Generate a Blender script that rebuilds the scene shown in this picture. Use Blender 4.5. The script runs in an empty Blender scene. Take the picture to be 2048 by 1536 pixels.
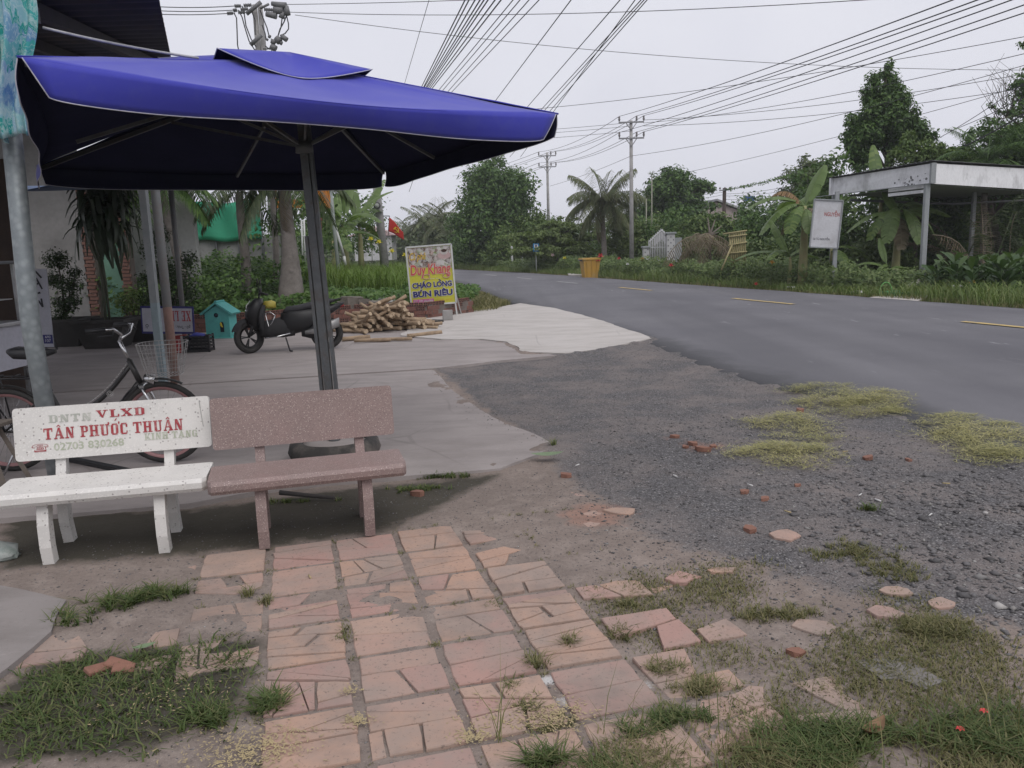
import bpy, math, random
import numpy as np
from mathutils import Matrix, Vector
PI = math.pi
R_ = math.radians
random.seed(7)
SC = bpy.context.scene
COL = SC.collection

# ------------------------------------------------------------------ camera
F_PX, EYE = 1596.0, 1.6
_d = np.array([1313.0 - 1024, -(10008.0 - 768), -F_PX]); _d /= np.linalg.norm(_d)
_up = -_d
_fw = np.array([0, 0, -1.0]); _fw = _fw - _up * _fw.dot(_up); _fw /= np.linalg.norm(_fw)
_rt = np.cross(_fw, _up)
RM = np.array([_rt, _fw, _up])
cam_d = bpy.data.cameras.new('camera')
cam_d.sensor_width = 36.0
cam_d.lens = F_PX / 2048 * 36
cam_d.clip_start = 0.05
cam_d.clip_end = 8000
cam = bpy.data.objects.new('camera', cam_d)
COL.objects.link(cam)
cm = Matrix([list(RM[0]) + [0], list(RM[1]) + [0], list(RM[2]) + [EYE], [0, 0, 0, 1]])
cam.matrix_world = cm
SC.camera = cam

# ------------------------------------------------------------------ sky, sun, exposure
SUN_EL, SUN_AZ = R_(56), R_(150)          # azimuth measured clockwise from +Y
w = bpy.data.worlds.new('World'); SC.world = w; w.use_nodes = True
nt = w.node_tree; nt.nodes.clear()
sky = nt.nodes.new('ShaderNodeTexSky'); sky.sky_type = 'NISHITA'; sky.sun_disc = False
sky.sun_elevation = SUN_EL; sky.sun_rotation = SUN_AZ
sky.air_density = 1.0; sky.dust_density = 6.0; sky.ozone_density = 1.0
hs = nt.nodes.new('ShaderNodeHueSaturation'); hs.inputs['Saturation'].default_value = 0.22
mx = nt.nodes.new('ShaderNodeMixRGB'); mx.inputs[0].default_value = 0.82
# soft overcast layer, evenly grey in every direction, with faint cloud mottling
tc = nt.nodes.new('ShaderNodeTexCoord')
nz = nt.nodes.new('ShaderNodeTexNoise'); nz.inputs['Scale'].default_value = 1.7; nz.inputs['Detail'].default_value = 5
cr = nt.nodes.new('ShaderNodeValToRGB')
cr.color_ramp.elements[0].position = 0.3; cr.color_ramp.elements[0].color = (7.6, 7.7, 8.8, 1)
cr.color_ramp.elements[1].position = 0.7; cr.color_ramp.elements[1].color = (9.5, 9.55, 10.3, 1)
bg = nt.nodes.new('ShaderNodeBackground'); bg.inputs['Strength'].default_value = 0.10
out = nt.nodes.new('ShaderNodeOutputWorld')
nt.links.new(sky.outputs[0], hs.inputs['Color'])
nt.links.new(tc.outputs['Generated'], nz.inputs['Vector'])
nt.links.new(nz.outputs[0], cr.inputs[0])
nt.links.new(hs.outputs[0], mx.inputs[1]); nt.links.new(cr.outputs[0], mx.inputs[2])
nt.links.new(mx.outputs[0], bg.inputs[0]); nt.links.new(bg.outputs[0], out.inputs[0])

sun_d = bpy.data.lights.new('sun', 'SUN'); sun_d.energy = 1.5; sun_d.angle = R_(50); sun_d.color = (1.0, 0.965, 0.93)
sun = bpy.data.objects.new('sun', sun_d); COL.objects.link(sun)
sd = Vector((math.sin(SUN_AZ) * math.cos(SUN_EL), math.cos(SUN_AZ) * math.cos(SUN_EL), math.sin(SUN_EL)))
sun.rotation_euler = sd.to_track_quat('Z', 'Y').to_euler()
SC.view_settings.view_transform = 'Standard'
SC.view_settings.look = 'None'
SC.view_settings.exposure = 0.0
SC.view_settings.gamma = 1.0
SC.view_settings.use_curve_mapping = False
SC.cycles.use_denoising = True
SC.cycles.max_bounces = 8
SC.cycles.transparent_max_bounces = 12
SC.cycles.volume_bounces = 0

# ------------------------------------------------------------------ helpers
def ray(u, v):
    return RM @ np.array([u - 1024.0, -(v - 768.0), -F_PX])
def gp(u, v, z=0.0):                      # photo pixel -> point on the level z
    r = ray(u, v); t = (z - EYE) / r[2]
    return Vector((r[0] * t, r[1] * t, z))
def at(u, v, Y):                          # photo pixel -> point at the distance Y
    r = ray(u, v); t = Y / r[1]
    return Vector((r[0] * t, Y, EYE + r[2] * t))

WM = {}
def wm(o):
    return WM.get(o.name, Matrix.Identity(4)) if o else Matrix.Identity(4)
def tag(o, label=None, cat=None, group=None, kind=None):
    if label: o['label'] = label
    if cat: o['category'] = cat
    if group: o['group'] = group
    if kind: o['kind'] = kind
    return o
def thing(name, label, cat, loc=(0, 0, 0), rz=0.0, group=None):
    o = bpy.data.objects.new(name, None); o.empty_display_size = 0.1
    COL.objects.link(o); o.location = loc; o.rotation_euler = (0, 0, rz)
    WM[o.name] = Matrix.Translation(Vector(loc)) @ Matrix.Rotation(rz, 4, 'Z')
    return tag(o, label, cat, group)
def link(name, me, parent=None, loc=None, rot=None, scale=None):
    o = bpy.data.objects.new(name, me); COL.objects.link(o)
    if parent: o.parent = parent
    if loc is not None: o.location = loc
    if rot is not None: o.rotation_euler = rot
    if scale is not None: o.scale = scale if hasattr(scale, '__len__') else (scale,) * 3
    l = Matrix.LocRotScale(o.location, o.rotation_euler, o.scale)
    WM[o.name] = wm(parent) @ l
    return o
def copy_tree(o, parent=None):
    c = o.copy(); COL.objects.link(c); c.parent = parent
    for ch in list(o.children):
        if ch.name in WM: copy_tree(ch, c)
    WM[c.name] = Matrix.Identity(4)
    return c
def np_mesh(name, V, F, mat=None, smooth=False):
    V = np.asarray(V, dtype=np.float32).reshape(-1, 3); F = np.asarray(F, dtype=np.int32)
    k = F.shape[1]
    me = bpy.data.meshes.new(name)
    me.vertices.add(len(V)); me.vertices.foreach_set('co', V.ravel())
    me.loops.add(F.size); me.loops.foreach_set('vertex_index', F.ravel())
    me.polygons.add(len(F))
    me.polygons.foreach_set('loop_start', np.arange(0, F.size, k, dtype=np.int32))
    me.polygons.foreach_set('loop_total', np.full(len(F), k, dtype=np.int32))
    me.update(calc_edges=True)
    if smooth: me.polygons.foreach_set('use_smooth', np.ones(len(F), dtype=bool))
    if mat: me.materials.append(mat)
    return me

class MB:
    """collects shapes; build() links them as one mesh object"""
    def __init__(s): s.v = []; s.f = []; s.sm = []
    def add(s, vs, fs, smooth=False):
        n = len(s.v); s.v += [Vector(p) for p in vs]; s.f += [tuple(i + n for i in f) for f in fs]
        s.sm += [smooth] * len(fs); return s
    def box(s, c, d, rot=None, bev=0.0):
        x, y, z = d[0] / 2, d[1] / 2, d[2] / 2
        M = rot if rot is not None else Matrix.Identity(3)
        c = Vector(c)
        if bev <= 0:
            P = [(-x, -y, -z), (x, -y, -z), (x, y, -z), (-x, y, -z), (-x, -y, z), (x, -y, z), (x, y, z), (-x, y, z)]
            Fs = [(0, 3, 2, 1), (4, 5, 6, 7), (0, 1, 5, 4), (1, 2, 6, 5), (2, 3, 7, 6), (3, 0, 4, 7)]
            return s.add([c + M @ Vector(p) for p in P], Fs)
        b = min(bev, x * .9, y * .9, z * .9)
        P = []; idx = {}
        for sx in (-1, 1):
            for sy in (-1, 1):
                for sz in (-1, 1):
                    for ax in range(3):
                        p = [sx * (x - b), sy * (y - b), sz * (z - b)]
                        p[ax] = (sx * x, sy * y, sz * z)[ax]
                        idx[(sx, sy, sz, ax)] = len(P); P.append(p)
        Fs = []
        for ax in range(3):
            o1, o2 = [a for a in range(3) if a != ax]
            for sg in (-1, 1):
                q = []
                for a, bb in ((-1, -1), (1, -1), (1, 1), (-1, 1)):
                    k = [0, 0, 0]; k[ax] = sg; k[o1] = a; k[o2] = bb; q.append(idx[(k[0], k[1], k[2], ax)])
                Fs.append(tuple(q))
        for ax in range(3):           # edges parallel to ax
            o1, o2 = [a for a in range(3) if a != ax]
            for s1 in (-1, 1):
                for s2 in (-1, 1):
                    q = []
                    for e, a in ((-1, o1), (1, o1), (1, o2), (-1, o2)):
                        k = [0, 0, 0]; k[ax] = e; k[o1] = s1; k[o2] = s2; q.append(idx[(k[0], k[1], k[2], a)])
                    Fs.append(tuple(q))
        for sx in (-1, 1):
            for sy in (-1, 1):
                for sz in (-1, 1):
                    Fs.append(tuple(idx[(sx, sy, sz, a)] for a in range(3)))
        return s.add([c + M @ Vector(p) for p in P], Fs)
    def tube(s, pts, r, n=8, cap=True, smooth=True):
        pts = [Vector(p) for p in pts]; m = len(pts)
        rr = r if hasattr(r, '__len__') else [r] * m
        vs = []; fs = []
        t0 = (pts[1] - pts[0]).normalized()
        nrm = t0.orthogonal().normalized()
        for i in range(m):
            t = (pts[min(i + 1, m - 1)] - pts[max(i - 1, 0)])
            t = t.normalized() if t.length > 1e-9 else t0
            nrm = (nrm - t * nrm.dot(t))
            nrm = nrm.normalized() if nrm.length > 1e-6 else t.orthogonal().normalized()
            bn = t.cross(nrm)
            for k in range(n):
                a = 2 * PI * k / n
                vs.append(pts[i] + (nrm * math.cos(a) + bn * math.sin(a)) * rr[i])
        for i in range(m - 1):
            for k in range(n):
                k2 = (k + 1) % n
                fs.append((i * n + k, i * n + k2, (i + 1) * n + k2, (i + 1) * n + k))
        s.add(vs, fs, smooth)
        if cap:
            n0 = len(s.v) - m * n
            s.f.append(tuple(n0 + k for k in reversed(range(n)))); s.sm.append(False)
            s.f.append(tuple(n0 + (m - 1) * n + k for k in range(n))); s.sm.append(False)
        return s
    def bar(s, a, b, w_, h_, up=(0, 0, 1)):
        a = Vector(a); b = Vector(b); d = b - a; L = d.length; d.normalize()
        up = Vector(up); x = d.cross(up)
        x = x.normalized() if x.length > 1e-6 else d.orthogonal().normalized()
        z = x.cross(d)
        M = Matrix((x, d, z)).transposed()
        return s.box((a + b) / 2, (w_, L, h_), M)
    def lathe(s, prof, n=24, c=(0, 0, 0), M=None, smooth=True):
        M = M if M is not None else Matrix.Identity(3); c = Vector(c)
        vs = []; fs = []
        for r, z in prof:
            for k in range(n):
                a = 2 * PI * k / n
                vs.append(c + M @ Vector((r * math.cos(a), r * math.sin(a), z)))
        for i in range(len(prof) - 1):
            for k in range(n):
                k2 = (k + 1) % n
                fs.append((i * n + k, i * n + k2, (i + 1) * n + k2, (i + 1) * n + k))
        return s.add(vs, fs, smooth)
    def prism(s, poly, z0, z1, M=None, c=(0, 0, 0)):
        """polygon in xy, extruded z0..z1 (counter-clockwise)"""
        M = M if M is not None else Matrix.Identity(3); c = Vector(c); n = len(poly)
        vs = [c + M @ Vector((p[0], p[1], z0)) for p in poly] + [c + M @ Vector((p[0], p[1], z1)) for p in poly]
        fs = [tuple(reversed(range(n))), tuple(range(n, 2 * n))] + [(k, (k + 1) % n, n + (k + 1) % n, n + k) for k in range(n)]
        return s.add(vs, fs)
    def loft(s, secs, n=14, p=2.6, cap=True):
        """secs: (centre, half_a, half_b, axis_a, axis_b)"""
        vs = []; fs = []
        for c, a, b, A, B in secs:
            c = Vector(c); A = Vector(A); B = Vector(B)
            for k in range(n):
                t = 2 * PI * k / n; ct, st = math.cos(t), math.sin(t)
                x = a * math.copysign(abs(ct) ** (2 / p), ct); y = b * math.copysign(abs(st) ** (2 / p), st)
                vs.append(c + A * x + B * y)
        m = len(secs)
        for i in range(m - 1):
            for k in range(n):
                k2 = (k + 1) % n
                fs.append((i * n + k, i * n + k2, (i + 1) * n + k2, (i + 1) * n + k))
        s.add(vs, fs, True)
        if cap:
            n0 = len(s.v) - m * n
            s.f.append(tuple(n0 + k for k in reversed(range(n)))); s.sm.append(False)
            s.f.append(tuple(n0 + (m - 1) * n + k for k in range(n))); s.sm.append(False)
        return s
    def grid(s, fn, nu, nv, smooth=True):
        vs = [fn(i / nu, j / nv) for j in range(nv + 1) for i in range(nu + 1)]
        fs = [(j * (nu + 1) + i, j * (nu + 1) + i + 1, (j + 1) * (nu + 1) + i + 1, (j + 1) * (nu + 1) + i) for j in range(nv) for i in range(nu)]
        return s.add(vs, fs, smooth)
    def mesh(s, name, mat=None, inv=None):
        vs = s.v if inv is None else [inv @ v for v in s.v]
        me = bpy.data.meshes.new(name); me.from_pydata([tuple(v) for v in vs], [], s.f)
        me.polygons.foreach_set('use_smooth', s.sm)
        if mat: me.materials.append(mat)
        me.update(); return me
    def build(s, name, mat, parent=None, world=False):
        """local to the parent unless world=True"""
        inv = wm(parent).inverted() if (world and parent) else None
        return link(name, s.mesh(name, mat, inv), parent)

def solo(name, mb, mat, label, cat, group=None, kind=None, loc=(0, 0, 0), rz=0.0):
    o = link(name, mb.mesh(name, mat), None, loc, (0, 0, rz))
    return tag(o, label, cat, group, kind)

# ------------------------------------------------------------------ materials
def C4(c): return (c[0], c[1], c[2], 1)
class NT:
    def __init__(s, name):
        s.m = bpy.data.materials.new(name); s.m.use_nodes = True; s.t = s.m.node_tree; s.t.nodes.clear()
        s.o = s.n('ShaderNodeOutputMaterial'); s.b = s.n('ShaderNodeBsdfPrincipled')
        s.l(s.b.outputs[0], s.o.inputs[0]); s._c = None
    def n(s, t, **k):
        x = s.t.nodes.new(t)
        for a, b in k.items(): setattr(x, a, b)
        return x
    def l(s, a, b): s.t.links.new(a, b)
    def co(s):
        if s._c is None: s._c = s.n('ShaderNodeTexCoord')
        return s._c.outputs['Object']
    def geo(s): return s.n('ShaderNodeNewGeometry')
    def wpos(s): return s.geo().outputs['Position']
    def noise(s, scale, detail=4, rough=.55, vec=None, dist=0.0):
        x = s.n('ShaderNodeTexNoise'); x.inputs['Scale'].default_value = scale; x.inputs['Detail'].default_value = detail
        x.inputs['Roughness'].default_value = rough; x.inputs['Distortion'].default_value = dist
        s.l(vec if vec is not None else s.co(), x.inputs['Vector']); return x.outputs[0]
    def voro(s, scale, feature='F1', vec=None, outp='Distance', rnd=1.0):
        x = s.n('ShaderNodeTexVoronoi'); x.feature = feature; x.inputs['Scale'].default_value = scale
        x.inputs['Randomness'].default_value = rnd
        s.l(vec if vec is not None else s.co(), x.inputs['Vector']); return x.outputs[outp]
    def ramp(s, fac, stops, interp='LINEAR'):
        x = s.n('ShaderNodeValToRGB'); x.color_ramp.interpolation = interp
        e = x.color_ramp.elements
        while len(e) < len(stops): e.new(0.5)
        for i, (p, c) in enumerate(stops):
            e[i].position = p; e[i].color = C4(c) if hasattr(c, '__len__') else (c, c, c, 1)
        s.l(fac, x.inputs[0]); return x.outputs[0]
    def mix(s, fac, a, b, mode='MIX'):
        x = s.n('ShaderNodeMixRGB', blend_type=mode)
        for i, q in ((0, fac), (1, a), (2, b)):
            if isinstance(q, (int, float)): x.inputs[i].default_value = q if i == 0 else (q, q, q, 1)
            elif isinstance(q, tuple): x.inputs[i].default_value = C4(q)
            else: s.l(q, x.inputs[i])
        return x.outputs[0]
    def math(s, op, a, b=0.0, clamp=False):
        x = s.n('ShaderNodeMath', operation=op, use_clamp=clamp)
        for i, q in ((0, a), (1, b)):
            if isinstance(q, (int, float)): x.inputs[i].default_value = q
            else: s.l(q, x.inputs[i])
        return x.outputs[0]
    def attr(s, name):
        x = s.n('ShaderNodeAttribute', attribute_name=name); return x.outputs['Fac']
    def bump(s, h, strength=.3, dist=.01):
        x = s.n('ShaderNodeBump'); x.inputs['Strength'].default_value = strength; x.inputs['Distance'].default_value = dist
        s.l(h, x.inputs['Height']); s.l(x.outputs[0], s.b.inputs['Normal'])
    def set(s, color=None, rough=.7, metal=0.0, spec=.5):
        if color is not None:
            if isinstance(color, tuple): s.b.inputs['Base Color'].default_value = C4(color)
            else: s.l(color, s.b.inputs['Base Color'])
        if isinstance(rough, (int, float)): s.b.inputs['Roughness'].default_value = rough
        else: s.l(rough, s.b.inputs['Roughness'])
        s.b.inputs['Metallic'].default_value = metal
        s.b.inputs['Specular IOR Level'].default_value = spec
        return s
MATS = {}
def M(name, c1, c2=None, scale=6.0, rough=.7, metal=0.0, bump=0.0, bscale=40.0, spec=.4, grime=None, gscale=3.0, detail=5):
    """general two-tone worn material, optional grime colour in patches"""
    if name in MATS: return MATS[name]
    k = NT(name)
    c2 = c2 or tuple(x * .78 for x in c1)
    col = k.mix(k.ramp(k.noise(scale, detail), [(.35, 0.0), (.68, 1.0)]), c1, c2)
    col = k.mix(k.math('MULTIPLY', k.ramp(k.noise(scale * 9, 3), [(.4, 0.0), (.75, 1.0)]), .35), col, tuple(x * .7 for x in c2))
    if grime: col = k.mix(k.ramp(k.noise(gscale, 6, .65), [(.5, 0.0), (.72, .85)]), col, grime)
    k.set(col, rough, metal, spec)
    if bump: k.bump(k.noise(bscale, 4), bump, .01)
    MATS[name] = k.m; return k.m
def LEAF(name, cols, rough=.5, transl=.25, spec=.3):
    """foliage: every leaf its own tone"""
    if name in MATS: return MATS[name]
    k = NT(name); g = k.geo()
    st = [(i / (len(cols) - 1), c) for i, c in enumerate(cols)]
    col = k.ramp(g.outputs['Random Per Island'], st)
    col = k.mix(k.ramp(k.noise(.9, 3), [(.3, 0.0), (.7, .6)]), col, k.mix(1.0, col, (.55, .6, .5), 'MULTIPLY'))
    k.set(col, rough, 0, spec)
    tr = k.n('ShaderNodeBsdfTranslucent'); k.l(k.mix(1.0, col, (.9, 1.0, .5), 'MULTIPLY'), tr.inputs[0])
    ms = k.n('ShaderNodeMixShader'); ms.inputs[0].default_value = transl
    k.l(k.b.outputs[0], ms.inputs[1]); k.l(tr.outputs[0], ms.inputs[2]); k.l(ms.outputs[0], k.o.inputs[0])
    MATS[name] = k.m; return k.m

# ------------------------------------------------------------------ numpy noise + scatter
def vnoise(x, y, seed=0):
    x = np.asarray(x, float); y = np.asarray(y, float)
    xi = np.floor(x).astype(int); yi = np.floor(y).astype(int); fx = x - xi; fy = y - yi
    def h(a, b):
        n = (a * 374761393 + b * 668265263 + seed * 982451653) & 0x7fffffff
        n = (n ^ (n >> 13)) * 1274126177 & 0x7fffffff
        return ((n ^ (n >> 16)) & 0xffff) / 65535.0
    u = fx * fx * (3 - 2 * fx); v = fy * fy * (3 - 2 * fy)
    return (h(xi, yi) * (1 - u) + h(xi + 1, yi) * u) * (1 - v) + (h(xi, yi + 1) * (1 - u) + h(xi + 1, yi + 1) * u) * v
def fbm(x, y, sc=1.0, oct=4, seed=0):
    t = 0; a = .5; n = 0
    for i in range(oct):
        t = t + a * vnoise(np.asarray(x) * sc, np.asarray(y) * sc, seed + i * 17); n += a; a *= .5; sc *= 2.03
    return t / n
def in_poly(x, y, poly):
    x = np.asarray(x); y = np.asarray(y); r = np.zeros(x.shape, bool); n = len(poly)
    for i in range(n):
        x1, y1 = poly[i]; x2, y2 = poly[(i + 1) % n]
        if y1 == y2: continue
        c = ((y1 > y) != (y2 > y)) & (x < (x2 - x1) * (y - y1) / (y2 - y1) + x1)
        r ^= c
    return r
def poly_dist(x, y, poly):
    """signed distance, positive inside"""
    d = np.full(np.asarray(x).shape, 1e9); n = len(poly)
    for i in range(n):
        x1, y1 = poly[i]; x2, y2 = poly[(i + 1) % n]
        dx, dy = x2 - x1, y2 - y1; L = dx * dx + dy * dy + 1e-12
        t = np.clip(((x - x1) * dx + (y - y1) * dy) / L, 0, 1)
        d = np.minimum(d, np.hypot(x - x1 - t * dx, y - y1 - t * dy))
    return np.where(in_poly(x, y, poly), d, -d)
def ss(a, b, x): t = np.clip((x - a) / (b - a), 0, 1); return t * t * (3 - 2 * t)
RNG = np.random.default_rng(11)
def rough_poly(pts, step=.25, amp=.05, seed=1):
    o = []
    n = len(pts)
    for i in range(n):
        a = np.array(pts[i][:2], float); b = np.array(pts[(i + 1) % n][:2], float); L = np.linalg.norm(b - a)
        k = max(1, min(60, int(L / step)))
        nn = np.array([-(b - a)[1], (b - a)[0]]) / (L + 1e-9)
        for j in range(k):
            p = a + (b - a) * j / k
            o.append(tuple(p + nn * amp * 2 * (float(fbm(p[0] * 2.3, p[1] * 2.3, 1, 3, seed)) - .5)))
    return o
def blades(P, h, wd, lean, seed=0, bend=.6, flat=0.0):
    """grass: P (n,3) roots; two-segment blades, 5 verts / quad + tri folded into two quads"""
    r = np.random.default_rng(seed); n = len(P)
    a = r.uniform(0, 2 * PI, n); d = np.stack([np.cos(a), np.sin(a), np.zeros(n)], 1)
    sd_ = np.stack([-np.sin(a), np.cos(a), np.zeros(n)], 1)
    hh = h * r.uniform(.55, 1.25, n)[:, None]; ww = wd * r.uniform(.7, 1.3, n)[:, None]
    ln = (lean * r.uniform(.3, 1.5, n))[:, None]
    up = np.array([0, 0, 1.0])
    m = P + up * hh * .55 * (1 - flat) + d * hh * ln * .4
    t = P + up * hh * (1 - flat) * (1 - .25 * bend) + d * hh * ln * (1 + bend * .5)
    V = np.stack([P - sd_ * ww / 2, P + sd_ * ww / 2, m + sd_ * ww * .42, m - sd_ * ww * .42, t + sd_ * ww * .06, t - sd_ * ww * .06], 1).reshape(-1, 3)
    b = (np.arange(n) * 6)[:, None]
    F = np.concatenate([b + np.array([[0, 1, 2, 3]]), b + np.array([[3, 2, 4, 5]])], 0)
    return V, F
def leafcards(P, N, size, seed=0, aspect=.5, fold=.25):
    """P positions, N preferred normals; one folded leaf (2 quads) each"""
    r = np.random.default_rng(seed); n = len(P)
    N = N + r.normal(0, .45, (n, 3)); N /= np.linalg.norm(N, axis=1)[:, None] + 1e-9
    a = r.normal(0, 1, (n, 3)); a[:, 2] -= .3
    D_ = a - N * (a * N).sum(1)[:, None]; D_ /= np.linalg.norm(D_, axis=1)[:, None] + 1e-9
    S = np.cross(N, D_)
    L = (size * r.uniform(.6, 1.35, n))[:, None]; W = L * aspect
    base = P - D_ * L * .5; tip = P + D_ * L * .5 - np.array([0, 0, 1.0]) * L * .12
    mid = P + N * L * .0
    V = np.stack([base, mid + S * W * .5 + N * L * fold * .3, tip, mid - S * W * .5 + N * L * fold * .3], 1).reshape(-1, 3)
    b = (np.arange(n) * 4)[:, None]
    F = np.concatenate([b + np.array([[0, 1, 2]]), b + np.array([[0, 2, 3]])], 0)
    return V, F
def crown_points(clusters, n, seed=0, squash=.8):
    r = np.random.default_rng(seed)
    c = np.array([list(k[0]) for k in clusters]); rad = np.array([k[1] for k in clusters])
    p = rad ** 2 / (rad ** 2).sum()
    i = r.choice(len(c), n, p=p)
    d = r.normal(0, 1, (n, 3)); d /= np.linalg.norm(d, axis=1)[:, None]
    q = r.uniform(0, 1, n) ** .45 * r.uniform(.75, 1.32, n)
    off = d * (q * rad[i])[:, None]; off[:, 2] *= squash
    N = d * .7 + np.array([0, 0, .55])
    return c[i] + off, N
# ================================================================== the setting
def px(lst, z=0.0): return [tuple(gp(u, v, z)[:2]) for u, v in lst]
BA_A = np.array([-.263, .965]); BA_B = np.array([.965, .263])
def ba(b, a): return (b * BA_B[0] + a * BA_A[0], b * BA_B[1] + a * BA_A[1])

def sheet(name, pts, z, thick, mat, parent=None, step=.25, amp=.04, seed=1):
    p = rough_poly(pts, step, amp, seed)
    import bmesh
    bm = bmesh.new()
    top = [bm.verts.new((x, y, z)) for x, y in p]
    f = bm.faces.new(top)
    if f.normal.z < 0 or sum(p[i][0] * p[(i + 1) % len(p)][1] - p[(i + 1) % len(p)][0] * p[i][1] for i in range(len(p))) < 0: f.normal_flip()
    bot = [bm.verts.new((x, y, z - thick)) for x, y in p]
    n = len(p)
    for i in range(n): bm.faces.new((top[i], bot[i], bot[(i + 1) % n], top[(i + 1) % n]))
    bmesh.ops.triangulate(bm, faces=[f])
    bmesh.ops.recalc_face_normals(bm, faces=bm.faces)
    me = bpy.data.meshes.new(name); bm.to_mesh(me); bm.free(); me.materials.append(mat)
    return link(name, me, parent)

# ---- materials of the ground
def mat_asphalt():
    k = NT('asphalt'); p = k.wpos()
    c = k.mix(k.ramp(k.noise(.35, 5, .6, p), [(.35, 0.0), (.62, 1.0)]), (.122, .119, .134), (.178, .174, .187))
    # long wheel tracks along the road
    mp = k.n('ShaderNodeMapping'); k.l(p, mp.inputs[0]); mp.inputs['Rotation'].default_value = (0, 0, -.28); mp.inputs['Scale'].default_value = (1, .05, 1)
    c = k.mix(k.math('MULTIPLY', k.ramp(k.noise(.9, 3, .5, mp.outputs[0]), [(.4, 0.0), (.65, 1.0)]), .6), c, (.092, .09, .10))
    c = k.mix(k.ramp(k.noise(260, 2, .7, p), [(.35, .6), (.7, 0.0)]), c, (.06, .06, .068))
    c = k.mix(k.ramp(k.noise(190, 2, .6, p), [(.66, 0.0), (.74, .6)]), c, (.30, .30, .31))
    # pale scuffs and ghost paint
    mp2 = k.n('ShaderNodeMapping'); k.l(p, mp2.inputs[0]); mp2.inputs['Rotation'].default_value = (0, 0, -.28); mp2.inputs['Scale'].default_value = (1, .22, 1)
    sc = k.math('MULTIPLY', k.ramp(k.noise(5.0, 4, .6, mp2.outputs[0]), [(.66, 0.0), (.72, 1.0)]), k.ramp(k.noise(.22, 2, .5, p), [(.45, 0.0), (.6, 1.0)]))
    c = k.mix(k.math('MULTIPLY', sc, .55), c, (.36, .36, .37))
    e = k.attr('edge')
    c = k.mix(k.math('MULTIPLY', k.ramp(k.math('ADD', e, k.math('MULTIPLY', k.math('SUBTRACT', k.noise(3, 4, .6, p), .5), .7)), [(.3, 0.0), (.75, 1.0)]), .75), c, (.052, .052, .056))
    k.set(c, .8, 0, .35); k.bump(k.noise(220, 3, .7, p), .5, .004); return k.m
def mat_concrete(name, c1, c2, stain, dark=.5):
    k = NT(name); p = k.wpos()
    c = k.mix(k.ramp(k.noise(.8, 6, .62, p), [(.3, 0.0), (.7, 1.0)]), c1, c2)
    mp = k.n('ShaderNodeMapping'); k.l(p, mp.inputs[0]); mp.inputs['Rotation'].default_value = (0, 0, -.16); mp.inputs['Scale'].default_value = (.55, 1.5, 1)
    c = k.mix(k.math('MULTIPLY', k.ramp(k.noise(2.2, 6, .68, mp.outputs[0]), [(.44, 0.0), (.7, 1.0)]), dark), c, stain)
    c = k.mix(k.ramp(k.noise(90, 2, .6, p), [(.62, 0.0), (.75, .45)]), c, tuple(x * .5 for x in c1))
    c = k.mix(k.ramp(k.noise(14, 4, .7, p), [(.6, 0.0), (.8, .35)]), c, tuple(min(1, x * 1.3) for x in c1))
    # hairline cracks
    v = k.n('ShaderNodeTexVoronoi'); v.feature = 'DISTANCE_TO_EDGE'; v.inputs['Scale'].default_value = .55
    wv = k.mix(.25, p, k.n('ShaderNodeTexNoise').outputs[1], 'ADD'); k.l(wv, v.inputs['Vector'])
    cr_ = k.math('MULTIPLY', k.ramp(v.outputs['Distance'], [(.002, 1.0), (.008, 0.0)]), k.ramp(k.noise(.6, 2, .5, p), [(.5, 0.0), (.58, 1.0)]))
    c = k.mix(k.math('MULTIPLY', cr_, .3), c, tuple(x * .35 for x in c1))
    k.set(c, .85, 0, .3); k.bump(k.noise(70, 5, .65, p), .25, .004); return k.m
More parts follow.
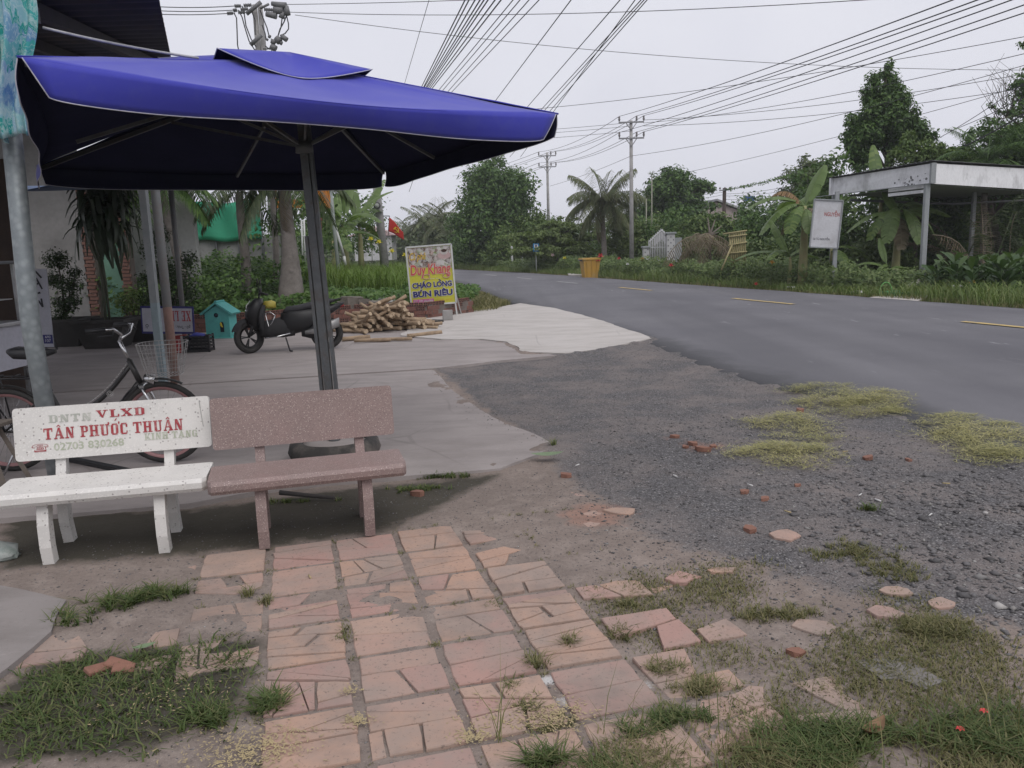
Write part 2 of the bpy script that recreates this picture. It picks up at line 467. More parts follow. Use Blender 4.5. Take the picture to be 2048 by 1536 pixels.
def mat_ground():
    k = NT('dirt_and_gravel'); p = k.wpos()
    n1 = k.noise(1.3, 6, .65, p); n2 = k.noise(7, 5, .65, p); n3 = k.noise(45, 4, .7, p)
    dirt = k.mix(k.ramp(n1, [(.3, 0.0), (.7, 1.0)]), (.235, .190, .165), (.165, .136, .120))
    dirt = k.mix(k.ramp(n2, [(.45, 0.0), (.7, .6)]), dirt, (.31, .26, .228))
    dirt = k.mix(k.ramp(n3, [(.52, 0.0), (.7, .75)]), dirt, (.115, .096, .088))
    dirt = k.mix(k.ramp(k.noise(130, 2, .7, p), [(.62, 0.0), (.72, .8)]), dirt, (.34, .30, .27))
    vcol = k.n('ShaderNodeTexVoronoi'); vcol.inputs['Scale'].default_value = 85; k.l(p, vcol.inputs['Vector'])
    sep = k.n('ShaderNodeSeparateColor'); k.l(vcol.outputs['Color'], sep.inputs[0])
    gr = k.ramp(sep.outputs[0], [(0, (.082, .080, .082)), (.5, (.138, .135, .140)), (.85, (.195, .19, .195)), (1, (.31, .30, .295))])
    gr = k.mix(k.ramp(vcol.outputs['Distance'], [(.25, 0.0), (.75, .85)]), gr, (.075, .069, .069))
    gr = k.mix(k.ramp(n1, [(.42, 0.0), (.68, .8)]), gr, (.215, .185, .172))
    ga = k.math('ADD', k.attr('gravel'), k.math('MULTIPLY', k.math('SUBTRACT', k.mix(.5, n2, n1), .5), 1.3))
    c = k.mix(k.ramp(ga, [(.42, 0.0), (.62, 1.0)]), dirt, gr)
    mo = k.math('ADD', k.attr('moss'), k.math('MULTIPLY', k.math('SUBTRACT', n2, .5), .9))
    c = k.mix(k.ramp(mo, [(.45, 0.0), (.75, .85)]), c, k.mix(n3, (.022, .027, .016), (.05, .043, .034)))  # mossy wet soil colour, also carrying the painted shade below the benches
    rd = k.math('ADD', k.attr('brick'), k.math('MULTIPLY', k.math('SUBTRACT', n2, .5), 1.2))
    c = k.mix(k.ramp(rd, [(.5, 0.0), (.8, .5)]), c, (.30, .15, .105))
    ls = k.attr('lime')
    c = k.mix(k.ramp(k.math('ADD', ls, k.math('MULTIPLY', k.math('SUBTRACT', n3, .5), .9)), [(.45, 0.0), (.8, .9)]), c, (.52, .51, .50))
    k.set(c, .92, 0, .2)
    h = k.mix(k.ramp(ga, [(.42, 0.0), (.62, 1.0)]), n3, k.ramp(vcol.outputs['Distance'], [(0, 1.0), (.8, 0.0)]))
    k.bump(h, .7, .01); return k.m
ASPH = mat_asphalt()
YARD = mat_concrete('yard_concrete', (.325, .292, .280), (.262, .234, .225), (.185, .164, .157), .6)
APRN = mat_concrete('pale_concrete', (.465, .437, .415), (.415, .388, .366), (.30, .275, .25), .7)
GRND = mat_ground()
FARG = M('far_ground', (.075, .085, .045), (.11, .10, .065), 1.5, .95, bump=.4, bscale=6, grime=(.05, .06, .03))

# ---- one sheet of terrain to the horizon
mb = MB(); mb.add([(-800, -120, -.06), (800, -120, -.06), (800, 1400, -.06), (-800, 1400, -.06)], [(0, 1, 2, 3)])
tag(mb.build('ground', FARG), kind='structure')

# ---- the road
ROAD_NEAR = [(8.2, -16), (5.2, -4), (4.2, 1.5), (3.55, 4.2)] + px([(2048, 950), (1900, 890), (1820, 850), (1700, 812), (1550, 783), (1400, 735), (1300, 690)]) + \
            [(1.35, 16), (.45, 20.5), (-.25, 24.3), (-1.5, 31.4), (-2.7, 38), (-4.9, 46), (-9.6, 58), (-19, 76), (-38, 104)]
ROAD_FAR = [(-33, 108), (-13, 79), (-3.4, 58.5), (1.75, 45.2), (4.2, 36.9), (7.2, 27), (9.05, 21.0), (10.6, 15.6), (14.2, 3), (19.5, -16)]
def road_mesh():
    def dens(l, st, amp, seed):
        o = []
        for (x1, y1), (x2, y2) in zip(l, l[1:]):
            L = math.hypot(x2 - x1, y2 - y1); n = max(1, int(L / st))
            for j in range(n):
                t = j / n; x = x1 + (x2 - x1) * t; y = y1 + (y2 - y1) * t
                o.append((x + amp * 2 * (float(fbm(x * 2, y * 2, 1, 3, seed)) - .5), y))
        o.append(l[-1]); return o
    A = dens(ROAD_NEAR, .22, .09, 3); B = dens(list(reversed(ROAD_FAR)), .6, .12, 5)
    # resample both to equal counts by arc length of y
    n = 420
    def resam(l):
        l = np.array(l); s = np.r_[0, np.cumsum(np.hypot(*np.diff(l, axis=0).T))]
        ws = np.interp(np.linspace(0, 1, n), np.linspace(0, 1, len(l)), s)
        return np.stack([np.interp(ws, s, l[:, 0]), np.interp(ws, s, l[:, 1])], 1)
    A = np.array(A); sA = np.r_[0, np.cumsum(np.hypot(*np.diff(A, axis=0).T))]
    B = np.array(B); sB = np.r_[0, np.cumsum(np.hypot(*np.diff(B, axis=0).T))]
    # denser samples near the camera
    t = np.linspace(0, 1, n) ** 1.6
    wA = t * sA[-1]; wB = t * sB[-1]
    PA = np.stack([np.interp(wA, sA, A[:, 0]), np.interp(wA, sA, A[:, 1])], 1)
    PB = np.stack([np.interp(wB, sB, B[:, 0]), np.interp(wB, sB, B[:, 1])], 1)
    ks = [0, .03, .08, .16, .3, .5, .7, .85, .95, 1]
    rows = []; E_ = []
    W = np.linalg.norm(PB - PA, axis=1)
    rows.append(np.c_[PA - (PB - PA) / W[:, None] * .03, np.full(n, -.05)]); E_.append(np.ones(n))
    for q in ks:
        d = q * W; crown = .05 + .05 * np.sin(PI * q) - .02 * (q > .99)
        if q == 0: crown = .035
        rows.append(np.c_[PA + (PB - PA) * q, np.full(n, crown)])
        E_.append(np.clip(1 - d / .9, 0, 1) if q < .5 else np.clip(1 - (W - d) / .35, 0, 1))
    rows.append(np.c_[PB + (PB - PA) / W[:, None] * .1, np.full(n, -.05)]); E_.append(np.ones(n))
    V = np.concatenate(rows); m = len(rows)
    F = [(j * n + i, (j + 1) * n + i, (j + 1) * n + i + 1, j * n + i + 1) for j in range(m - 1) for i in range(n - 1)]
    me = np_mesh('road', V, F, ASPH, True)
    at_ = me.attributes.new('edge', 'FLOAT', 'POINT'); at_.data.foreach_set('value', np.concatenate(E_).astype(np.float32))
    return me
road = link('road', road_mesh()); tag(road, kind='structure')
PAINT = M('road_paint_yellow', (.56, .40, .13), (.38, .30, .15), 9, .7, grime=(.15, .145, .15), gscale=9)
PAINTW = M('road_paint_faded', (.36, .35, .34), (.26, .26, .26), 9, .7, grime=(.15, .15, .155), gscale=14)
dir_ = Vector((-.285, .9585, 0)); sid = Vector((.9585, .285, 0))
for i, (c, L_, m_) in enumerate([((8.05, 12.3), 2.5, PAINT), ((6.1, 19.35), 2.5, PAINT), ((4.1, 26.2), 2.4, PAINT), ((2.32, 32.2), 2.3, PAINTW), ((.72, 37.6), 2.2, PAINTW), ((-.95, 43.2), 2.2, PAINTW), ((-3.3, 48.8), 2.2, PAINTW)]):
    c = Vector((c[0], c[1], 0)); mb = MB(); w_ = .075
    nn = 10; vs = []
    for j in range(nn + 1):
        q = c + dir_ * (L_ * (j / nn - .5))
        for s_ in (-1, 1): vs.append(tuple(q + sid * s_ * (w_ + random.uniform(-.012, .008)) + Vector((0, 0, .1075))))
    mb.add(vs, [(2 * j, 2 * j + 1, 2 * j + 3, 2 * j + 2) for j in range(nn)])
    mb.build('lane_dash', m_, road)

# ---- concrete yard and the pale apron up to the road
FRONT = px([(868, 747), (905, 790), (985, 845), (1085, 888), (1112, 905), (1060, 928), (1000, 951), (739, 972), (559, 988), (384, 1022), (175, 1040), (0, 1052)]) + [(-9, 3.3), (-14, 3.0), (-14, 7.5)]
REAR = [(-14, 7.53)] + px([(868, 745), (1000, 729), (1130, 717), (1250, 692)]) + [(1.3, 15.5), (.3, 19.5), (-.75, 18.9), (-1.76, 17.9), (-3.5, 17.7), (-6, 16.6), (-9, 15.9), (-14, 15.0)]
APR = px([(800, 679), (852, 641), (960, 626), (1040, 612), (1110, 622), (1180, 640), (1240, 662), (1304, 685), (1225, 703), (1130, 717), (1050, 714), (1015, 692), (960, 686), (880, 687)])
fs_ = sheet('front_yard_slab', FRONT, .052, .10, YARD, None, .12, .025, 2); tag(fs_, kind='structure')
rs_ = sheet('rear_yard_slab', REAR, .056, .10, YARD, None, .3, .02, 4); tag(rs_, kind='structure')
ap_ = sheet('driveway_apron', APR, .076, .11, APRN, None, .18, .07, 6); tag(ap_, kind='structure')
PATCH = [(-6, 4.35), (-6, 1.0), (-2.2, 1.0), (-1.98, 2.3), (-2.02, 2.75), (-2.0, 3.2), (-2.1, 3.55), (-2.75, 3.82)]
cp_ = sheet('concrete_pad', PATCH, .036, .10, mat_concrete('worn_concrete', (.27, .245, .235), (.21, .19, .18), (.15, .13, .12), .6), None, .15, .06, 8); tag(cp_, kind='structure')
MOSS = [(-14, -2), (-14, 3)]

# ---- verge of dirt and gravel in front of the camera
CLEAN = [(-.75, 1.4), (-.70, 2.25), (-.25, 2.38), (-.24, 3.0), (-.9, 3.12), (-1.5, 3.25), (-1.35, 3.5), (-.65, 3.62), (-.62, 4.0), (-.62, 4.42), (.1, 4.5), (.48, 4.42), (.84, 4.15), (1.12, 3.75), (1.15, 3.42), (1.6, 3.12), (1.55, 2.85), (1.72, 2.68), (1.80, 2.1), (1.35, 1.9), (1.0, 1.4)]
CLEANW = [ba(*p) for p in CLEAN]
ROADP = ROAD_NEAR[1:12] + [(9, 16), (12, -4)]
_gr = [(x + .8, y) for x, y in px([(1300, 684), (1400, 735), (1560, 780), (1700, 830), (2048, 945)])]
GRAV = px([(868, 742), (1130, 712), (1290, 676)]) + _gr + px([(2700, 1100), (2300, 1300), (1950, 1260), (1700, 1200), (1540, 1150), (1330, 1090), (1200, 1000), (1120, 950), (1090, 895), (985, 840)])
MOSS_SHADE = px([(0, 1045), (384, 1024), (739, 978), (1000, 956), (880, 1020), (790, 1062), (500, 1100), (300, 1122), (0, 1150)])  # dark mossy soil; contact shade under the benches is painted in with it
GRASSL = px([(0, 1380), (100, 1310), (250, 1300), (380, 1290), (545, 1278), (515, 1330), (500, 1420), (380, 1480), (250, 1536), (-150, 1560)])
x0, x1, y0, y1, st = -6.5, 7.0, .9, 13.4, .045
nx = int((x1 - x0) / st) + 1; ny = int((y1 - y0) / st) + 1
gx, gy = np.meshgrid(np.linspace(x0, x1, nx), np.linspace(y0, y1, ny))
def ground_h(x, y):
    n = fbm(x, y, 1.6, 5, 21) - .5; n2 = fbm(x, y, 9, 3, 5) - .5
    cl = ss(-.16, .10, poly_dist(x, y, CLEANW) + .30 * (fbm(x, y, 3.1, 4, 9) - .5))
    gr = ss(-.1, .3, poly_dist(x, y, GRAV))
    h = .022 + .030 * n + .012 * n2
    h = h * (1 - cl) + cl * (.0042 + .038 * n + .012 * n2)
    h = h + gr * (.012 * n2)
    n4 = fbm(x, y, 4.3, 4, 31) - .5
    dF = poly_dist(x, y, FRONT); wt = np.exp(-((dF - .04) / .24) ** 2) * ss(5.3, 5.7, y) * ss(-1.3, -1.0, x)
    h = h + (.050 + .085 * n4 - h) * wt
    dR = poly_dist(x, y, ROADP); wt = np.exp(-((dR - .05) / .22) ** 2)
    h = h + (.034 + .065 * n4 - h) * wt
    dA = poly_dist(x, y, APR); wt = np.exp(-((dA - .0) / .14) ** 2) * ss(13.4, 12.9, y)
    h = h + (.068 + .05 * n4 - h) * wt
    return h
gh = ground_h(gx, gy)
edge = np.minimum(np.minimum(gx - x0, x1 - gx), np.minimum(gy - y0, y1 - gy))
gh = np.where(edge < .3, gh - .12 * (1 - edge / .3), gh)
V = np.stack([gx, gy, gh], 2).reshape(-1, 3)
ii = np.arange(nx * ny).reshape(ny, nx)
Fq = np.stack([ii[:-1, :-1], ii[:-1, 1:], ii[1:, 1:], ii[1:, :-1]], 2).reshape(-1, 4)
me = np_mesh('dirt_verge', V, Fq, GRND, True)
def setattr_(me, nm, a):
    q = me.attributes.new(nm, 'FLOAT', 'POINT'); q.data.foreach_set('value', np.ascontiguousarray(a, dtype=np.float32).ravel())
dg_ = poly_dist(gx, gy, GRAV)
setattr_(me, 'gravel', np.clip(.5 + dg_ / .55, 0, 1))
setattr_(me, 'moss', np.maximum(np.clip(.55 + poly_dist(gx, gy, MOSS_SHADE) / .3, 0, 1), 1.0 * np.clip(.5 + poly_dist(gx, gy, GRASSL) / .25, 0, 1)))
def blob(u, v, r):
    c = gp(u, v); return np.exp(-((gx - c.x) ** 2 + (gy - c.y) ** 2) / r ** 2)
setattr_(me, 'brick', np.maximum.reduce([.8 * blob(1410, 900, .28), .9 * blob(1190, 1035, .32), .6 * blob(1350, 885, .2), .45 * blob(1660, 1330, .2)]))
def stroke(p, q, r):
    a = gp(*p); b = gp(*q); dx, dy = b.x - a.x, b.y - a.y; L2 = dx * dx + dy * dy
    t = np.clip(((gx - a.x) * dx + (gy - a.y) * dy) / L2, 0, 1)
    return np.exp(-((gx - a.x - t * dx) ** 2 + (gy - a.y - t * dy) ** 2) / r ** 2)
setattr_(me, 'lime', np.maximum(stroke((1085, 1365), (1225, 1337), .045), .85 * stroke((1130, 1405), (1290, 1375), .05)))
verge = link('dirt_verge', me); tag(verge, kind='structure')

# ---- terracotta paving: every broken piece its own object
TILE = []
for i, (a_, b_) in enumerate([((.40, .27, .22), (.36, .24, .195)), ((.41, .285, .228), (.37, .255, .20)), ((.385, .245, .208), (.34, .215, .185)), ((.42, .275, .208), (.38, .25, .19))]):
    k = NT('terracotta_%d' % i); p = k.wpos()
    c = k.mix(k.ramp(k.noise(4, 5, .6, p), [(.3, 0.0), (.7, 1.0)]), a_, b_)
    c = k.mix(k.ramp(k.noise(2.1, 6, .7, p), [(.40, 0.0), (.62, .85)]), c, (.285, .23, .20))
    c = k.mix(k.ramp(k.noise(60, 3, .7, p), [(.58, 0.0), (.68, .75)]), c, (.17, .13, .11))
    c = k.mix(k.ramp(k.noise(1.1, 5, .7, p), [(.50, 0.0), (.66, .65)]), c, (.18, .148, .132))
    c = k.mix(k.ramp(k.noise(23, 4, .7, p), [(.62, 0.0), (.75, .55)]), c, (.22, .17, .145))
    k.set(c, .85, 0, .25); k.bump(k.noise(80, 4, .7, p), .35, .003); TILE.append(k.m)
paving = thing('tile_paving', 'cracked terracotta tile paving sunk in the dirt', None, (0, 0, 0)); paving['kind'] = 'structure'
def split(poly, p, d):
    L_, R2 = [], []; n = len(poly)
    for i in range(n):
        a = poly[i]; b = poly[(i + 1) % n]
        sa = (a[0] - p[0]) * d[1] - (a[1] - p[1]) * d[0]; sb = (b[0] - p[0]) * d[1] - (b[1] - p[1]) * d[0]
        (L_ if sa >= 0 else R2).append(a)
        if (sa >= 0) != (sb >= 0):
            t = sa / (sa - sb); q = (a[0] + (b[0] - a[0]) * t, a[1] + (b[1] - a[1]) * t); L_.append(q); R2.append(q)
    return [q for q in (L_, R2) if len(q) >= 3]
def area(p): return abs(sum(p[i][0] * p[(i + 1) % len(p)][1] - p[(i + 1) % len(p)][0] * p[i][1] for i in range(len(p)))) / 2
rt = random.Random(5)
PIECES = []
def tile_piece(poly, top, mat, gap=.0026):
    cx = sum(p[0] for p in poly) / len(poly); cy = sum(p[1] for p in poly) / len(poly)
    # subdivide the outline and chip it a little
    q = []
    for i in range(len(poly)):
        a = poly[i]; b = poly[(i + 1) % len(poly)]; L_ = math.hypot(b[0] - a[0], b[1] - a[1])
        m = max(1, int(L_ / .07))
        for j in range(m):
            t = j / m; x = a[0] + (b[0] - a[0]) * t; y = a[1] + (b[1] - a[1]) * t
            r = math.hypot(x - cx, y - cy) + 1e-6; g = gap + rt.uniform(0, .003) + (rt.uniform(.001, .010) if j == 0 else 0)
            q.append((x + (cx - x) / r * g, y + (cy - y) / r * g))
    c = Vector((cx, cy, 0)); tx, ty = rt.uniform(-.008, .008), rt.uniform(-.008, .008)
    n = len(q); vs = []
    for sc_, z in ((1, -.03), (1, top - .004), (.975, top)):
        for x, y in q:
            X, Y = (x - cx) * sc_, (y - cy) * sc_
            vs.append((X, Y, z + X * tx + Y * ty))
    fs = [(l * n + i, l * n + (i + 1) % n, (l + 1) * n + (i + 1) % n, (l + 1) * n + i) for l in range(2) for i in range(n)] + [tuple(range(2 * n, 3 * n))]
    PIECES.append((area(poly) / max(1.0, (cx * cx + cy * cy)), vs, fs, mat, cx, cy))
def tile_cell(k_, j, cuts=None, keep=1.0, dz=0.0):
    pch = .3432
    b0 = .13 + pch * k_ + .010 + rt.uniform(-.006, .006); a0 = 2.32 + .3445 * j + .012 + rt.uniform(-.006, .006)
    P0 = [(b0, a0), (b0 + .321, a0), (b0 + .321, a0 + .321), (b0, a0 + .321)]
    pcs = [P0]
    n = cuts if cuts is not None else rt.choice([1, 2, 2, 3, 4, 4, 5, 6])
    if n:   # the photo's tiles mostly break along the row direction
        pcs2 = []
        yy = a0 + rt.uniform(.09, .22)
        for q in pcs: pcs2 += split(q, (b0 + .15, yy), (math.cos(rt.uniform(-.2, .2)), math.sin(rt.uniform(-.35, .35))))
        pcs = pcs2
    for t in range(n - 1):
        pcs.sort(key=area, reverse=True); big = pcs.pop(0)
        cx = sum(p[0] for p in big) / len(big); cy = sum(p[1] for p in big) / len(big)
        an = rt.choice([rt.uniform(1.0, 2.1), rt.uniform(-.5, .5)])
        pcs += split(big, (cx + rt.uniform(-.05, .05), cy + rt.uniform(-.03, .03)), (math.cos(an), math.sin(an)))
    m = rt.choice(TILE)
    for q in pcs:
        if area(q) < .0012 or rt.random() > keep: continue
        tile_piece([ba(*p) for p in q], .0135 + dz + rt.uniform(-.004, .004), m if rt.random() < .8 else rt.choice(TILE))
for k_ in range(-1, 2):
    for j in range(-2, 6): tile_cell(k_, j, keep=1 if not (k_ == -1 and j in (3,)) else .8)
for j in range(-2, 4): tile_cell(2, j)
for j, kp in ((4, .7), (5, .45), (6, .4)): tile_cell(2, j, 3, kp)
for j, kp in ((-1, 1), (0, .8), (1, .9), (2, .9), (3, .5), (4, .3)): tile_cell(3, j, 2, kp)
for k_, j, kp in ((-2, -1, 1), (-2, -2, 1), (-2, 2, .9), (-2, 3, .9), (-2, 4, .6), (-2, 5, .9), (-3, 2, .55), (-3, 3, .8), (-3, 5, .5), (-4, 2, .5), (-4, 3, .7), (-5, 3, .5), (-3, -2, .8), (1, 6, .3), (0, 6, .3), (4, 5, .9), (4, 6, .6), (3, 6, .5), (3, 5, .5), (4, -1, .7), (4, 1, .35), (4, 2, .3)):
    tile_cell(k_, j, None, kp)
for (u, v), n, dz in (((1575, 1080), 1, .018), ((1440, 1152), 0, .012), ((1365, 1165), 0, .01), ((1768, 1240), 1, .022), ((1790, 1200), 0, .02), ((1625, 1262), 0, .012), ((1240, 1030), 1, .016), ((1880, 1222), 0, .014), ((1500, 1400), 0, .012)):
    c = gp(u, v); w2, h2 = rt.uniform(.07, .11), rt.uniform(.06, .1); an = rt.uniform(-.6, .6)
    q = [(c.x + math.cos(an + t) * w2 * rt.uniform(.55, 1.35), c.y + math.sin(an + t) * h2 * rt.uniform(.5, 1.3)) for t in (0, .9, 1.6, 2.4, 3.3, 4.0, 4.9, 5.6)]
    tile_piece(q, float(ground_h(c.x, c.y)) + .006 + dz * .35, rt.choice(TILE))

PIECES.sort(key=lambda q: -q[0])
for q in PIECES[:297]:
    me = bpy.data.meshes.new('tile'); me.from_pydata(q[1], [], q[2]); me.materials.append(q[3]); me.update()
    link('tile', me, paving, (q[4], q[5], 0))
if PIECES[297:]:
    mb = MB()
    for q in PIECES[297:]: mb.add([(x + q[4], y + q[5], z) for x, y, z in q[1]], q[2])
    tag(mb.build('tile_fragments', TILE[0], paving), kind='stuff')
print('tile pieces', len(PIECES))
# ---- loose stones, litter, grass of the near verge
def stones(name, P, size, mat, seed):
    r = np.random.default_rng(seed); n = len(P)
    base = np.array([[1, 0, 0], [0, 1, 0], [-1, 0, 0], [0, -1, 0], [0, 0, 1], [0, 0, -1.0]])
    V = base[None] * (1 + r.uniform(-.35, .35, (n, 6, 1)))
    V = V + r.normal(0, .16, (n, 6, 3))
    V = V * (size[:, None, None] * np.stack([r.uniform(.7, 1.3, n), r.uniform(.6, 1.1, n), r.uniform(.35, .65, n)], 1)[:, None, :])
    a = r.uniform(0, 2 * PI, n); ca, sa = np.cos(a)[:, None], np.sin(a)[:, None]
    X = V[..., 0] * ca - V[..., 1] * sa; Y = V[..., 0] * sa + V[..., 1] * ca
    V = np.stack([X, Y, V[..., 2]], 2) + P[:, None, :]
    F0 = np.array([[0, 1, 4], [1, 2, 4], [2, 3, 4], [3, 0, 4], [1, 0, 5], [2, 1, 5], [3, 2, 5], [0, 3, 5]])
    F = (np.arange(n) * 6)[:, None, None] + F0[None]
    return np_mesh(name, V.reshape(-1, 3), F.reshape(-1, 3), mat)
k = NT('gravel_stone'); g = k.geo()
c = k.ramp(g.outputs['Random Per Island'], [(0, (.075, .074, .076)), (.45, (.135, .132, .138)), (.85, (.19, .187, .193)), (.985, (.26, .255, .25)), (1, (.45, .44, .43))])
k.set(k.mix(k.noise(60, 3), c, k.mix(1.0, c, (.7, .66, .62), 'MULTIPLY')), .85, 0, .3); STONE = k.m
r_ = np.random.default_rng(3)
def scatter_poly(poly, n, r, soft=0.0):
    p = np.array(poly); lo, hi = p.min(0), p.max(0); o = []
    while sum(map(len, o)) < n:
        q = r.uniform(lo, hi, (n * 2, 2))
        if soft: m = r.uniform(-soft, soft, len(q)) < poly_dist(q[:, 0], q[:, 1], poly)
        else: m = in_poly(q[:, 0], q[:, 1], poly)
        o.append(q[m])
    return np.concatenate(o)[:n]
NEARG = px([(1500, 830), (2048, 950), (2500, 1100), (2300, 1400), (1900, 1330), (1500, 1230), (1250, 1120), (1150, 990), (1300, 860)])
q1 = scatter_poly(GRAV, 26000, r_, .35); _d1 = poly_dist(q1[:, 0], q1[:, 1], FRONT); q1 = q1[_d1 < r_.random(len(q1)) ** 2 * .35]
s1 = .0034 + .0042 * r_.random(len(q1)) ** 2
q2 = scatter_poly(NEARG, 9000, r_, .5); s2 = .0042 + .009 * r_.random(len(q2)) ** 3
BIGR = px([(1750, 950), (2060, 960), (2300, 1150), (2060, 1330), (1800, 1250), (1650, 1100)])
q3 = scatter_poly(BIGR, 900, r_, .4); s3 = .010 + .017 * r_.random(len(q3)) ** 2
wide = px([(900, 960), (1400, 960), (2048, 1300), (2048, 1536), (100, 1536), (0, 1120), (500, 1040)])
q4 = scatter_poly(wide, 7000, r_, .2); s4 = .0025 + .005 * r_.random(len(q4)) ** 2
Q = np.concatenate([q1, q2, q3, q4]); S_ = np.concatenate([s1, s2, s3, s4])
gvl = link('gravel', stones('gravel', np.c_[Q, np.where(in_poly(Q[:, 0], Q[:, 1], FRONT), .053, ground_h(Q[:, 0], Q[:, 1])) + S_ * .15], S_, STONE, 4))
tag(gvl, 'dark grey gravel spread over the verge beside the road', 'gravel', kind='stuff')

# grasses
GRN = LEAF('grass_green', [(.06, .095, .028), (.095, .14, .042), (.13, .165, .058), (.21, .20, .095)], .6, .3)
GRD = LEAF('grass_dull', [(.10, .115, .045), (.16, .16, .065), (.23, .205, .10), (.29, .25, .14)], .7, .25)
CUT = LEAF('cut_grass', [(.30, .285, .12), (.42, .385, .18), (.52, .47, .25), (.24, .26, .10)], .8, .2)
def turf(name, spots, mat, label, seed, wd=.006, lean=.7, bend=.7, z=None):
    r = np.random.default_rng(seed); VV = []; FF = []; o = 0
    for (poly, n, h) in spots:
        q = poly(r, n) if callable(poly) else scatter_poly(poly, n, r, .08)
        zz = ground_h(q[:, 0], q[:, 1]) if z is None else np.full(len(q), z)
        V_, F_ = blades(np.c_[q, zz - .004], h, wd, lean, r.integers(1e9), bend)
        VV.append(V_); FF.append(F_ + o); o += len(V_)
    ob = link(name, np_mesh(name, np.concatenate(VV), np.concatenate(FF), mat))
    return tag(ob, label, 'grass', kind='stuff')
def clump(u, v, rx, ry=None):
    c = gp(u, v); ry = ry or rx
    def f(r, n):
        k_ = max(1, n // 14)
        cc = np.c_[r.normal(c.x, rx * .5, k_), r.normal(c.y, ry * .5, k_)]
        return cc[r.integers(0, k_, n)] + r.normal(0, .012, (n, 2))
    return f
def tufty(poly, sd_, per=16, sig=.02):
    def f(r, n):
        cc = scatter_poly(poly, max(1, n // per), r, .1)
        m = fbm(cc[:, 0], cc[:, 1], 2.2, 3, sd_) > .42
        cc = cc[m] if m.any() else cc
        return cc[r.integers(0, len(cc), n)] + r.normal(0, sig, (n, 2))
    return f
GL2 = px([(0, 1400), (110, 1330), (240, 1320), (400, 1300), (540, 1285), (520, 1335), (300, 1350), (100, 1420), (0, 1500)])
GL3 = px([(0, 1420), (300, 1360), (510, 1350), (500, 1420), (360, 1490), (230, 1545), (-200, 1560)])
turf('grass', [(tufty(GL2, 3, 9, .035), 1500, .034), (tufty(GL3, 7, 9, .035), 1300, .034), (clump(250, 1215, .16, .09), 420, .05), (clump(330, 1195, .15, .05), 300, .045),
               (clump(150, 1245, .1), 120, .05), (clump(540, 1415, .05, .07), 260, .05), (clump(410, 1450, .08), 260, .05)], GRN, 'green grass growing in bare soil left of the tiles', 41, .006, 1.15)
GR1 = px([(1330, 1500), (1500, 1430), (1600, 1460), (1750, 1480), (1900, 1500), (2100, 1450), (2200, 1600), (1300, 1620), (1180, 1560)])
GR2 = px([(2060, 1300), (2500, 1330), (3000, 1500), (2900, 1700), (2200, 1600), (2080, 1470)])
turf('grass', [(tufty(GR1, 11, 9, .035), 4200, .042), (tufty(GR2, 12, 9, .04), 1800, .05), (clump(1330, 1445, .13, .03), 420, .035), (clump(1270, 1470, .07, .03), 160, .035), (clump(1090, 1530, .07, .02), 240, .06), (clump(1700, 1490, .3, .08), 800, .06), (clump(1960, 1500, .12), 500, .06)], GRN, 'long green grass along the bottom right corner', 42, .005, 1.1)
MIX = px([(1180, 1190), (1500, 1130), (1750, 1190), (1950, 1260), (2060, 1350), (2060, 1500), (1500, 1500), (1430, 1360), (1260, 1260)])
turf('grass', [(tufty(MIX, 15, 16, .05), 15000, .024), (tufty(GR1, 19, 12, .05), 5000, .04), (tufty(GR2, 20, 12, .05), 3500, .035), (clump(1700, 1115, .17, .10), 900, .03), (clump(1790, 1150, .15, .13), 900, .028), (clump(1560, 1235, .2, .06), 700, .035), (clump(1860, 1270, .16, .08), 900, .04),
               (clump(1340, 1345, .09, .05), 420, .04), (clump(1400, 1385, .1, .05), 420, .04), (clump(1240, 1270, .05, .07), 300, .035), (clump(1135, 1290, .03), 110, .045), (clump(1065, 1330, .04), 120, .05), (clump(985, 1212, .03), 120, .02),
               (clump(1015, 1380, .03), 70, .03), (clump(1050, 1420, .05), 200, .03), (clump(500, 1195, .03), 60, .05), (clump(535, 1210, .03), 70, .04), (clump(690, 1280, .03, .05), 90, .03), (clump(1255, 1210, .04), 160, .03), (clump(1100, 1450, .1, .05), 320, .025)],
     GRD, 'short dry grass tufts among gravel and broken tiles', 43, .004, .8)
turf('grass', [(clump(830, 985, .22, .05), 520, .03), (clump(900, 962, .25, .02), 260, .04), (clump(590, 1010, .3, .03), 180, .03), (clump(1105, 905, .03), 30, .06), (clump(1730, 1025, .07, .02), 90, .05)], GRN, 'mossy green weeds at the concrete slab edge', 44, .006, .8)
# heaps of mown grass drying on the verge
def mown(label, polys, n, seed):
    r = np.random.default_rng(seed); VV = []; FF = []; o = 0
    for pl in polys:
        P_ = px(pl); cc = scatter_poly(P_, max(30, n // (len(polys) * 90)), r, .10); kk = len(cc)
        sg = r.uniform(.03, .10, kk); ci = r.integers(0, kk, n // len(polys)); q = cc[ci] + r.normal(0, 1, (len(ci), 2)) * sg[ci][:, None] * np.array([1.25, 1.0])
        d = poly_dist(q[:, 0], q[:, 1], P_)
        z = ground_h(q[:, 0], q[:, 1]) + .018 + r.uniform(0, 1, len(q)) ** 1.5 * np.clip(d + .12, 0, .3) * .20
        V_, F_ = blades(np.c_[q, z], .055, .0042, 1.0, r.integers(1e9), .4, .85)
        VV.append(V_); FF.append(F_ + o); o += len(V_)
    ob = link('mown_grass', np_mesh('mown_grass', np.concatenate(VV), np.concatenate(FF), CUT))
    return tag(ob, label, 'grass', kind='stuff')
mown('heap of yellowed mown grass on the crumbling road edge', [[(1560, 790), (1620, 775), (1720, 778), (1835, 800), (1825, 825), (1750, 843), (1680, 838), (1600, 815)]], 9000, 51)
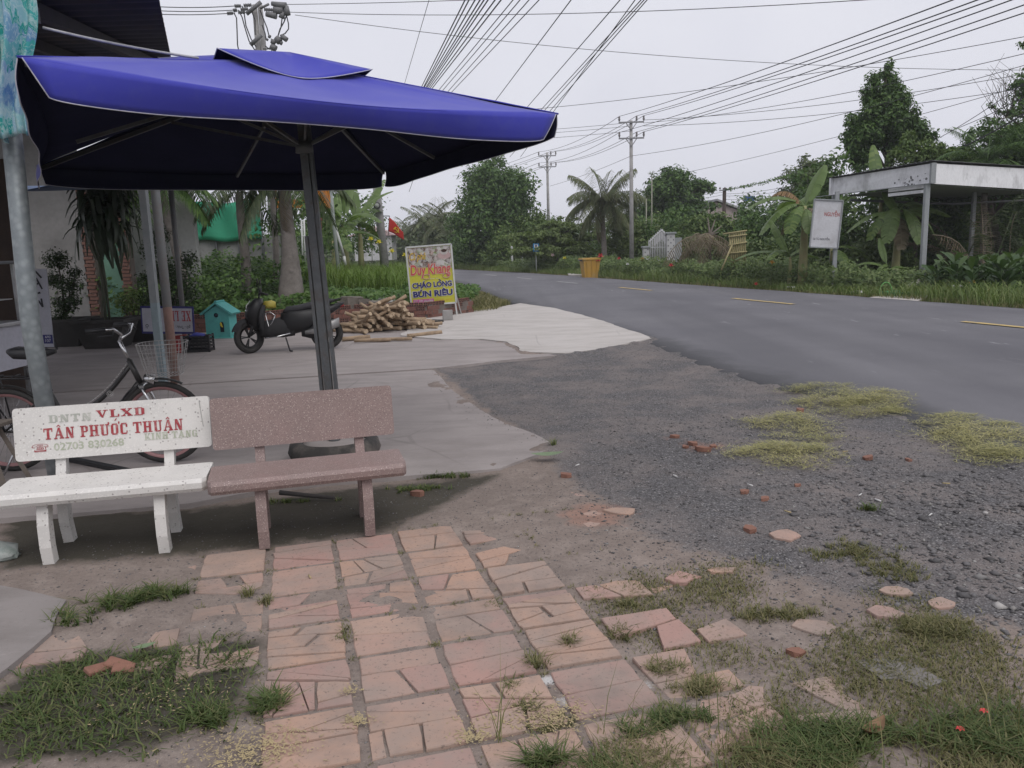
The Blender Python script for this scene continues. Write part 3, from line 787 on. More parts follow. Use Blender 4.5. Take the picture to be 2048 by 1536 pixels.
mown('strip of yellowed mown grass near the right edge', [[(1838, 850), (1900, 838), (1960, 845), (2060, 862), (2120, 900), (2060, 930), (1985, 940), (1900, 905), (1870, 880)]], 9000, 52)
mown('small flat patch of mown grass on the gravel', [[(1480, 915), (1540, 900), (1640, 905), (1668, 920), (1600, 942), (1530, 935)], [(1500, 850), (1560, 838), (1650, 845), (1640, 885), (1570, 890), (1530, 865)]], 5200, 53)
STRAW = M('straw', (.40, .32, .17), (.30, .24, .14), 8, .8)
r = np.random.default_rng(61); lim = []
for (u, v, rad, n) in ((1110, 1440, .11, 420), (545, 1500, .12, 260), (500, 1520, .14, 200), (715, 1450, .04, 140), (560, 1400, .05, 130), (945, 1480, .05, 160), (700, 1390, .03, 60), (450, 1530, .15, 300), (350, 1400, .25, 120), (1000, 1440, .15, 130)):
    c = gp(u, v); q = np.c_[r.normal(c.x, rad * .6, n), r.normal(c.y, rad * .5, n)]; lim.append(q)
q = np.concatenate(lim); V_, F_ = blades(np.c_[q, ground_h(q[:, 0], q[:, 1]) + .016], .013, .005, 1.0, 9, .1, .95)
tag(link('straw_chaff', np_mesh('straw_chaff', V_, F_, STRAW)), 'scattered yellow straw chaff on the tiles', 'chaff', kind='stuff')
# thin dry seed stalks standing in the grass
r = np.random.default_rng(62); q = scatter_poly(px([(1230, 1440), (1750, 1400), (2048, 1400), (2048, 1536), (1100, 1560)]), 60, r)
V_, F_ = blades(np.c_[q, ground_h(q[:, 0], q[:, 1])], .22, .0028, .5, 8, .5)
q2 = np.array([list(gp(1000, 1490)[:2])]) + r.normal(0, .008, (9, 2)); V2, F2 = blades(np.c_[q2, np.full(9, .015)], .2, .003, .9, 12, .5)
tag(link('seed_stalk', np_mesh('seed_stalk', np.concatenate([V_, V2]), np.concatenate([F_, F2 + len(V_)]), GRD)), 'thin dry seed stalks standing in the foreground grass', 'grass', kind='stuff')
# tiny weeds rooted in the tile joints
def joints(r, n):
    k_ = n // 9; b_ = np.where(r.random(k_) < .5, .13 + .3432 * r.integers(-2, 4, k_) + r.normal(0, .006, k_), r.uniform(-.6, 1.6, k_))
    a_ = np.where((b_ - .13) % .3432 < .02, r.uniform(1.9, 4.4, k_), 2.32 + .3445 * r.integers(-1, 7, k_) + r.normal(0, .006, k_))
    P2 = np.stack([b_ * BA_B[0] + a_ * BA_A[0], b_ * BA_B[1] + a_ * BA_A[1]], 1); return P2[r.integers(0, k_, n)] + r.normal(0, .011, (n, 2))
turf('joint_weeds', [(joints, 1500, .017)], GRD, 'tiny weeds and moss growing in the tile joints', 46, .0035, 1.0)
# brick fragments
BRK = M('brick_bit', (.24, .12, .085), (.19, .095, .07), 20, .9, bump=.4, bscale=60)
rb = random.Random(9)
for i, (u, v, s_) in enumerate([(1600, 830, .05), (1735, 927, .05), (1818, 927, .03), (1490, 993, .04), (1530, 1005, .035), (1502, 1068, .045), (1133, 958, .05), (1350, 882, .05), (1385, 897, .045), (1405, 910, .06), (1425, 903, .04), (1370, 903, .035), (1595, 977, .03), (835, 997, .06), (1592, 1314, .035)]):
    c = gp(u, v); mb = MB(); n = 6
    pl = [(s_ * rb.uniform(.7, 1.2) * math.cos(t * 2 * PI / n), s_ * .7 * rb.uniform(.7, 1.2) * math.sin(t * 2 * PI / n)) for t in range(n)]
    mb.prism(pl, 0, s_ * .55); mb.v = [v_ + Vector((rb.uniform(-.004, .004), rb.uniform(-.004, .004), rb.uniform(-.006, .004))) for v_ in mb.v]
    solo('brick_fragment', mb, BRK, 'small broken orange brick fragment lying on the grey gravel' if i < 13 else ('orange brick lump on the moss beside the slab' if i == 13 else 'pale brick chip in the dry grass near the tiles'), 'brick fragment', 'brick fragments on the gravel' if i < 13 else None, loc=(c.x, c.y, float(ground_h(c.x, c.y))), rz=rb.uniform(0, 6))
TB = thing('broken_roof_tile', 'snapped red roof tile lying in the left grass', 'tile', gp(215, 1350))
for k_, (dx, dy, rz, l_) in enumerate([(-.02, 0, 1.0, .12), (.04, .02, -.2, .11), (.07, -.01, .3, .08)]):
    mb = MB(); mb.box((0, 0, 0), (l_, .05, .02), None, .004); o = mb.build('tile_shard', BRK, TB); o.location = (dx, dy, .03); o.rotation_euler = (.25, .2, rz)
# leaves and litter
def fallen_leaf(u, v, L_, mat, label, rz, curl=.3):
    mb = MB()
    def fn(a, b):
        x = (a - .5) * L_; wv = L_ * .22 * math.sin(PI * min(max(a, .02), .98)) ** .8
        y = (b - .5) * 2 * wv; return (x, y, .01 + curl * (x * x / L_ + abs(y) * .5))
    mb.grid(fn, 8, 4); c = gp(u, v)
    return solo('fallen_leaf', mb, mat, label, 'leaf', loc=(c.x, c.y, float(ground_h(c.x, c.y)) + .012 + (.03 if v < 940 else 0)), rz=rz)
fallen_leaf(1095, 930, .24, M('leaf_fresh', (.17, .23, .13), (.13, .18, .10), 5), 'fresh green leaf lying at the slab corner', .1)
fallen_leaf(1745, 1488, .12, M('leaf_brown', (.22, .13, .07), (.15, .09, .05), 9), 'curled brown dead leaf in the foreground grass', .6, 1.2)
fallen_leaf(290, 1305, .09, M('leaf_fresh', (.16, .26, .12)), 'small green leaf fallen in the left grass', .5)
WHT = M('litter_white', (.62, .61, .60), (.5, .49, .48), 12, .6)
r2 = random.Random(14)
for i, (u, v) in enumerate([(1690, 914), (1500, 981), (1755, 1010), (1892, 975), (1720, 1000), (1860, 1043), (1575, 1033), (1350, 960), (1155, 940), (620, 1160)]):
    c = gp(u, v); mb = MB(); mb.tube([(-.022, 0, .008), (.022, 0, .008)], .0042, 6)
    solo('cigarette_end', mb, WHT if i % 3 else STRAW, 'pale cigarette end or straw bit dropped on the gravel', 'litter', 'litter bits on the gravel', loc=(c.x, c.y, float(ground_h(c.x, c.y)) + .006), rz=r2.uniform(0, 3))
RED = M('petal_red', (.6, .06, .06), (.5, .05, .05), 9)
for i, (u, v) in enumerate([(1965, 1456), (1918, 1493)]):
    c = gp(u, v); mb = MB()
    for t in range(6): a = t * PI / 3; mb.add([(0, 0, .03), (.011 * math.cos(a - .4), .011 * math.sin(a - .4), .035), (.015 * math.cos(a), .015 * math.sin(a), .03), (.011 * math.cos(a + .4), .011 * math.sin(a + .4), .035)], [(0, 1, 2, 3)])
    solo('fallen_flower', mb, RED, ['red fallen blossom farther from the camera, bottom right', 'red fallen blossom nearer the bottom edge, bottom right'][i], 'flower', loc=(c.x, c.y, .03))
# flat broken concrete lying in the grass, bottom right
for i, pl in enumerate([[(1710, 1335), (1790, 1326), (1850, 1348), (1900, 1380), (1850, 1396), (1800, 1375), (1760, 1378)], [(1960, 1440), (2030, 1445), (2040, 1470), (1970, 1475)]]):
    o = sheet('concrete_slab_fragment', px(pl), .030, .06, M('old_fragment', (.20, .185, .172), (.15, .138, .128), 6, .95, bump=.6, bscale=30, grime=(.12, .11, .095), gscale=5), None, .03, .035, 30 + i)
    tag(o, ['cracked grey concrete slab fragment among dry grass, bottom right', 'small pale concrete fragment beside red blossoms'][i], 'concrete')
# ================================================================== lettering
def text_mesh(body, mat, name='lettering', bold=0.0, shear=0.0, extr=.0008):
    c = bpy.data.curves.new(name, 'FONT'); c.body = body; c.offset = bold; c.shear = shear; c.extrude = 0; c.align_x = 'LEFT'
    c.resolution_u = 3
    o = bpy.data.objects.new(name, c); COL.objects.link(o)
    dg = bpy.context.evaluated_depsgraph_get(); me = bpy.data.meshes.new_from_object(o.evaluated_get(dg))
    COL.objects.unlink(o); bpy.data.objects.remove(o)
    me.name = name; me.materials.clear(); me.materials.append(mat); return me
def put_text(body, mat, parent, mtx, box, bold=0.0, shear=0.0, name='lettering', keep=False, slab=False):
    """box = (x0, y0, x1, y1) in the plane given by the 4x4 mtx (relative to the parent)"""
    me = slab_mesh(body, mat, name) if slab else text_mesh(body, mat, name, bold, shear)
    v = np.zeros(len(me.vertices) * 3, np.float32); me.vertices.foreach_get('co', v); v = v.reshape(-1, 3)
    lo, hi = v.min(0), v.max(0)
    sx = (box[2] - box[0]) / (hi[0] - lo[0]); sy = (box[3] - box[1]) / (hi[1] - lo[1])
    if keep: sx = sy = min(sx, sy)
    v[:, 0] = box[0] + (v[:, 0] - lo[0]) * sx; v[:, 1] = box[1] + (v[:, 1] - lo[1]) * sy
    m = np.array(mtx); v = v @ m[:3, :3].T + m[:3, 3]
    me.vertices.foreach_set('co', np.ascontiguousarray(v, np.float32).ravel()); me.update()
    return link(name, me, parent)
# a bold slab-serif alphabet built of strokes (letters painted by stencil)
SG = {
 'T': (.84, [(0, .86, .84, 1), (0, .66, .1, .86), (.74, .66, .84, .86), (.30, .1, .54, .86), (.18, 0, .66, .1)]),
 'A': (.92, [((.10, .1), (.21, .1), (.5, 1), (.40, 1)), ((.38, 1), (.58, 1), (.86, .1), (.60, .1)), (.25, .3, .62, .4), (0, 0, .32, .1), (.5, 0, .94, .1)]),
 'N': (.88, [(.12, .1, .24, .9), ((.10, 1), (.36, 1), (.78, 0), (.52, 0)), (.65, .1, .77, .9), (0, 0, .36, .1), (.55, .9, .88, 1)]),
 'P': (.74, [(.1, .1, .34, .9), (0, 0, .46, .1), (0, .9, .62, 1), (.52, .5, .74, .92), (.34, .42, .64, .52)]),
 'H': (.90, [(.1, .1, .33, .9), (.57, .1, .80, .9), (.33, .44, .57, .56), (0, 0, .42, .1), (0, .9, .42, 1), (.48, 0, .9, .1), (.48, .9, .9, 1)]),
 'U': (.86, [(.1, .1, .33, .9), (.60, .1, .74, .9), (.18, 0, .68, .1), (0, .9, .42, 1), (.5, .9, .86, 1)]),
 'O': (.78, [(.04, .12, .28, .88), (.50, .12, .74, .88), (.14, .88, .64, 1), (.14, 0, .64, .12)]),
 'C': (.76, [(.04, .12, .28, .88), (.14, .88, .66, 1), (.14, 0, .66, .12), (.56, .62, .72, .88), (.60, .12, .72, .3)]),
 'V': (.92, [((.08, .9), (.34, .9), (.56, 0), (.42, 0)), ((.66, .9), (.78, .9), (.52, 0), (.44, .1)), (0, .9, .42, 1), (.54, .9, .92, 1)]),
 'L': (.74, [(.1, .1, .34, .9), (0, .9, .46, 1), (0, 0, .74, .1), (.63, .1, .74, .34)]),
 'X': (.92, [((.06, .9), (.34, .9), (.86, .1), (.58, .1)), ((.66, .9), (.8, .9), (.26, .1), (.12, .1)), (0, .9, .42, 1), (.56, .9, .9, 1), (0, 0, .36, .1), (.5, 0, .94, .1)]),
 'D': (.84, [(.1, .1, .34, .9), (0, .9, .66, 1), (0, 0, .66, .1), (.56, .1, .80, .9)]),
 'K': (.90, [(.1, .1, .33, .9), ((.33, .4), (.62, .9), (.78, .9), (.42, .36)), ((.36, .56), (.52, .62), (.86, .1), (.6, .1)), (0, 0, .42, .1), (0, .9, .42, 1), (.54, .9, .88, 1), (.5, 0, .92, .1)]),
 'I': (.46, [(.11, .1, .35, .9), (0, 0, .46, .1), (0, .9, .46, 1)]),
 'G': (.80, [(.04, .12, .28, .88), (.14, .88, .68, 1), (.14, 0, .68, .12), (.58, .64, .74, .88), (.52, .12, .74, .42), (.42, .42, .80, .5)]),
 'E': (.76, [(.1, .1, .34, .9), (0, .9, .72, 1), (0, 0, .74, .1), (.62, .72, .72, .9), (.64, .1, .74, .3), (.34, .45, .56, .55)]),
}
DIA = {'^': [((.24, 1.06), (.36, 1.06), (.46, 1.17), (.46, 1.27)), ((.68, 1.06), (.56, 1.06), (.46, 1.17), (.46, 1.27))], '.': [(.38, -.2, .54, -.06)], '+': [(.76, .96, .9, 1.16)], "'": [((.42, 1.24), (.52, 1.24), (.70, 1.46), (.58, 1.46))], 'u': [(.28, 1.08, .62, 1.16), (.24, 1.14, .34, 1.24), (.56, 1.14, .66, 1.24)]}
DEC = {'Â': ('A', '^'), 'Ư': ('U', '+'), 'Ớ': ('O', "+'"), 'Ậ': ('A', '^.'), 'Ặ': ('A', 'u.'), 'Í': ('I', "'")}
def slab_mesh(body, mat, name, space=.12):
    mb = MB(); x = 0.0; k = 0
    for ch in body:
        if ch == ' ': x += .42; continue
        b, dd = DEC.get(ch, (ch, '')); wd, st = SG[b]
        for r in st + sum([DIA[d] for d in dd], []):
            z = .0003 * (k % 9) ; k += 1
            if len(r) == 4 and not hasattr(r[0], '__len__'):
                P = [(r[0], r[1]), (r[2], r[1]), (r[2], r[3]), (r[0], r[3])]
            else: P = r
            ar = sum(P[i][0] * P[(i + 1) % 4][1] - P[(i + 1) % 4][0] * P[i][1] for i in range(4))
            if ar < 0: P = list(reversed(P))
            mb.add([(x + p[0], p[1], z) for p in P], [(0, 1, 2, 3)])
        x += wd + space
    return mb.mesh(name, mat)

# ================================================================== benches
def terrazzo(name, base, chips, dens, patch):
    k = NT(name); p = k.co()
    c = k.mix(k.ramp(k.noise(5, 4), [(.3, 0.0), (.7, 1.0)]), base, tuple(x * .86 for x in base))
    v = k.n('ShaderNodeTexVoronoi'); v.inputs['Scale'].default_value = dens; k.l(p, v.inputs['Vector'])
    sp = k.n('ShaderNodeSeparateColor'); k.l(v.outputs['Color'], sp.inputs[0])
    cc = k.ramp(sp.outputs[0], chips, 'CONSTANT')
    msk = k.math('MULTIPLY', k.ramp(v.outputs['Distance'], [(.28, 1.0), (.42, 0.0)]), k.ramp(sp.outputs[1], [(.0, 1.0), (1.0, 1.0)]))
    c = k.mix(msk, c, cc)
    c = k.mix(k.ramp(k.noise(1.7, 5, .6), [(.48, 0.0), (.72, .55)]), c, patch)
    c = k.mix(k.ramp(k.noise(3.5, 6, .7), [(.62, 0.0), (.8, .4)]), c, tuple(x * .55 for x in base))
    k.set(c, .62, 0, .4); k.bump(k.noise(120, 3), .25, .002); return k.m
WTER = terrazzo('white_terrazzo', (.66, .64, .61), [(0, (.66, .64, .61)), (.80, (.30, .28, .27)), (.87, (.66, .64, .61)), (.95, (.42, .39, .36))], 75, (.58, .55, .51))
PTER = terrazzo('pink_terrazzo', (.255, .188, .174), [(0, (.235, .168, .157)), (.3, (.36, .285, .262)), (.55, (.17, .118, .112)), (.8, (.43, .36, .335)), (.93, (.13, .09, .09))], 140, (.27, .165, .153))
def bench(O, ang, mat, white):
    label = 'white terrazzo bench with red and green painted lettering' if white else 'pinkish brown terrazzo bench beside the umbrella base'
    b = thing('terrazzo_bench', label, 'bench', (O[0], O[1], 0), ang)
    zg = .018
    hl = .525
    # seat: slab with a rounded nose
    mb = MB(); prof = [(-.06, .355), (-.072, .375), (-.072, .405), (-.055, .425), (.26, .432), (.275, .42), (.275, .365), (.26, .355)]
    n = len(prof); ch = .035
    vs = []
    for x, ins in ((-hl, ch), (-hl + .02, 0), (hl - .02, 0), (hl, ch)):
        for y, z in prof: vs.append((x, y + (ins if y < 0 else -ins * .3), z))
    fs = [(i * n + j, (i + 1) * n + j, (i + 1) * n + (j + 1) % n, i * n + (j + 1) % n) for i in range(3) for j in range(n)]
    fs += [tuple(range(n)), tuple(reversed(range(3 * n, 4 * n)))]
    mb.add(vs, fs); mb.build('seat', mat, b)
    # backrest: a leaning slab with rounded upper corners
    tilt = Matrix.Rotation(R_(-9), 3, 'X')
    H_, T_ = .295, .045
    mb = MB(); rc = .02; out_ = []
    W_ = .515
    for cx, cz, a0 in ((W_ - rc, rc, -90), (W_ - rc, H_ - rc, 0), (-W_ + rc, H_ - rc, 90), (-W_ + rc, rc, 180)):
        for t in range(4): a = R_(a0 + t * 30); out_.append((cx + rc * math.cos(a), cz + rc * math.sin(a)))
    Mb = Matrix(((1, 0, 0), (0, 0, -1), (0, 1, 0)))     # xy polygon -> xz plane, front at -y
    mb.prism(out_, 0, T_, tilt @ Mb, (0, .375, .50))
    bk = mb.build('backrest', mat, b)
    # posts and legs: front legs bowed, rear posts run up behind the backrest
    for s_ in (-1, 1):
        mb = MB(); x = s_ * .285 + (-.01 if white else .02)
        pts = [(.005, zg), (-.012, .12), (-.008, .24), (.025, .358)]
        wv = .028; dv = .036
        vs = []
        for i, (y, z) in enumerate(pts):
            for sx, sy in ((-1, -1), (1, -1), (1, 1), (-1, 1)): vs.append((x + sx * wv, y + sy * dv, z))
        fs = [(i * 4 + j, i * 4 + (j + 1) % 4, (i + 1) * 4 + (j + 1) % 4, (i + 1) * 4 + j) for i in range(3) for j in range(4)] + [(3, 2, 1, 0), (12, 13, 14, 15)]
        mb.add(vs, fs); mb.build('front_leg', mat, b)
        mb = MB()
        pts = [(.33, zg), (.295, .15), (.30, .30), (.355, .46), (.418, .70)]
        vs = []
        for i, (y, z) in enumerate(pts):
            d2 = (.036, .036, .034, .028, .024)[i]
            for sx, sy in ((-1, -1), (1, -1), (1, 1), (-1, 1)): vs.append((x + sx * wv * .95, y + sy * d2 + .012, z))
        fs = [(i * 4 + j, i * 4 + (j + 1) % 4, (i + 1) * 4 + (j + 1) % 4, (i + 1) * 4 + j) for i in range(4) for j in range(4)] + [(3, 2, 1, 0), (16, 17, 18, 19)]
        mb.add(vs, fs); mb.build('rear_post', mat, b)
    # plane of the backrest front face, for lettering
    Mt = (Matrix.Translation((0, .375, .50)) @ (tilt @ Mb).to_4x4() @ Matrix.Translation((0, 0, T_ + .0015)))
    return b, bk, Mt
WB, WBK, WMT = bench((-2.185, 4.085), R_(12.6), WTER, True)
PB, PBK, PMT = bench((-1.125, 4.235), R_(15.5), PTER, False)
PAR = M('paint_red', (.36, .045, .055), (.30, .04, .05), 14, .7, grime=(.48, .25, .24), gscale=26)
PAG = M('paint_green_faded', (.36, .39, .29), (.43, .45, .36), 14, .7, grime=(.55, .55, .48), gscale=26)
PAG2 = M('paint_grey_green', (.36, .37, .32), (.44, .45, .41), 14, .7, grime=(.55, .54, .5), gscale=26)
def wtext(body, mat, box, slab=True, bold=.0):
    ws = body.split(' '); lens = [sum(SG[DEC.get(c, (c,))[0]][0] + .12 for c in w_) - .12 for w_ in ws]
    tot = sum(lens) + .54 * (len(ws) - 1); k_ = (box[2] - box[0]) / tot; x = box[0]
    yb = {c: (-.2 if any('.' in DEC.get(q, ('', ''))[1] for q in c) else 0, max([1.0] + [1.46 if "'" in DEC[q][1] else (1.27 if '^' in DEC[q][1] else 1.24 if 'u' in DEC[q][1] else 1.16) for q in c if q in DEC])) for c in ws}
    lo = min(v_[0] for v_ in yb.values()); hi = max(v_[1] for v_ in yb.values()); ky = (box[3] - box[1]) / (hi - lo)
    for w_, L_ in zip(ws, lens):
        put_text(w_, mat, WBK, WMT, (x, box[1] + (yb[w_][0] - lo) * ky, x + L_ * k_, box[1] + (yb[w_][1] - lo) * ky), bold, slab=slab); x += (L_ + .54) * k_
wtext('DNTN', PAG2, (-.335, .203, -.115, .245))
wtext('VLXD', PAR, (-.090, .212, .165, .255))
wtext('TÂN PHƯỚC THUẬN', PAR, (-.365, .098, .365, .203))
put_text('02703 830268', PAG, WBK, WMT, (-.318, .045, .045, .088), .018)
wtext('KÍNH TẶNG', PAG, (.155, .058, .440, .122))
put_text('\u260e', PAR, WBK, WMT, (-.43, .045, -.345, .09), .0, name='telephone_symbol')
# rain streak and chip marks on the white backrest
STK = M('dark_streak', (.30, .29, .28), (.42, .41, .39), 30, .8)
mb = MB(); pts = [(.462, .27), (.466, .22), (.470, .17), (.476, .12)]
for (a, b_) in zip(pts, pts[1:]):
    mb.add([(a[0] - .002, a[1], 0), (b_[0] - .0025, b_[1], 0), (b_[0] + .0015, b_[1], 0), (a[0] + .0025, a[1], 0)], [(0, 1, 2, 3)])
mb.v = [WMT @ v for v in mb.v]; mb.build('rust_streak', STK, WBK)

# ================================================================== blue umbrella
UB = Vector((-1.355, 5.88, .052))
k = NT('umbrella_blue'); p = k.co()
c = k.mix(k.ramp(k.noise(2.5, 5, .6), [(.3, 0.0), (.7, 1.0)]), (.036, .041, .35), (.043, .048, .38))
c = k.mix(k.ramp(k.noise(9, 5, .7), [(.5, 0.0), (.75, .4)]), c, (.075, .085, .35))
k.set(c, .75, 0, .3); k.b.inputs['Sheen Weight'].default_value = .25
k.bump(k.noise(300, 2), .15, .001)
BLUE = k.m
UNDER_SHADE = M('umbrella_blue_shaded', (.020, .021, .048), (.016, .017, .038), 4, .95, spec=.0)  # same blue cloth; the shade underneath is put into this darker colour
PIPE = M('white_piping', (.50, .50, .55), (.36, .36, .42), 10, .7)
STEEL = M('dark_steel', (.135, .14, .145), (.10, .105, .11), 8, .5, .55, .15, 60, grime=(.10, .075, .06), gscale=9)
UMB = thing('market_umbrella', 'large blue square market umbrella with tyre base behind the benches', 'umbrella', UB)
A_ = Vector((-2.33, 4.06, 2.57)); B_ = Vector((.385, 5.82, 2.50)); C_ = Vector((-1.18, 8.07, 2.36)); D_ = Vector((-3.81, 6.72, 2.36))
APX = Vector((-1.53, 6.09, 2.96))
def edge_pt(P, Q, t, sag=.05, inn=.10):
    q = P.lerp(Q, t); s_ = 4 * t * (1 - t)
    cen = Vector((APX.x, APX.y, q.z)); q = q + (cen - q).normalized() * inn * s_ + Vector((0, 0, -sag * s_)); return q
def panel(P, Q, t, s_, k_=.0):
    """s 0 at the eave, 1 at the apex; fabric sags between the ridges"""
    e = edge_pt(P, Q, t); r = e.lerp(APX, s_)
    sagm = 4 * t * (1 - t) * (1 - s_) * s_ * .22
    w4 = 1 - 4 * t * (1 - t)
    fold = .014 * math.sin(t * 17 + s_ * 3) * (1 - s_) * s_ * 2 + .010 * w4 * math.sin(t * 60 + s_ * 9) * (1 - s_) * min(1, s_ * 4) + .008 * math.sin(s_ * 22 + t * 8) * 4 * t * (1 - t) * (1 - s_) * s_
    return r + Vector((0, 0, -sagm + fold))
mbT = MB(); mbV = MB(); mbP = MB()
hole = .80                                        # the vent opening near the apex
pans = [(A_, B_), (B_, C_), (C_, D_), (D_, A_)]
for P, Q in pans:
    mbT.grid(lambda a, b: panel(P, Q, a, b * hole), 28, 14)
canopy = mbT.build('canopy', BLUE, UMB, True)
mdf = canopy.modifiers.new('thickness', 'SOLIDIFY'); mdf.thickness = .004; mdf.offset = -1
canopy.data.materials.append(UNDER_SHADE); mdf.material_offset = 1
for P in (A_, B_, C_, D_):
    mb = MB(); mb.tube([P.lerp(APX, s_ * .8 / 8) + Vector((0, 0, .003)) for s_ in range(9)], .0045, 5); mb.build('seam', BLUE, canopy, True)
def valance_fn(P, Q, drop, i):
    out_n = ((P + Q) / 2 - APX); out_n.z = 0; out_n.normalize()
    def fn(a, b):
        t = a; e = edge_pt(P, Q, t)
        s4 = 4 * t * (1 - t)
        d = drop * (1 - (.40 if i == 0 else .15) * math.exp(-((t - .5) / .34) ** 2)) * b
        # the front panel curls inward along its middle, waves near the corners
        inn = (.09 if i == 0 else -.05 if i == 3 else .05) * s4 ** .7 * b - (.015 * b if i == 3 else 0)
        wave = .014 * math.sin(t * 23 + i) * b * (1 - s4 * .6)
        cornerin = math.exp(-min(t, 1 - t) / .05) * .05 * b
        e = e + (Q - P).normalized() * ((.11 if i == 0 else .03) * b * (math.exp(-t / .035) - math.exp(-(1 - t) / .035)))
        return e + Vector((0, 0, -d + cornerin * .5)) - out_n * inn + out_n * (wave + .012 * math.sin(PI * b) - cornerin * .3)
    return fn
for i, (P, Q) in enumerate(pans):
    fn = valance_fn(P, Q, .205 if i in (0, 3) else .17, i)
    mb = MB(); mb.grid(lambda a, b: fn(.006 + a * .988, 1 - b), 40, 6)
    vo = mb.build('valance', BLUE, UMB, True); vo.data.materials.append(UNDER_SHADE)
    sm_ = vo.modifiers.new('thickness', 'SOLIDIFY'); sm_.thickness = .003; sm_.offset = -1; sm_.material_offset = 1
    mb = MB(); pts = [fn(.006 + .988 * j / 60, 1.0) for j in range(61)]
    pts = [fn(.006, b / 6) for b in range(6)] + pts + [fn(.994, b / 6) for b in range(5, -1, -1)]
    mb.tube(pts, .0032, 5); o = mb.build('piping', PIPE, vo, True)
# raised vent cap
VA = Vector((APX.x, APX.y, 0)) ; VA += Vector((.0, .0, 0))
def vcorner(P, f, z): q = VA.lerp(Vector((P.x, P.y, 0)), f); q.z = z; return q
vA, vB, vC, vD = vcorner(A_, .35, 2.90), vcorner(B_, .315, 2.875), vcorner(C_, .33, 2.90), vcorner(D_, .47, 3.09)
vap = Vector((APX.x, APX.y, 3.03))
mbT = MB()
vp = [(vA, vB), (vB, vC), (vC, vD), (vD, vA)]
def vpanel(P, Q, a, b):
    s4 = 4 * a * (1 - a); e = P.lerp(Q, a); cen = Vector((APX.x, APX.y, e.z)); e = e + (cen - e).normalized() * .09 * s4 + Vector((0, 0, -.10 * s4))
    r = e.lerp(vap, b); return r + Vector((0, 0, -.02 * s4 * b * (1 - b) * 4))
for P, Q in vp: mbT.grid(lambda a, b: vpanel(P, Q, a, b), 18, 7)
vt = mbT.build('vent_cap', BLUE, UMB, True); md = vt.modifiers.new('thickness', 'SOLIDIFY'); md.thickness = .004; md.offset = -1
vt.data.materials.append(UNDER_SHADE); md.material_offset = 1
mb = MB()
loop = [vpanel(P, Q, a / 18, 0) for P, Q in vp for a in range(18)]; loop.append(loop[0]); mb.tube(loop, .0036, 5)
mb.build('piping', PIPE, vt, True)
# post: a square tube between two flat bars, standing in a concrete-filled tyre
top = Vector((-1.475, 6.02, 2.90)); base = Vector((UB.x, UB.y, .16))
mb = MB(); mb.bar(base, top, .056, .056, (1, 0, 0)); mb.build('post', STEEL, UMB, True)
dv = (top - base).normalized(); perp = Vector((.985, .17, 0))
for s_, a0, a1 in ((-1, .10, .60), (1, .10, .97)):
    mb = MB(); o_ = perp * (.054 * s_); mb.bar(base + o_ + dv * a0, base + o_ * .85 + dv * (a1 * 2.6), .022, .05, (0, 1, 0)); mb.build('flat_bar', STEEL, UMB, True)
mb = MB(); mb.tube([base + Vector((0, 0, -.02)), base + Vector((0, 0, .1))], .045, 12); mb.build('sleeve', STEEL, UMB, True)
hub = base.lerp(top, .90)
for P in (A_, B_, C_, D_):
    mb = MB(); e = P + (APX - P) * .02 + Vector((0, 0, -.03)); mb.bar(APX + Vector((0, 0, -.09)), e, .022, .03); r_o = mb.build('rib', STEEL, UMB, True)
    mid = (APX + Vector((0, 0, -.09))).lerp(e, .45); mb = MB(); mb.bar(base.lerp(top, .80), mid + Vector((0, 0, -.02)), .018, .022); mb.build('strut', STEEL, r_o, True)
for P, Q in pans:
    e = edge_pt(P, Q, .5) + Vector((0, 0, .0)); mb = MB(); mb.bar(APX + Vector((0, 0, -.10)), e.lerp(APX, .10) + Vector((0, 0, -.10)), .018, .024); r_o = mb.build('rib', STEEL, UMB, True)
    mid = (APX + Vector((0, 0, -.12))).lerp(e, .42); mb = MB(); mb.bar(base.lerp(top, .80), mid, .015, .02); mb.build('strut', STEEL, r_o, True)
mb = MB(); mb.lathe([(.0, .05), (.06, .04), (.065, -.04), (.0, -.05)], 12, base.lerp(top, .80)); mb.build('slider_hub', STEEL, UMB, True)
RUB = M('tyre_rubber', (.032, .030, .029), (.05, .046, .043), 9, .85, bump=.3, bscale=50, grime=(.14, .12, .105), gscale=5)
mb = MB(); mb.lathe([(.275, .0), (.325, .03), (.345, .08), (.33, .135), (.285, .165), (.235, .150), (.225, .12)], 40, (UB.x, UB.y, UB.z))
ty = mb.build('tyre', RUB, UMB, True)
mb = MB(); mb.lathe([(.235, .118), (.232, .135), (.15, .142), (.0, .146)], 32, (UB.x, UB.y, UB.z)); mb.build('concrete_fill', YARD, ty, True)

# ================================================================== posts, lean-to roof, cloth, rope on the left
k = NT('galvanised'); p = k.co()
v = k.n('ShaderNodeTexVoronoi'); v.inputs['Scale'].default_value = 22; k.l(p, v.inputs['Vector'])
c = k.mix(k.noise(18, 4, .7), (.27, .30, .31), (.17, .19, .20)); c = k.mix(k.ramp(v.outputs['Distance'], [(.2, .5), (.6, 0.0)]), c, (.37, .40, .41))
c = k.mix(k.ramp(k.noise(3, 5, .6), [(.58, 0.0), (.75, .5)]), c, (.14, .135, .12))
k.set(c, .5, .35, .5); GALV = k.m
PL = at(80, 790, 5.05)
ptop = at(2, 150, 5.05)
mb = MB(); mb.tube([(PL.x + .05, 5.05, .04), (PL.x - .0, 5.05, 1.2), (ptop.x + .05, 5.05, 3.32)], .056, 16)
gpole = solo('steel_pipe_post', mb, GALV, 'spotted galvanised pipe post at the left, in front of the bicycle', 'post')
ROOFM = M('roof_sheet_dark', (.055, .053, .062), (.04, .038, .046), 3, .7, .3, grime=(.075, .06, .05), gscale=2)
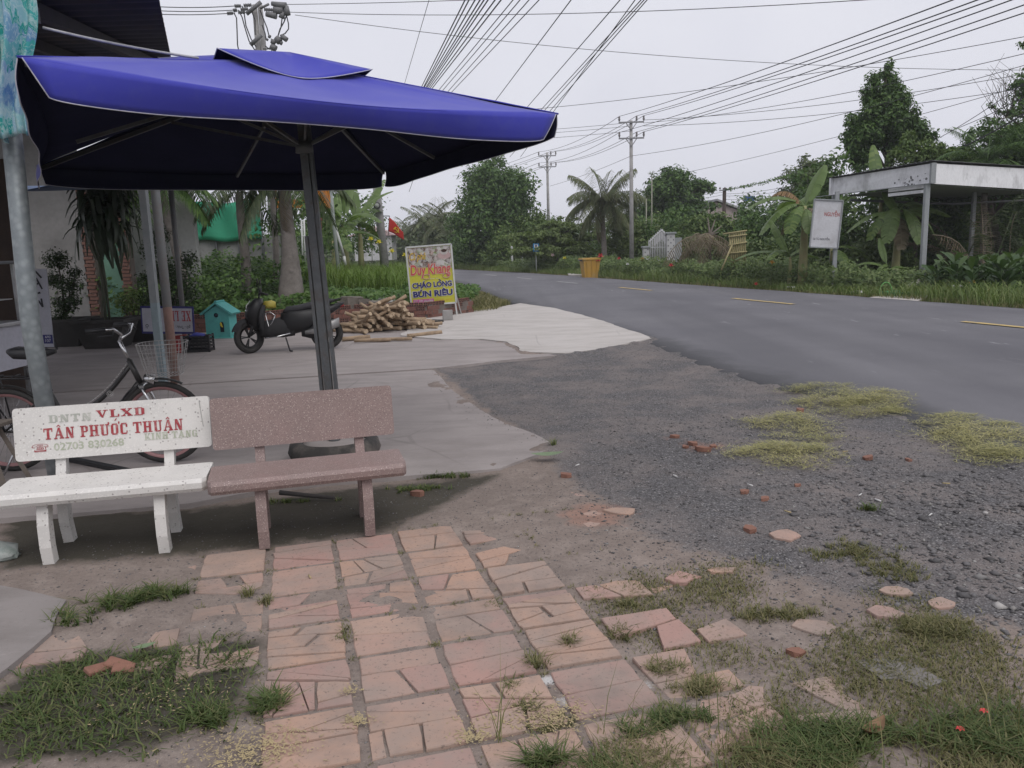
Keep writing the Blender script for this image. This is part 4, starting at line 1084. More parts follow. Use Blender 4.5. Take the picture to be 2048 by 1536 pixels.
RF = thing('corrugated_roof', 'dark corrugated metal lean-to roof overhead at top left', 'roof', (-5.5, 7.5, 3.3))
mb = MB()
e1 = at(300, -90, 4.4); e2 = at(344, 124, 10.0)
sl = (e2.z - e1.z) / (e2.y - e1.y)
ncor = 260
def roof(a, b):
    y = 4.97 + 5.5 * b; t = (y - e1.y) / (e2.y - e1.y); xr = e1.x + (e2.x - e1.x) * t
    x = -9.5 + (xr + 9.5) * a
    return (x, y, e1.z + sl * (y - e1.y) + .016 * math.sin(b * ncor * .5) )
mb.grid(roof, 6, 420); rs = mb.build('roof_sheet', ROOFM, RF, True)
WOODD = M('dark_timber', (.06, .052, .05), (.045, .04, .038), 6, .8, bump=.2, bscale=30)
for a0, b0, a1, b1, wd in (((-2.9), 5.0, (-4.05), 10.2, .07), ((-4.4), 5.0, (-5.6), 10.2, .07), ((-3.45), 5.0, (-4.75), 10.2, .05)):
    mb = MB(); mb.bar((a0, b0, e1.z + sl * (b0 - e1.y) - .07), (a1, b1, e1.z + sl * (b1 - e1.y) - .07), wd, .09); mb.build('rafter', WOODD, RF, True)
for y in (5.10, 9.6):
    mb = MB(); z = e1.z + sl * (y - e1.y) - .16; mb.bar((-9.3, y, z), (-2.75 - (y - 5) * .28, y, z), .08, .09); mb.build('beam', STEEL, RF, True)
# patterned cloth tied round the post
k = NT('floral_cloth'); p = k.co()
v = k.n('ShaderNodeTexVoronoi'); v.inputs['Scale'].default_value = 9; wv = k.mix(.12, p, k.n('ShaderNodeTexNoise').outputs[1], 'ADD'); k.l(wv, v.inputs['Vector'])
sp = k.n('ShaderNodeSeparateColor'); k.l(v.outputs['Color'], sp.inputs[0])
c = k.ramp(sp.outputs[0], [(0, (.02, .24, .22)), (.35, (.04, .32, .30)), (.6, (.24, .44, .47)), (.85, (.08, .20, .38)), (1, (.38, .54, .56))])
n_ = k.noise(14, 5, .6, wv, 1.5)
c = k.mix(k.ramp(n_, [(.46, 0.0), (.50, .7), (.54, 0.0)]), c, (.46, .56, .56))
c = k.mix(k.ramp(k.noise(6, 4, .6, wv, 1.0), [(.55, 0.0), (.62, .7)]), c, (.36, .50, .50))
c = k.mix(k.ramp(k.noise(5, 3, .6, wv), [(.62, 0.0), (.68, .7)]), c, (.06, .15, .34))
k.set(c, .85, 0, .1); k.bump(k.noise(250, 2), .2, .001); CLOTH = k.m
mb = MB()
def cloth(a, b):
    z = 3.42 + (2.31 - 3.42) * b
    wid = .62 - .14 * b + .03 * math.sin(b * 5); u0 = -3.28 + .06 * b
    th = a * 22
    fold = .045 * math.sin(th) + .025 * math.sin(th * 2.3 + b * 3) + .02 * math.sin(a * 9 - b * 4)
    zb = z + .025 * math.sin(th * .7) * b
    return (u0 + wid * a + .015 * math.sin(b * 9 + a * 4), 4.84 + fold, zb)
mb.grid(cloth, 90, 34)
cl = solo('hanging_cloth', mb, CLOTH, 'teal and blue floral cloth hanging from the roof at top left', 'cloth')
cl.modifiers.new('thickness', 'SOLIDIFY').thickness = .003
# rope
mb = MB(); a = Vector((-3.2, 4.95, 3.06)); a = at(85, 55, 4.95); b = at(397, 116, 5.45)
mb.tube([a.lerp(b, t / 12) + Vector((0, 0, -.012 * 4 * (t / 12) * (1 - t / 12))) for t in range(13)], .008, 6)
solo('rope', mb, M('rope_white', (.50, .50, .52), (.38, .38, .4), 30, .9, bump=.5, bscale=200), 'pale rope tied from the left post to the umbrella top', 'rope')

# three awning posts behind the bicycle
def two_tone(name, up, low, zc):
    k = NT(name); g = k.wpos(); sx = k.n('ShaderNodeSeparateXYZ'); k.l(g, sx.inputs[0])
    f = k.ramp(k.math('ADD', k.math('SUBTRACT', sx.outputs[2], zc), k.math('MULTIPLY', k.math('SUBTRACT', k.noise(9, 3), .5), .05)), [(.49, 0.0), (.51, 1.0)])
    f = k.math('GREATER_THAN', k.math('ADD', sx.outputs[2], k.math('MULTIPLY', k.noise(9, 3), .04)), zc)
    c = k.mix(f, low, up); c = k.mix(k.ramp(k.noise(12, 5, .7), [(.45, 0.0), (.75, .5)]), c, tuple(x * .55 for x in low))
    k.set(c, .6, .1, .4); return k.m
for (ub, vb, Y, ut, vt_, r, m_, n_, lab) in (
    (329, 790, 9.35, 283, 350, .056, two_tone('post_blue', (.19, .20, .205), (.19, .235, .255), 1.10), 4, 'square grey-blue awning post, leftmost of the three'),
    (351, 770, 9.75, 307, 350, .053, two_tone('post_pink', (.155, .16, .16), (.30, .195, .165), 1.02), 16, 'round awning post with faded pink lower half, middle one'),
    (373, 704, 13.42, 339, 350, .042, two_tone('post_tan', (.15, .155, .155), (.30, .215, .185), .45), 16, 'farther round awning post carrying the upside-down sign')):
    b = at(ub, vb, Y); t = at(ut, vt_, Y); mb = MB(); zb = .056
    d = (t - b) / (t.z - b.z); b0 = b + d * (zb - b.z); t0 = b + d * (3.45 - b.z)
    mb.tube([b0, b0.lerp(t0, .5), t0], r, n_, True, n_ > 4)
    solo('awning_post', mb, m_, lab, 'post')
mb = MB(); q0, q1 = at(335, 364, 9.7), at(512, 372, 11.0)
def tarp(a, b):  # visible strip at the posts; hidden reach to the house added for shade
    xr = q1.x - .26 * 5.6 * b; x = -9.0 + (xr + 9.0) * a; y = 9.5 + 5.6 * b + a * .8
    return (x, y, q0.z + .05 + .40 * b - .07 * math.sin(PI * a * 3) ** 2 * (1 - b) + .02 * math.sin(a * 31 + b * 5))
mb.grid(tarp, 50, 16); tp = solo('blue_tarpaulin', mb, M('tarp_blue', (.06, .10, .19), (.05, .08, .15), 4, .6), 'dull blue tarpaulin strung between the awning posts, its unseen reach added for shade', 'tarpaulin')
tp.modifiers.new('thickness', 'SOLIDIFY').thickness = .004

# ================================================================== things of the stall: cart, signs, crate, birdhouse
WPANEL = M('white_panel', (.44, .44, .49), (.40, .40, .45), 3, .5, grime=(.34, .33, .34), gscale=2)
ALU = M('aluminium', (.45, .45, .46), (.36, .36, .37), 10, .4, .6)
k = NT('glass_pane'); k.set((.55, .60, .60), .05, 0, .5); k.b.inputs['Transmission Weight'].default_value = .9; k.b.inputs['Alpha'].default_value = .15; GLASS = k.m
cr0 = at(56, 748, 7.75)
CT = thing('food_cart', 'glass topped food cart with white side panel at the left edge', 'cart', (cr0.x - .75, 7.3, .052))
X0, X1, Yf, Yb = cr0.x - 1.5, cr0.x + .02, 7.1, 7.75
for y in (Yf, Yb):
    mb = MB(); mb.box(((X0 + X1) / 2, y, .80), (X1 - X0, .018, .40), None, .004); mb.build('side_panel', WPANEL, CT, True)
for x in (X0 + .01, X1 - .01):
    mb = MB(); mb.box((x, (Yf + Yb) / 2, .80), (.018, Yb - Yf - .022, .398)); mb.build('end_panel', WPANEL, CT, True)
mb = MB(); mb.box(((X0 + X1) / 2, (Yf + Yb) / 2, 1.022), (X1 - X0 + .06, Yb - Yf + .06, .035), None, .006); mb.build('counter', ALU, CT, True)
for x in (X0 + .02, X1 - .02):
    for y in (Yf + .02, Yb - .02):
        mb = MB(); mb.box((x, y, 1.31), (.025, .025, .54)); mb.build('upright', ALU, CT, True)
        mb = MB(); mb.box((x, y, .324), (.03, .03, .54)); mb.build('leg', STEEL, CT, True)
mb = MB(); mb.box(((X0 + X1) / 2, (Yf + Yb) / 2, 1.595), (X1 - X0 + .04, Yb - Yf + .04, .03), None, .005); mb.build('top', STEEL, CT, True)
mb = MB(); mb.box(((X0 + X1) / 2, Yf + .02, 1.31), (X1 - X0 - .07, .005, .53)); mb.build('glass_pane', GLASS, CT, True)
mb = MB(); mb.box(((X0 + X1) / 2, (Yf + Yb) / 2, 1.25), (X1 - X0 - .08, Yb - Yf - .1, .008)); mb.build('shelf', ALU, CT, True)
for x, m_ in ((X1 - .25, M('pot_grey', (.3, .3, .28))), (X1 - .6, M('pot_brown', (.22, .14, .10)))):
    mb = MB(); mb.lathe([(.0, 0), (.10, 0), (.13, .08), (.125, .10), (.0, .10)], 16, (x, 7.42, 1.043)); tag(mb.build('food_pan', m_), ['round grey food pan inside the cart', 'round brown food pan inside the cart'][x < X1 - .4], 'pan')
mb = MB(); mb.lathe([(0, 0), (.05, .0), (.14, .06), (.12, .13), (.03, .16), (0, .16)], 10, (X1 - .42, 7.4, 1.256)); mb.v = [v_ + Vector((random.uniform(-.02, .02), 0, random.uniform(-.02, .02))) for v_ in mb.v]
tag(mb.build('plastic_bag', WHT), 'crumpled white plastic bag on the cart shelf', 'bag')
# upright narrow sign leaning beside the cart
INK = M('ink_black', (.03, .03, .035)); NAVY = M('sign_navy', (.035, .035, .16), (.03, .03, .13), 8)
def plate(name, label, quad_px, Y, mat, th=.02, cat='sign', border=None, lean=0.0):
    """flat board from four photo corners (tl, tr, br, bl) at one distance; returns root + local frame (x right, y up, unit metres, origin bl)"""
    tl, tr, br, bl = [at(u, v, Y) for u, v in quad_px]
    X = ((tr - tl) + (br - bl)) / 2; Z = ((tl - bl) + (tr - br)) / 2
    W_, H_ = X.length, Z.length; X.normalize(); N = X.cross(Z).normalized(); Z = N.cross(X).normalized()
    root = thing(name, label, cat, bl)
    Mx = Matrix((X, Z, N)).transposed().to_4x4()
    mb = MB(); mb.box((W_ / 2, H_ / 2, -th / 2), (W_, H_, th)); mb.v = [Mx @ v for v in mb.v]; mb.build('board', mat, root)
    return root, Mx, W_, H_
def on(root, Mx, mb, name, mat): mb.v = [Mx @ v for v in mb.v]; return mb.build(name, mat, root)
VS, VX, VW, VH = plate('narrow_signboard', 'narrow white upright signboard with black handwriting beside the cart', [(52, 536), (102, 538), (108, 692), (58, 694)], 13.2, WPANEL)
def strokes(lines, wd, z=.002):
    mb = MB()
    for k_, ((x1_, y1_), (x2_, y2_)) in enumerate(lines):
        d = Vector((x2_ - x1_, y2_ - y1_)); d.normalize(); n = Vector((-d.y, d.x)) * wd / 2; zz = z + .0004 * k_
        mb.add([(x1_ - n.x, y1_ - n.y, zz), (x2_ - n.x, y2_ - n.y, zz), (x2_ + n.x, y2_ + n.y, zz), (x1_ + n.x, y1_ + n.y, zz)], [(0, 1, 2, 3)])
    return mb
def vpx(u, v): return (VW * (u - 52 - (v - 536) * .037) / 50, VH * (694 - v) / 157)
on(VS, VX, strokes([(vpx(80, 541), vpx(92, 555)), (vpx(81, 555), vpx(79, 569)), (vpx(79, 569), vpx(87, 564)), (vpx(81, 555), vpx(92, 577)), (vpx(80, 586), vpx(88, 584)), (vpx(83, 600), vpx(91, 613)), (vpx(91, 613), vpx(89, 596))], .03), 'handwriting', INK)
mb = MB(); a = vpx(76, 669); b = vpx(107, 687); mb.box(((a[0] + b[0]) / 2, (a[1] + b[1]) / 2, .002), (abs(b[0] - a[0]), abs(a[1] - b[1]), .003)); on(VS, VX, mb, 'purple_label', NAVY)
WTX = M('ink_white', (.62, .62, .66))
put_text('107', WTX, VS, VX @ Matrix.Translation((0, 0, .0045)), (vpx(92, 684)[0], vpx(92, 684)[1], vpx(103, 678)[0], vpx(103, 678)[1]), .01)
put_text('692', WTX, VS, VX @ Matrix.Translation((0, 0, .0045)), (vpx(92, 676)[0], vpx(92, 676)[1], vpx(103, 671)[0], vpx(103, 671)[1]), .01)
mb = MB(); mb.bar((VW * .5, 0, -.03), (VW * .5, -.08, -.2), .03, .03); mb.bar((VW * .5, VH * .8, -.03), (VW * .5, -.1, -.45), .03, .02); on(VS, VX, mb, 'stand', STEEL)
# upside-down sign on the farther post
US, UX, UW, UH = plate('upside_down_sign', 'white sign with red letters hung upside down on the farther post', [(282, 611), (388, 613), (389, 667), (284, 667)], 13.25, NAVY)
mb = MB(); mb.box((UW / 2, UH / 2, .002), (UW - .05, UH - .07, .004)); on(US, UX, mb, 'white_face', WPANEL)
flip = UX @ Matrix.Translation((UW, UH, .0055)) @ Matrix.Rotation(PI, 4, 'Z')
put_text('XE LI', PAR, US, flip, (.045, .075, .35, .245), slab=True)
put_text('giờ - Trưa :', INK, US, flip, (.06, .305, .30, .375), .008)
put_text('I', NAVY, US, flip, (.004, .075, .022, .245), .03)
put_text('ở', INK, US, flip, (UW - .12, .30, UW - .07, .37), .008)
# birdhouse
TEAL = M('turquoise_paint', (.095, .385, .36), (.085, .35, .33), 4, .55, grime=(.07, .27, .25), gscale=6, bump=.1, bscale=30)
b0 = at(445, 673, 15.2)
BH = thing('birdhouse', 'turquoise wooden birdhouse box with gabled roof on the brick wall end', 'birdhouse', (b0.x, 15.2, b0.z), R_(-6))
w2 = .235; h1 = .46; h2 = .60
HOLE = M('dark_hole', (.012, .02, .03))
mb = MB(); mb.prism([(-w2, 0), (w2, 0), (w2, h1), (0, h2), (-w2, h1)], -.16, .16, Matrix(((1, 0, 0), (0, 0, -1), (0, 1, 0)))); mb.build('box', TEAL, BH)
for s_ in (-1, 1):
    mb = MB(); a = Vector((0, 0, h2 + .045)); b = Vector((s_ * (w2 + .075), 0, h1 - .02)); d = (b - a); mb.bar(a + Vector((s_ * .004, 0, 0)), b, .40, .035, (0, 0, 1)); mb.build('roof_board', TEAL, BH)
mb = MB(); mb.box((0, 0, h2 + .075), (.05, .34, .03), None, .005); mb.build('ridge_cap', TEAL, BH)
mb = MB(); mb.box((0, -.01, -.012), (2 * w2 + .10, .40, .024), None, .004); mb.build('base_board', TEAL, BH)
mb = MB(); mb.lathe([(.0, .004), (.042, .004), (.045, -.02), (.0, -.02)], 20, (-.01, -.163, .42), Matrix(((1, 0, 0), (0, 0, -1), (0, 1, 0)))); mb.build('round_hole', HOLE, BH)
arch = [(.05, .10), (.125, .10), (.125, .25)] + [(.0875 + .0375 * math.cos(R_(t)), .25 + .045 * math.sin(R_(t))) for t in range(20, 181, 20)]
mb = MB(); mb.prism(arch, .161, .164, Matrix(((1, 0, 0), (0, 0, -1), (0, 1, 0)))); mb.build('arched_hole', HOLE, BH)
YEL = M('yellow_plastic', (.55, .44, .04), (.48, .38, .03), 8)
mb = MB(); mb.loft([((.072, -.168, .285), .006, .004, (1, 0, 0), (0, 1, 0)), ((.072, -.17, .26), .02, .008, (1, 0, 0), (0, 1, 0)), ((.078, -.17, .22), .022, .008, (1, 0, 0), (0, 1, 0)), ((.10, -.17, .19), .010, .006, (1, 0, 0), (0, 1, 0))], 8); tag(mb.build('toy_bird', YEL, None), 'small yellow bird figure in the arched birdhouse opening', 'bird figure')
bpy.data.objects['toy_bird'].location = (b0.x, 15.2, b0.z); bpy.data.objects['toy_bird'].rotation_euler = (0, 0, R_(-6))
# plinth under the birdhouse and the crate beside it
mb = MB(); mb.box((b0.x, 15.25, (b0.z - .024 + .05) / 2), (1.3, .5, b0.z - .024 - .05), None, .01); solo('low_plinth', mb, M('plinth', (.07, .065, .065), (.05, .047, .045), 5, .9), 'low dark concrete plinth under the turquoise birdhouse', 'plinth')
BLK = M('black_plastic', (.018, .018, .02), (.012, .012, .014), 8, .5)
c0 = gp(393, 705, .056)
CRT = thing('plastic_crate', 'black slatted plastic crate on the ground by the awning post', 'crate', (c0.x, c0.y + .15, .056), .1)
for i in range(5):
    z = .03 + i * .055
    mb = MB()
    for a, b in (((-.19, -.14), (.19, -.14)), ((.19, -.14), (.19, .14)), ((.19, .14), (-.19, .14)), ((-.19, .14), (-.19, -.14))): mb.bar((a[0], a[1], z), (b[0], b[1], z), .012, .026)
    mb.build('slat', BLK, CRT)
for sx in (-1, 1):
    for sy in (-1, 1):
        mb = MB(); mb.box((sx * .19, sy * .14, .14), (.03, .03, .28)); mb.build('corner_post', BLK, CRT)
for t in range(5):
    for sy in (-1, 1): mb = MB(); mb.box((-.13 + t * .065, sy * .135, .14), (.014, .008, .26)); mb.build('upright_slat', BLK, CRT)
mb = MB(); mb.box((0, 0, .012), (.37, .27, .012)); mb.build('bottom', BLK, CRT)
mb = MB(); mb.loft([((c0.x - .12, c0.y + .1, .30), .05, .03, (0, 1, 0), (0, 0, 1)), ((c0.x - .02, c0.y + .1, .34), .08, .035, (0, 1, 0), (0, 0, 1)), ((c0.x + .1, c0.y + .12, .32), .06, .03, (0, 1, 0), (0, 0, 1))], 10)
solo('blue_cloth', mb, M('cloth_blue', (.05, .06, .30)), 'crumpled blue rag stuffed in the black crate', 'rag')
mb = MB(); mb.bar((c0.x - .36, c0.y - .02, .33), (c0.x - .13, c0.y - .02, .35), .03, .012); mb.bar((c0.x - .34, c0.y, .06), (c0.x - .34, c0.y, .335), .2, .012, (0, 1, 0)); solo('red_stool', mb, M('red_plastic', (.30, .03, .03)), 'red plastic stool beside the black crate', 'stool')
# bits near the white bench: fallen pipe, stool legs, plastic bag
mb = MB(); a = gp(140, 918, .07); b = gp(275, 946, .07); mb.bar(a, b, .05, .03); solo('steel_bar', mb, BLK, 'black steel bar lying on the concrete behind the white bench', 'bar')
mb = MB(); a = gp(560, 985, .07); b = gp(668, 996, .05); mb.tube([a, b], [.018, .013], 6); solo('stick', mb, WOODD, 'dark stick lying under the pink bench', 'stick')
ST = thing('wooden_stool', 'wooden stool with slanted legs at the left edge behind the white bench', 'stool', tuple(gp(-30, 975, .05)))
s0 = Vector(gp(-30, 975, .05)); OLDW = M('old_wood', (.19, .16, .135), (.13, .11, .095), 9, .85, bump=.3, bscale=40)
for dx, dy in ((.16, -.10), (.15, .16), (-.14, -.1), (-.14, .16)):
    mb = MB(); mb.bar(s0 + Vector((dx * 1.35, dy * 1.2, 0)), s0 + Vector((dx * .55, dy * .6, .42)), .035, .03); mb.build('leg', OLDW, ST, True)
mb = MB(); mb.box(s0 + Vector((0, .02, .44)), (.34, .28, .03), None, .006); mb.build('seat', OLDW, ST, True)
mb = MB(); g = gp(8, 1122)
mb.loft([((g.x - .12, g.y, .05), .03, .02, (0, 1, 0), (0, 0, 1)), ((g.x - .05, g.y, .06), .09, .045, (0, 1, 0), (0, 0, 1)), ((g.x + .05, g.y - .02, .055), .07, .035, (0, 1, 0), (0, 0, 1)), ((g.x + .09, g.y - .03, .045), .02, .015, (0, 1, 0), (0, 0, 1))], 12)
mb.v = [v_ + Vector((random.uniform(-.012, .012), random.uniform(-.012, .012), random.uniform(-.008, .01))) for v_ in mb.v]
solo('plastic_bag', mb, M('bag_grey', (.36, .38, .36), (.20, .24, .22), 14, .35), 'crumpled pale plastic bag on the ground left of the bench', 'bag')

# dark timber partition behind the cart
DP = thing('timber_partition', 'dark timber board partition at the far left behind the cart', 'partition', (at(-60, 600, 9.2).x, 9.2, .056))
xl_, xr_ = at(-330, 500, 9.2).x, at(34, 500, 9.2).x; nb2 = 9
for i in range(nb2):
    x = xl_ + (xr_ - xl_) * (i + .5) / nb2; mb = MB(); mb.box((x, 9.2 + .012 * (i % 2), 1.40), ((xr_ - xl_) / nb2 - .006, .025, 2.66)); mb.build('board', M('board_dark_%d' % (i % 3), (.060, .040, .030), (.038, .026, .021), 5, .9, bump=.3, bscale=25), DP, True)
# ================================================================== bicycle
CHROME = M('chrome', (.62, .62, .63), (.5, .5, .5), 12, .22, .95)
FRAME = M('frame_black', (.028, .027, .028), (.04, .038, .036), 8, .35, .2)
TYRE = M('bike_tyre', (.022, .021, .021), (.035, .033, .03), 10, .8)
RIMP = M('rim_pink', (.33, .17, .17), (.26, .14, .14), 10, .45, .2)
RIMS = M('rim_silver', (.34, .33, .33), (.28, .27, .27), 10, .4, .6)
def wheel(parent, c, R, rt_, tyre_m, rim_m, name, M3=None, spokes=28, hubm=CHROME, rimw=.014):
    """wheel turning round the local y axis"""
    My = Matrix(((1, 0, 0), (0, 0, 1), (0, -1, 0)))          # lathe axis z -> y
    MM = (M3 @ My) if M3 is not None else My
    pr = [(R - rt_ + rt_ * math.cos(a), rt_ * math.sin(a)) for a in [i * 2 * PI / 10 for i in range(11)]]
    mb = MB(); mb.lathe(pr, 40, c, MM); root = mb.build(name, tyre_m, parent)
    rr = R - 2 * rt_ + .004
    mb = MB(); mb.lathe([(rr, -rimw), (rr - .02, -rimw * .8), (rr - .024, 0), (rr - .02, rimw * .8), (rr, rimw)], 40, c, MM); mb.build('rim', rim_m, root)
    mb = MB(); c = Vector(c)
    for i in range(spokes):
        a = 2 * PI * i / spokes; s_ = (-1) ** i
        p = MM @ Vector((rr * math.cos(a), rr * math.sin(a), 0)); q = MM @ Vector((.02 * math.cos(a + .9 * s_), .02 * math.sin(a + .9 * s_), .03 * s_))
        mb.tube([c + p, c + q], .0016, 4, False)
    mb.build('spokes', CHROME, root)
    mb = MB(); mb.tube([c + MM @ Vector((0, 0, -.05)), c + MM @ Vector((0, 0, .05))], .02, 10); mb.build('hub', hubm, root)
    return root
rear = gp(30, 942, .052); frnt = gp(336, 925, .052)
BA = math.atan2(frnt.y - rear.y, frnt.x - rear.x); WBASE = (frnt - rear).length
BK = thing('bicycle', 'black step-through bicycle with wire basket parked behind the white bench', 'bicycle', rear, BA)
Rw = .315; bx = WBASE
rw = wheel(BK, (0, 0, Rw), Rw, .022, TYRE, RIMP, 'rear_wheel'); fw_ = wheel(BK, (bx, 0, Rw), Rw, .022, TYRE, RIMP, 'front_wheel')
head_t = Vector((bx - .20, 0, .80)); head_b = Vector((bx - .135, 0, .62)); bb = Vector((.44, 0, .29)); seat_t = Vector((.27, 0, .72))
mb = MB()
def curve2(a, b, bulge, n=8):
    return [a.lerp(b, t / n) + Vector((0, 0, bulge * 4 * (t / n) * (1 - t / n))) for t in range(n + 1)]
mb.tube(curve2(head_t + Vector((.01, 0, -.03)), bb + Vector((-.02, 0, .10)), -.07), .017, 10)
mb.tube(curve2(head_b + Vector((-.01, 0, .01)), bb, -.08), .022, 10)
mb.tube([bb, seat_t], .017, 10); mb.tube([head_t, head_b], .022, 10)
for s_ in (-1, 1):
    mb.tube([bb + Vector((0, s_ * .04, 0)), Vector((0, s_ * .06, Rw))], .009, 8); mb.tube([Vector((.33, s_ * .02, .60)), Vector((0, s_ * .06, Rw))], .008, 8)
mb.build('frame', FRAME, BK)
mb = MB()
pts = [a + Vector((0, -.0, .019)) for a in curve2(head_t + Vector((0, 0, -.02)), bb + Vector((-.02, 0, .12)), -.07, 26)]
for i in range(0, 26, 1): mb.bar(pts[i].lerp(pts[i + 1], .2), pts[i].lerp(pts[i + 1], .62), .022, .003)
mb.build('decal_strip', WHT, BK)
put_text('@', CHROME, BK, Matrix.Translation((bx - .36, -.024, .52)) @ Matrix.Rotation(R_(90), 4, 'X') @ Matrix.Rotation(R_(35), 4, 'Z'), (0, 0, .05, .05), .01, name='decal')
mb = MB()
for s_ in (-1, 1):
    mb.tube([head_b + Vector((.01, s_ * .03, -.02)), head_b + Vector((.045, s_ * .055, -.08)), Vector((bx, s_ * .055, Rw))], [.014, .012, .009], 8)
mb.box(head_b + Vector((.012, 0, -.02)), (.04, .09, .03), None, .008); mb.build('fork', CHROME, BK)
mb = MB(); st = head_t + Vector((-.055, 0, .15)); mb.tube([head_t, st], .013, 10); mb.build('stem', CHROME, BK)
mb = MB()
for s_ in (-1, 1): mb.tube([st, st + Vector((.05, s_ * .08, .05)), st + Vector((.04, s_ * .19, .10)), st + Vector((-.05, s_ * .25, .10))], .011, 8)
hb = mb.build('handlebar', CHROME, BK)
for s_ in (-1, 1):
    mb = MB(); mb.tube([st + Vector((-.0, s_ * .225, .10)), st + Vector((-.12, s_ * .27, .095))], .017, 10); mb.build('grip', BLK, hb)
    mb = MB(); mb.tube([st + Vector((.04, s_ * .19, .09)), st + Vector((.05, s_ * .23, .06)), st + Vector((-.04, s_ * .27, .055))], .006, 6); mb.build('brake_lever', BLK, hb)
mb = MB(); mb.tube([seat_t + Vector((.02, 0, -.06)), seat_t + Vector((-.035, 0, .12))], .0125, 10); mb.build('seat_post', CHROME, BK)
mb = MB(); sc_ = seat_t + Vector((-.04, 0, .16))
mb.loft([(sc_ + Vector((-.14, 0, .025)), .075, .02, (0, 1, 0), (0, 0, 1)), (sc_ + Vector((-.10, 0, .01)), .10, .045, (0, 1, 0), (0, 0, 1)), (sc_ + Vector((.0, 0, 0)), .075, .045, (0, 1, 0), (0, 0, 1)), (sc_ + Vector((.10, 0, 0)), .032, .03, (0, 1, 0), (0, 0, 1)), (sc_ + Vector((.17, 0, .01)), .018, .016, (0, 1, 0), (0, 0, 1))], 14)
mb.build('saddle', BLK, BK)
mb = MB(); z = 2 * Rw + .09
for s_ in (-1, 1):
    mb.tube([(.26, s_ * .05, z - .02), (-.28, s_ * .065, z)], .007, 6); mb.tube([(-.22, s_ * .065, z), (0, s_ * .065, Rw)], .006, 6); mb.tube([(-.05, s_ * .065, z), (0, s_ * .065, Rw)], .006, 6)
for x in (.22, .1, -.02, -.14, -.26): mb.tube([(x, -.06, z), (x, .06, z)], .006, 6)
mb.tube([(.2, -.05, z), (.2, -.05, z + .06), (.2, .05, z + .06), (.2, .05, z)], .006, 6)
mb.build('rear_rack', BLK, BK)
for (cx, nm, a0, a1) in ((0, 'rear_mudguard', 10, 175), (bx, 'front_mudguard', 60, 150)):
    mb = MB()
    def mg(a, b): t = R_(a0 + (a1 - a0) * a); r = Rw + .028 - .012 * abs(b - .5) * 2; return (cx + r * math.cos(t), (b - .5) * .055, Rw + r * math.sin(t))
    mb.grid(mg, 18, 4); o = mb.build(nm, FRAME, BK)
mb = MB()
for i in range(10): t = R_(36 * i); mb.tube([bb + Vector((.085 * math.cos(t), -.05, .085 * math.sin(t))), bb + Vector((.085 * math.cos(t + R_(36)), -.05, .085 * math.sin(t + R_(36))))], .007, 5, False)
mb.tube([bb + Vector((0, -.06, 0)), bb + Vector((.12, -.075, -.10))], .009, 6); mb.tube([bb + Vector((0, .06, 0)), bb + Vector((-.12, .075, .10))], .009, 6)
for s_, e in ((-1, Vector((.12, -.12, -.10))), (1, Vector((-.12, .12, .10)))): mb.box(bb + e, (.08, .07, .02), None, .005)
mb.tube([bb + Vector((0, -.055, .085)), Vector((0, -.045, Rw + .035))], .004, 4); mb.tube([bb + Vector((0, -.055, -.085)), Vector((0, -.045, Rw - .035))], .004, 4)
mb.build('crankset', CHROME, BK)
mb = MB(); mb.tube([(.12, -.07, .28), (.02, -.2, .02)], .008, 6); mb.build('kickstand', CHROME, BK)
# wire basket
mb = MB(); bc = head_t + Vector((.25, 0, -.12)); top_ = (.17, .16); bot_ = (.12, .11); hgt = .24
def ring(f, z_):
    w_ = bot_[0] + (top_[0] - bot_[0]) * f; d_ = bot_[1] + (top_[1] - bot_[1]) * f; P = []
    for i in range(25):
        a = 2 * PI * i / 24; ca, sa = math.cos(a), math.sin(a)
        P.append(bc + Vector((w_ * math.copysign(abs(ca) ** .6, ca), d_ * math.copysign(abs(sa) ** .6, sa), z_))); 
    return P
rings = [ring(f, hgt * f) for f in (0, .25, .5, .75, 1)]
for i, r in enumerate(rings): mb.tube(r, .0032 if i in (0, 4) else .002, 5, False)
for i in range(24): mb.tube([rings[0][i], rings[4][i]], .002, 4, False)
for i in range(-3, 4): mb.tube([bc + Vector((i * .03, -.10, 0)), bc + Vector((i * .03, .10, 0))], .002, 4, False)
mb.build('wire_basket', M('wire_grey', (.40, .39, .38), (.3, .29, .28), 20, .45, .5), BK)
mb = MB(); mb.tube([head_b + Vector((.03, 0, .04)), head_b + Vector((.11, 0, .02))], [.03, .04], 12); mb.build('front_lamp', CHROME, BK)

# ================================================================== motor scooter
SP = gp(501, 707, .056); SR = gp(656, 698, .056)
SA = math.atan2(SP.y - SR.y, SP.x - SR.x); SL = (SP - SR).length; ks = SL / 1.28
MS = thing('motor_scooter', 'black motor scooter on its side stand before the firewood', 'scooter', SR, SA)
lean_ = Matrix.Rotation(R_(4), 4, 'X')
GLOSS = M('scooter_black', (.016, .016, .017), (.012, .012, .013), 4, .45, .0, spec=.35)
MATT = M('scooter_matt', (.020, .020, .022), (.028, .027, .028), 9, .8)
SEATM = M('seat_vinyl', (.030, .030, .034), (.022, .022, .026), 9, .7, bump=.2, bscale=60)
GRILL = M('muffler_silver', (.30, .295, .29), (.24, .235, .235), 8, .45, .5)
Yx = (0, 1, 0); Zx = (0, 0, 1); Xx = (1, 0, 0)
def S(o):  # scale the part's mesh to the measured wheelbase
    o.data.transform(lean_ @ Matrix.Scale(ks, 4)); return o
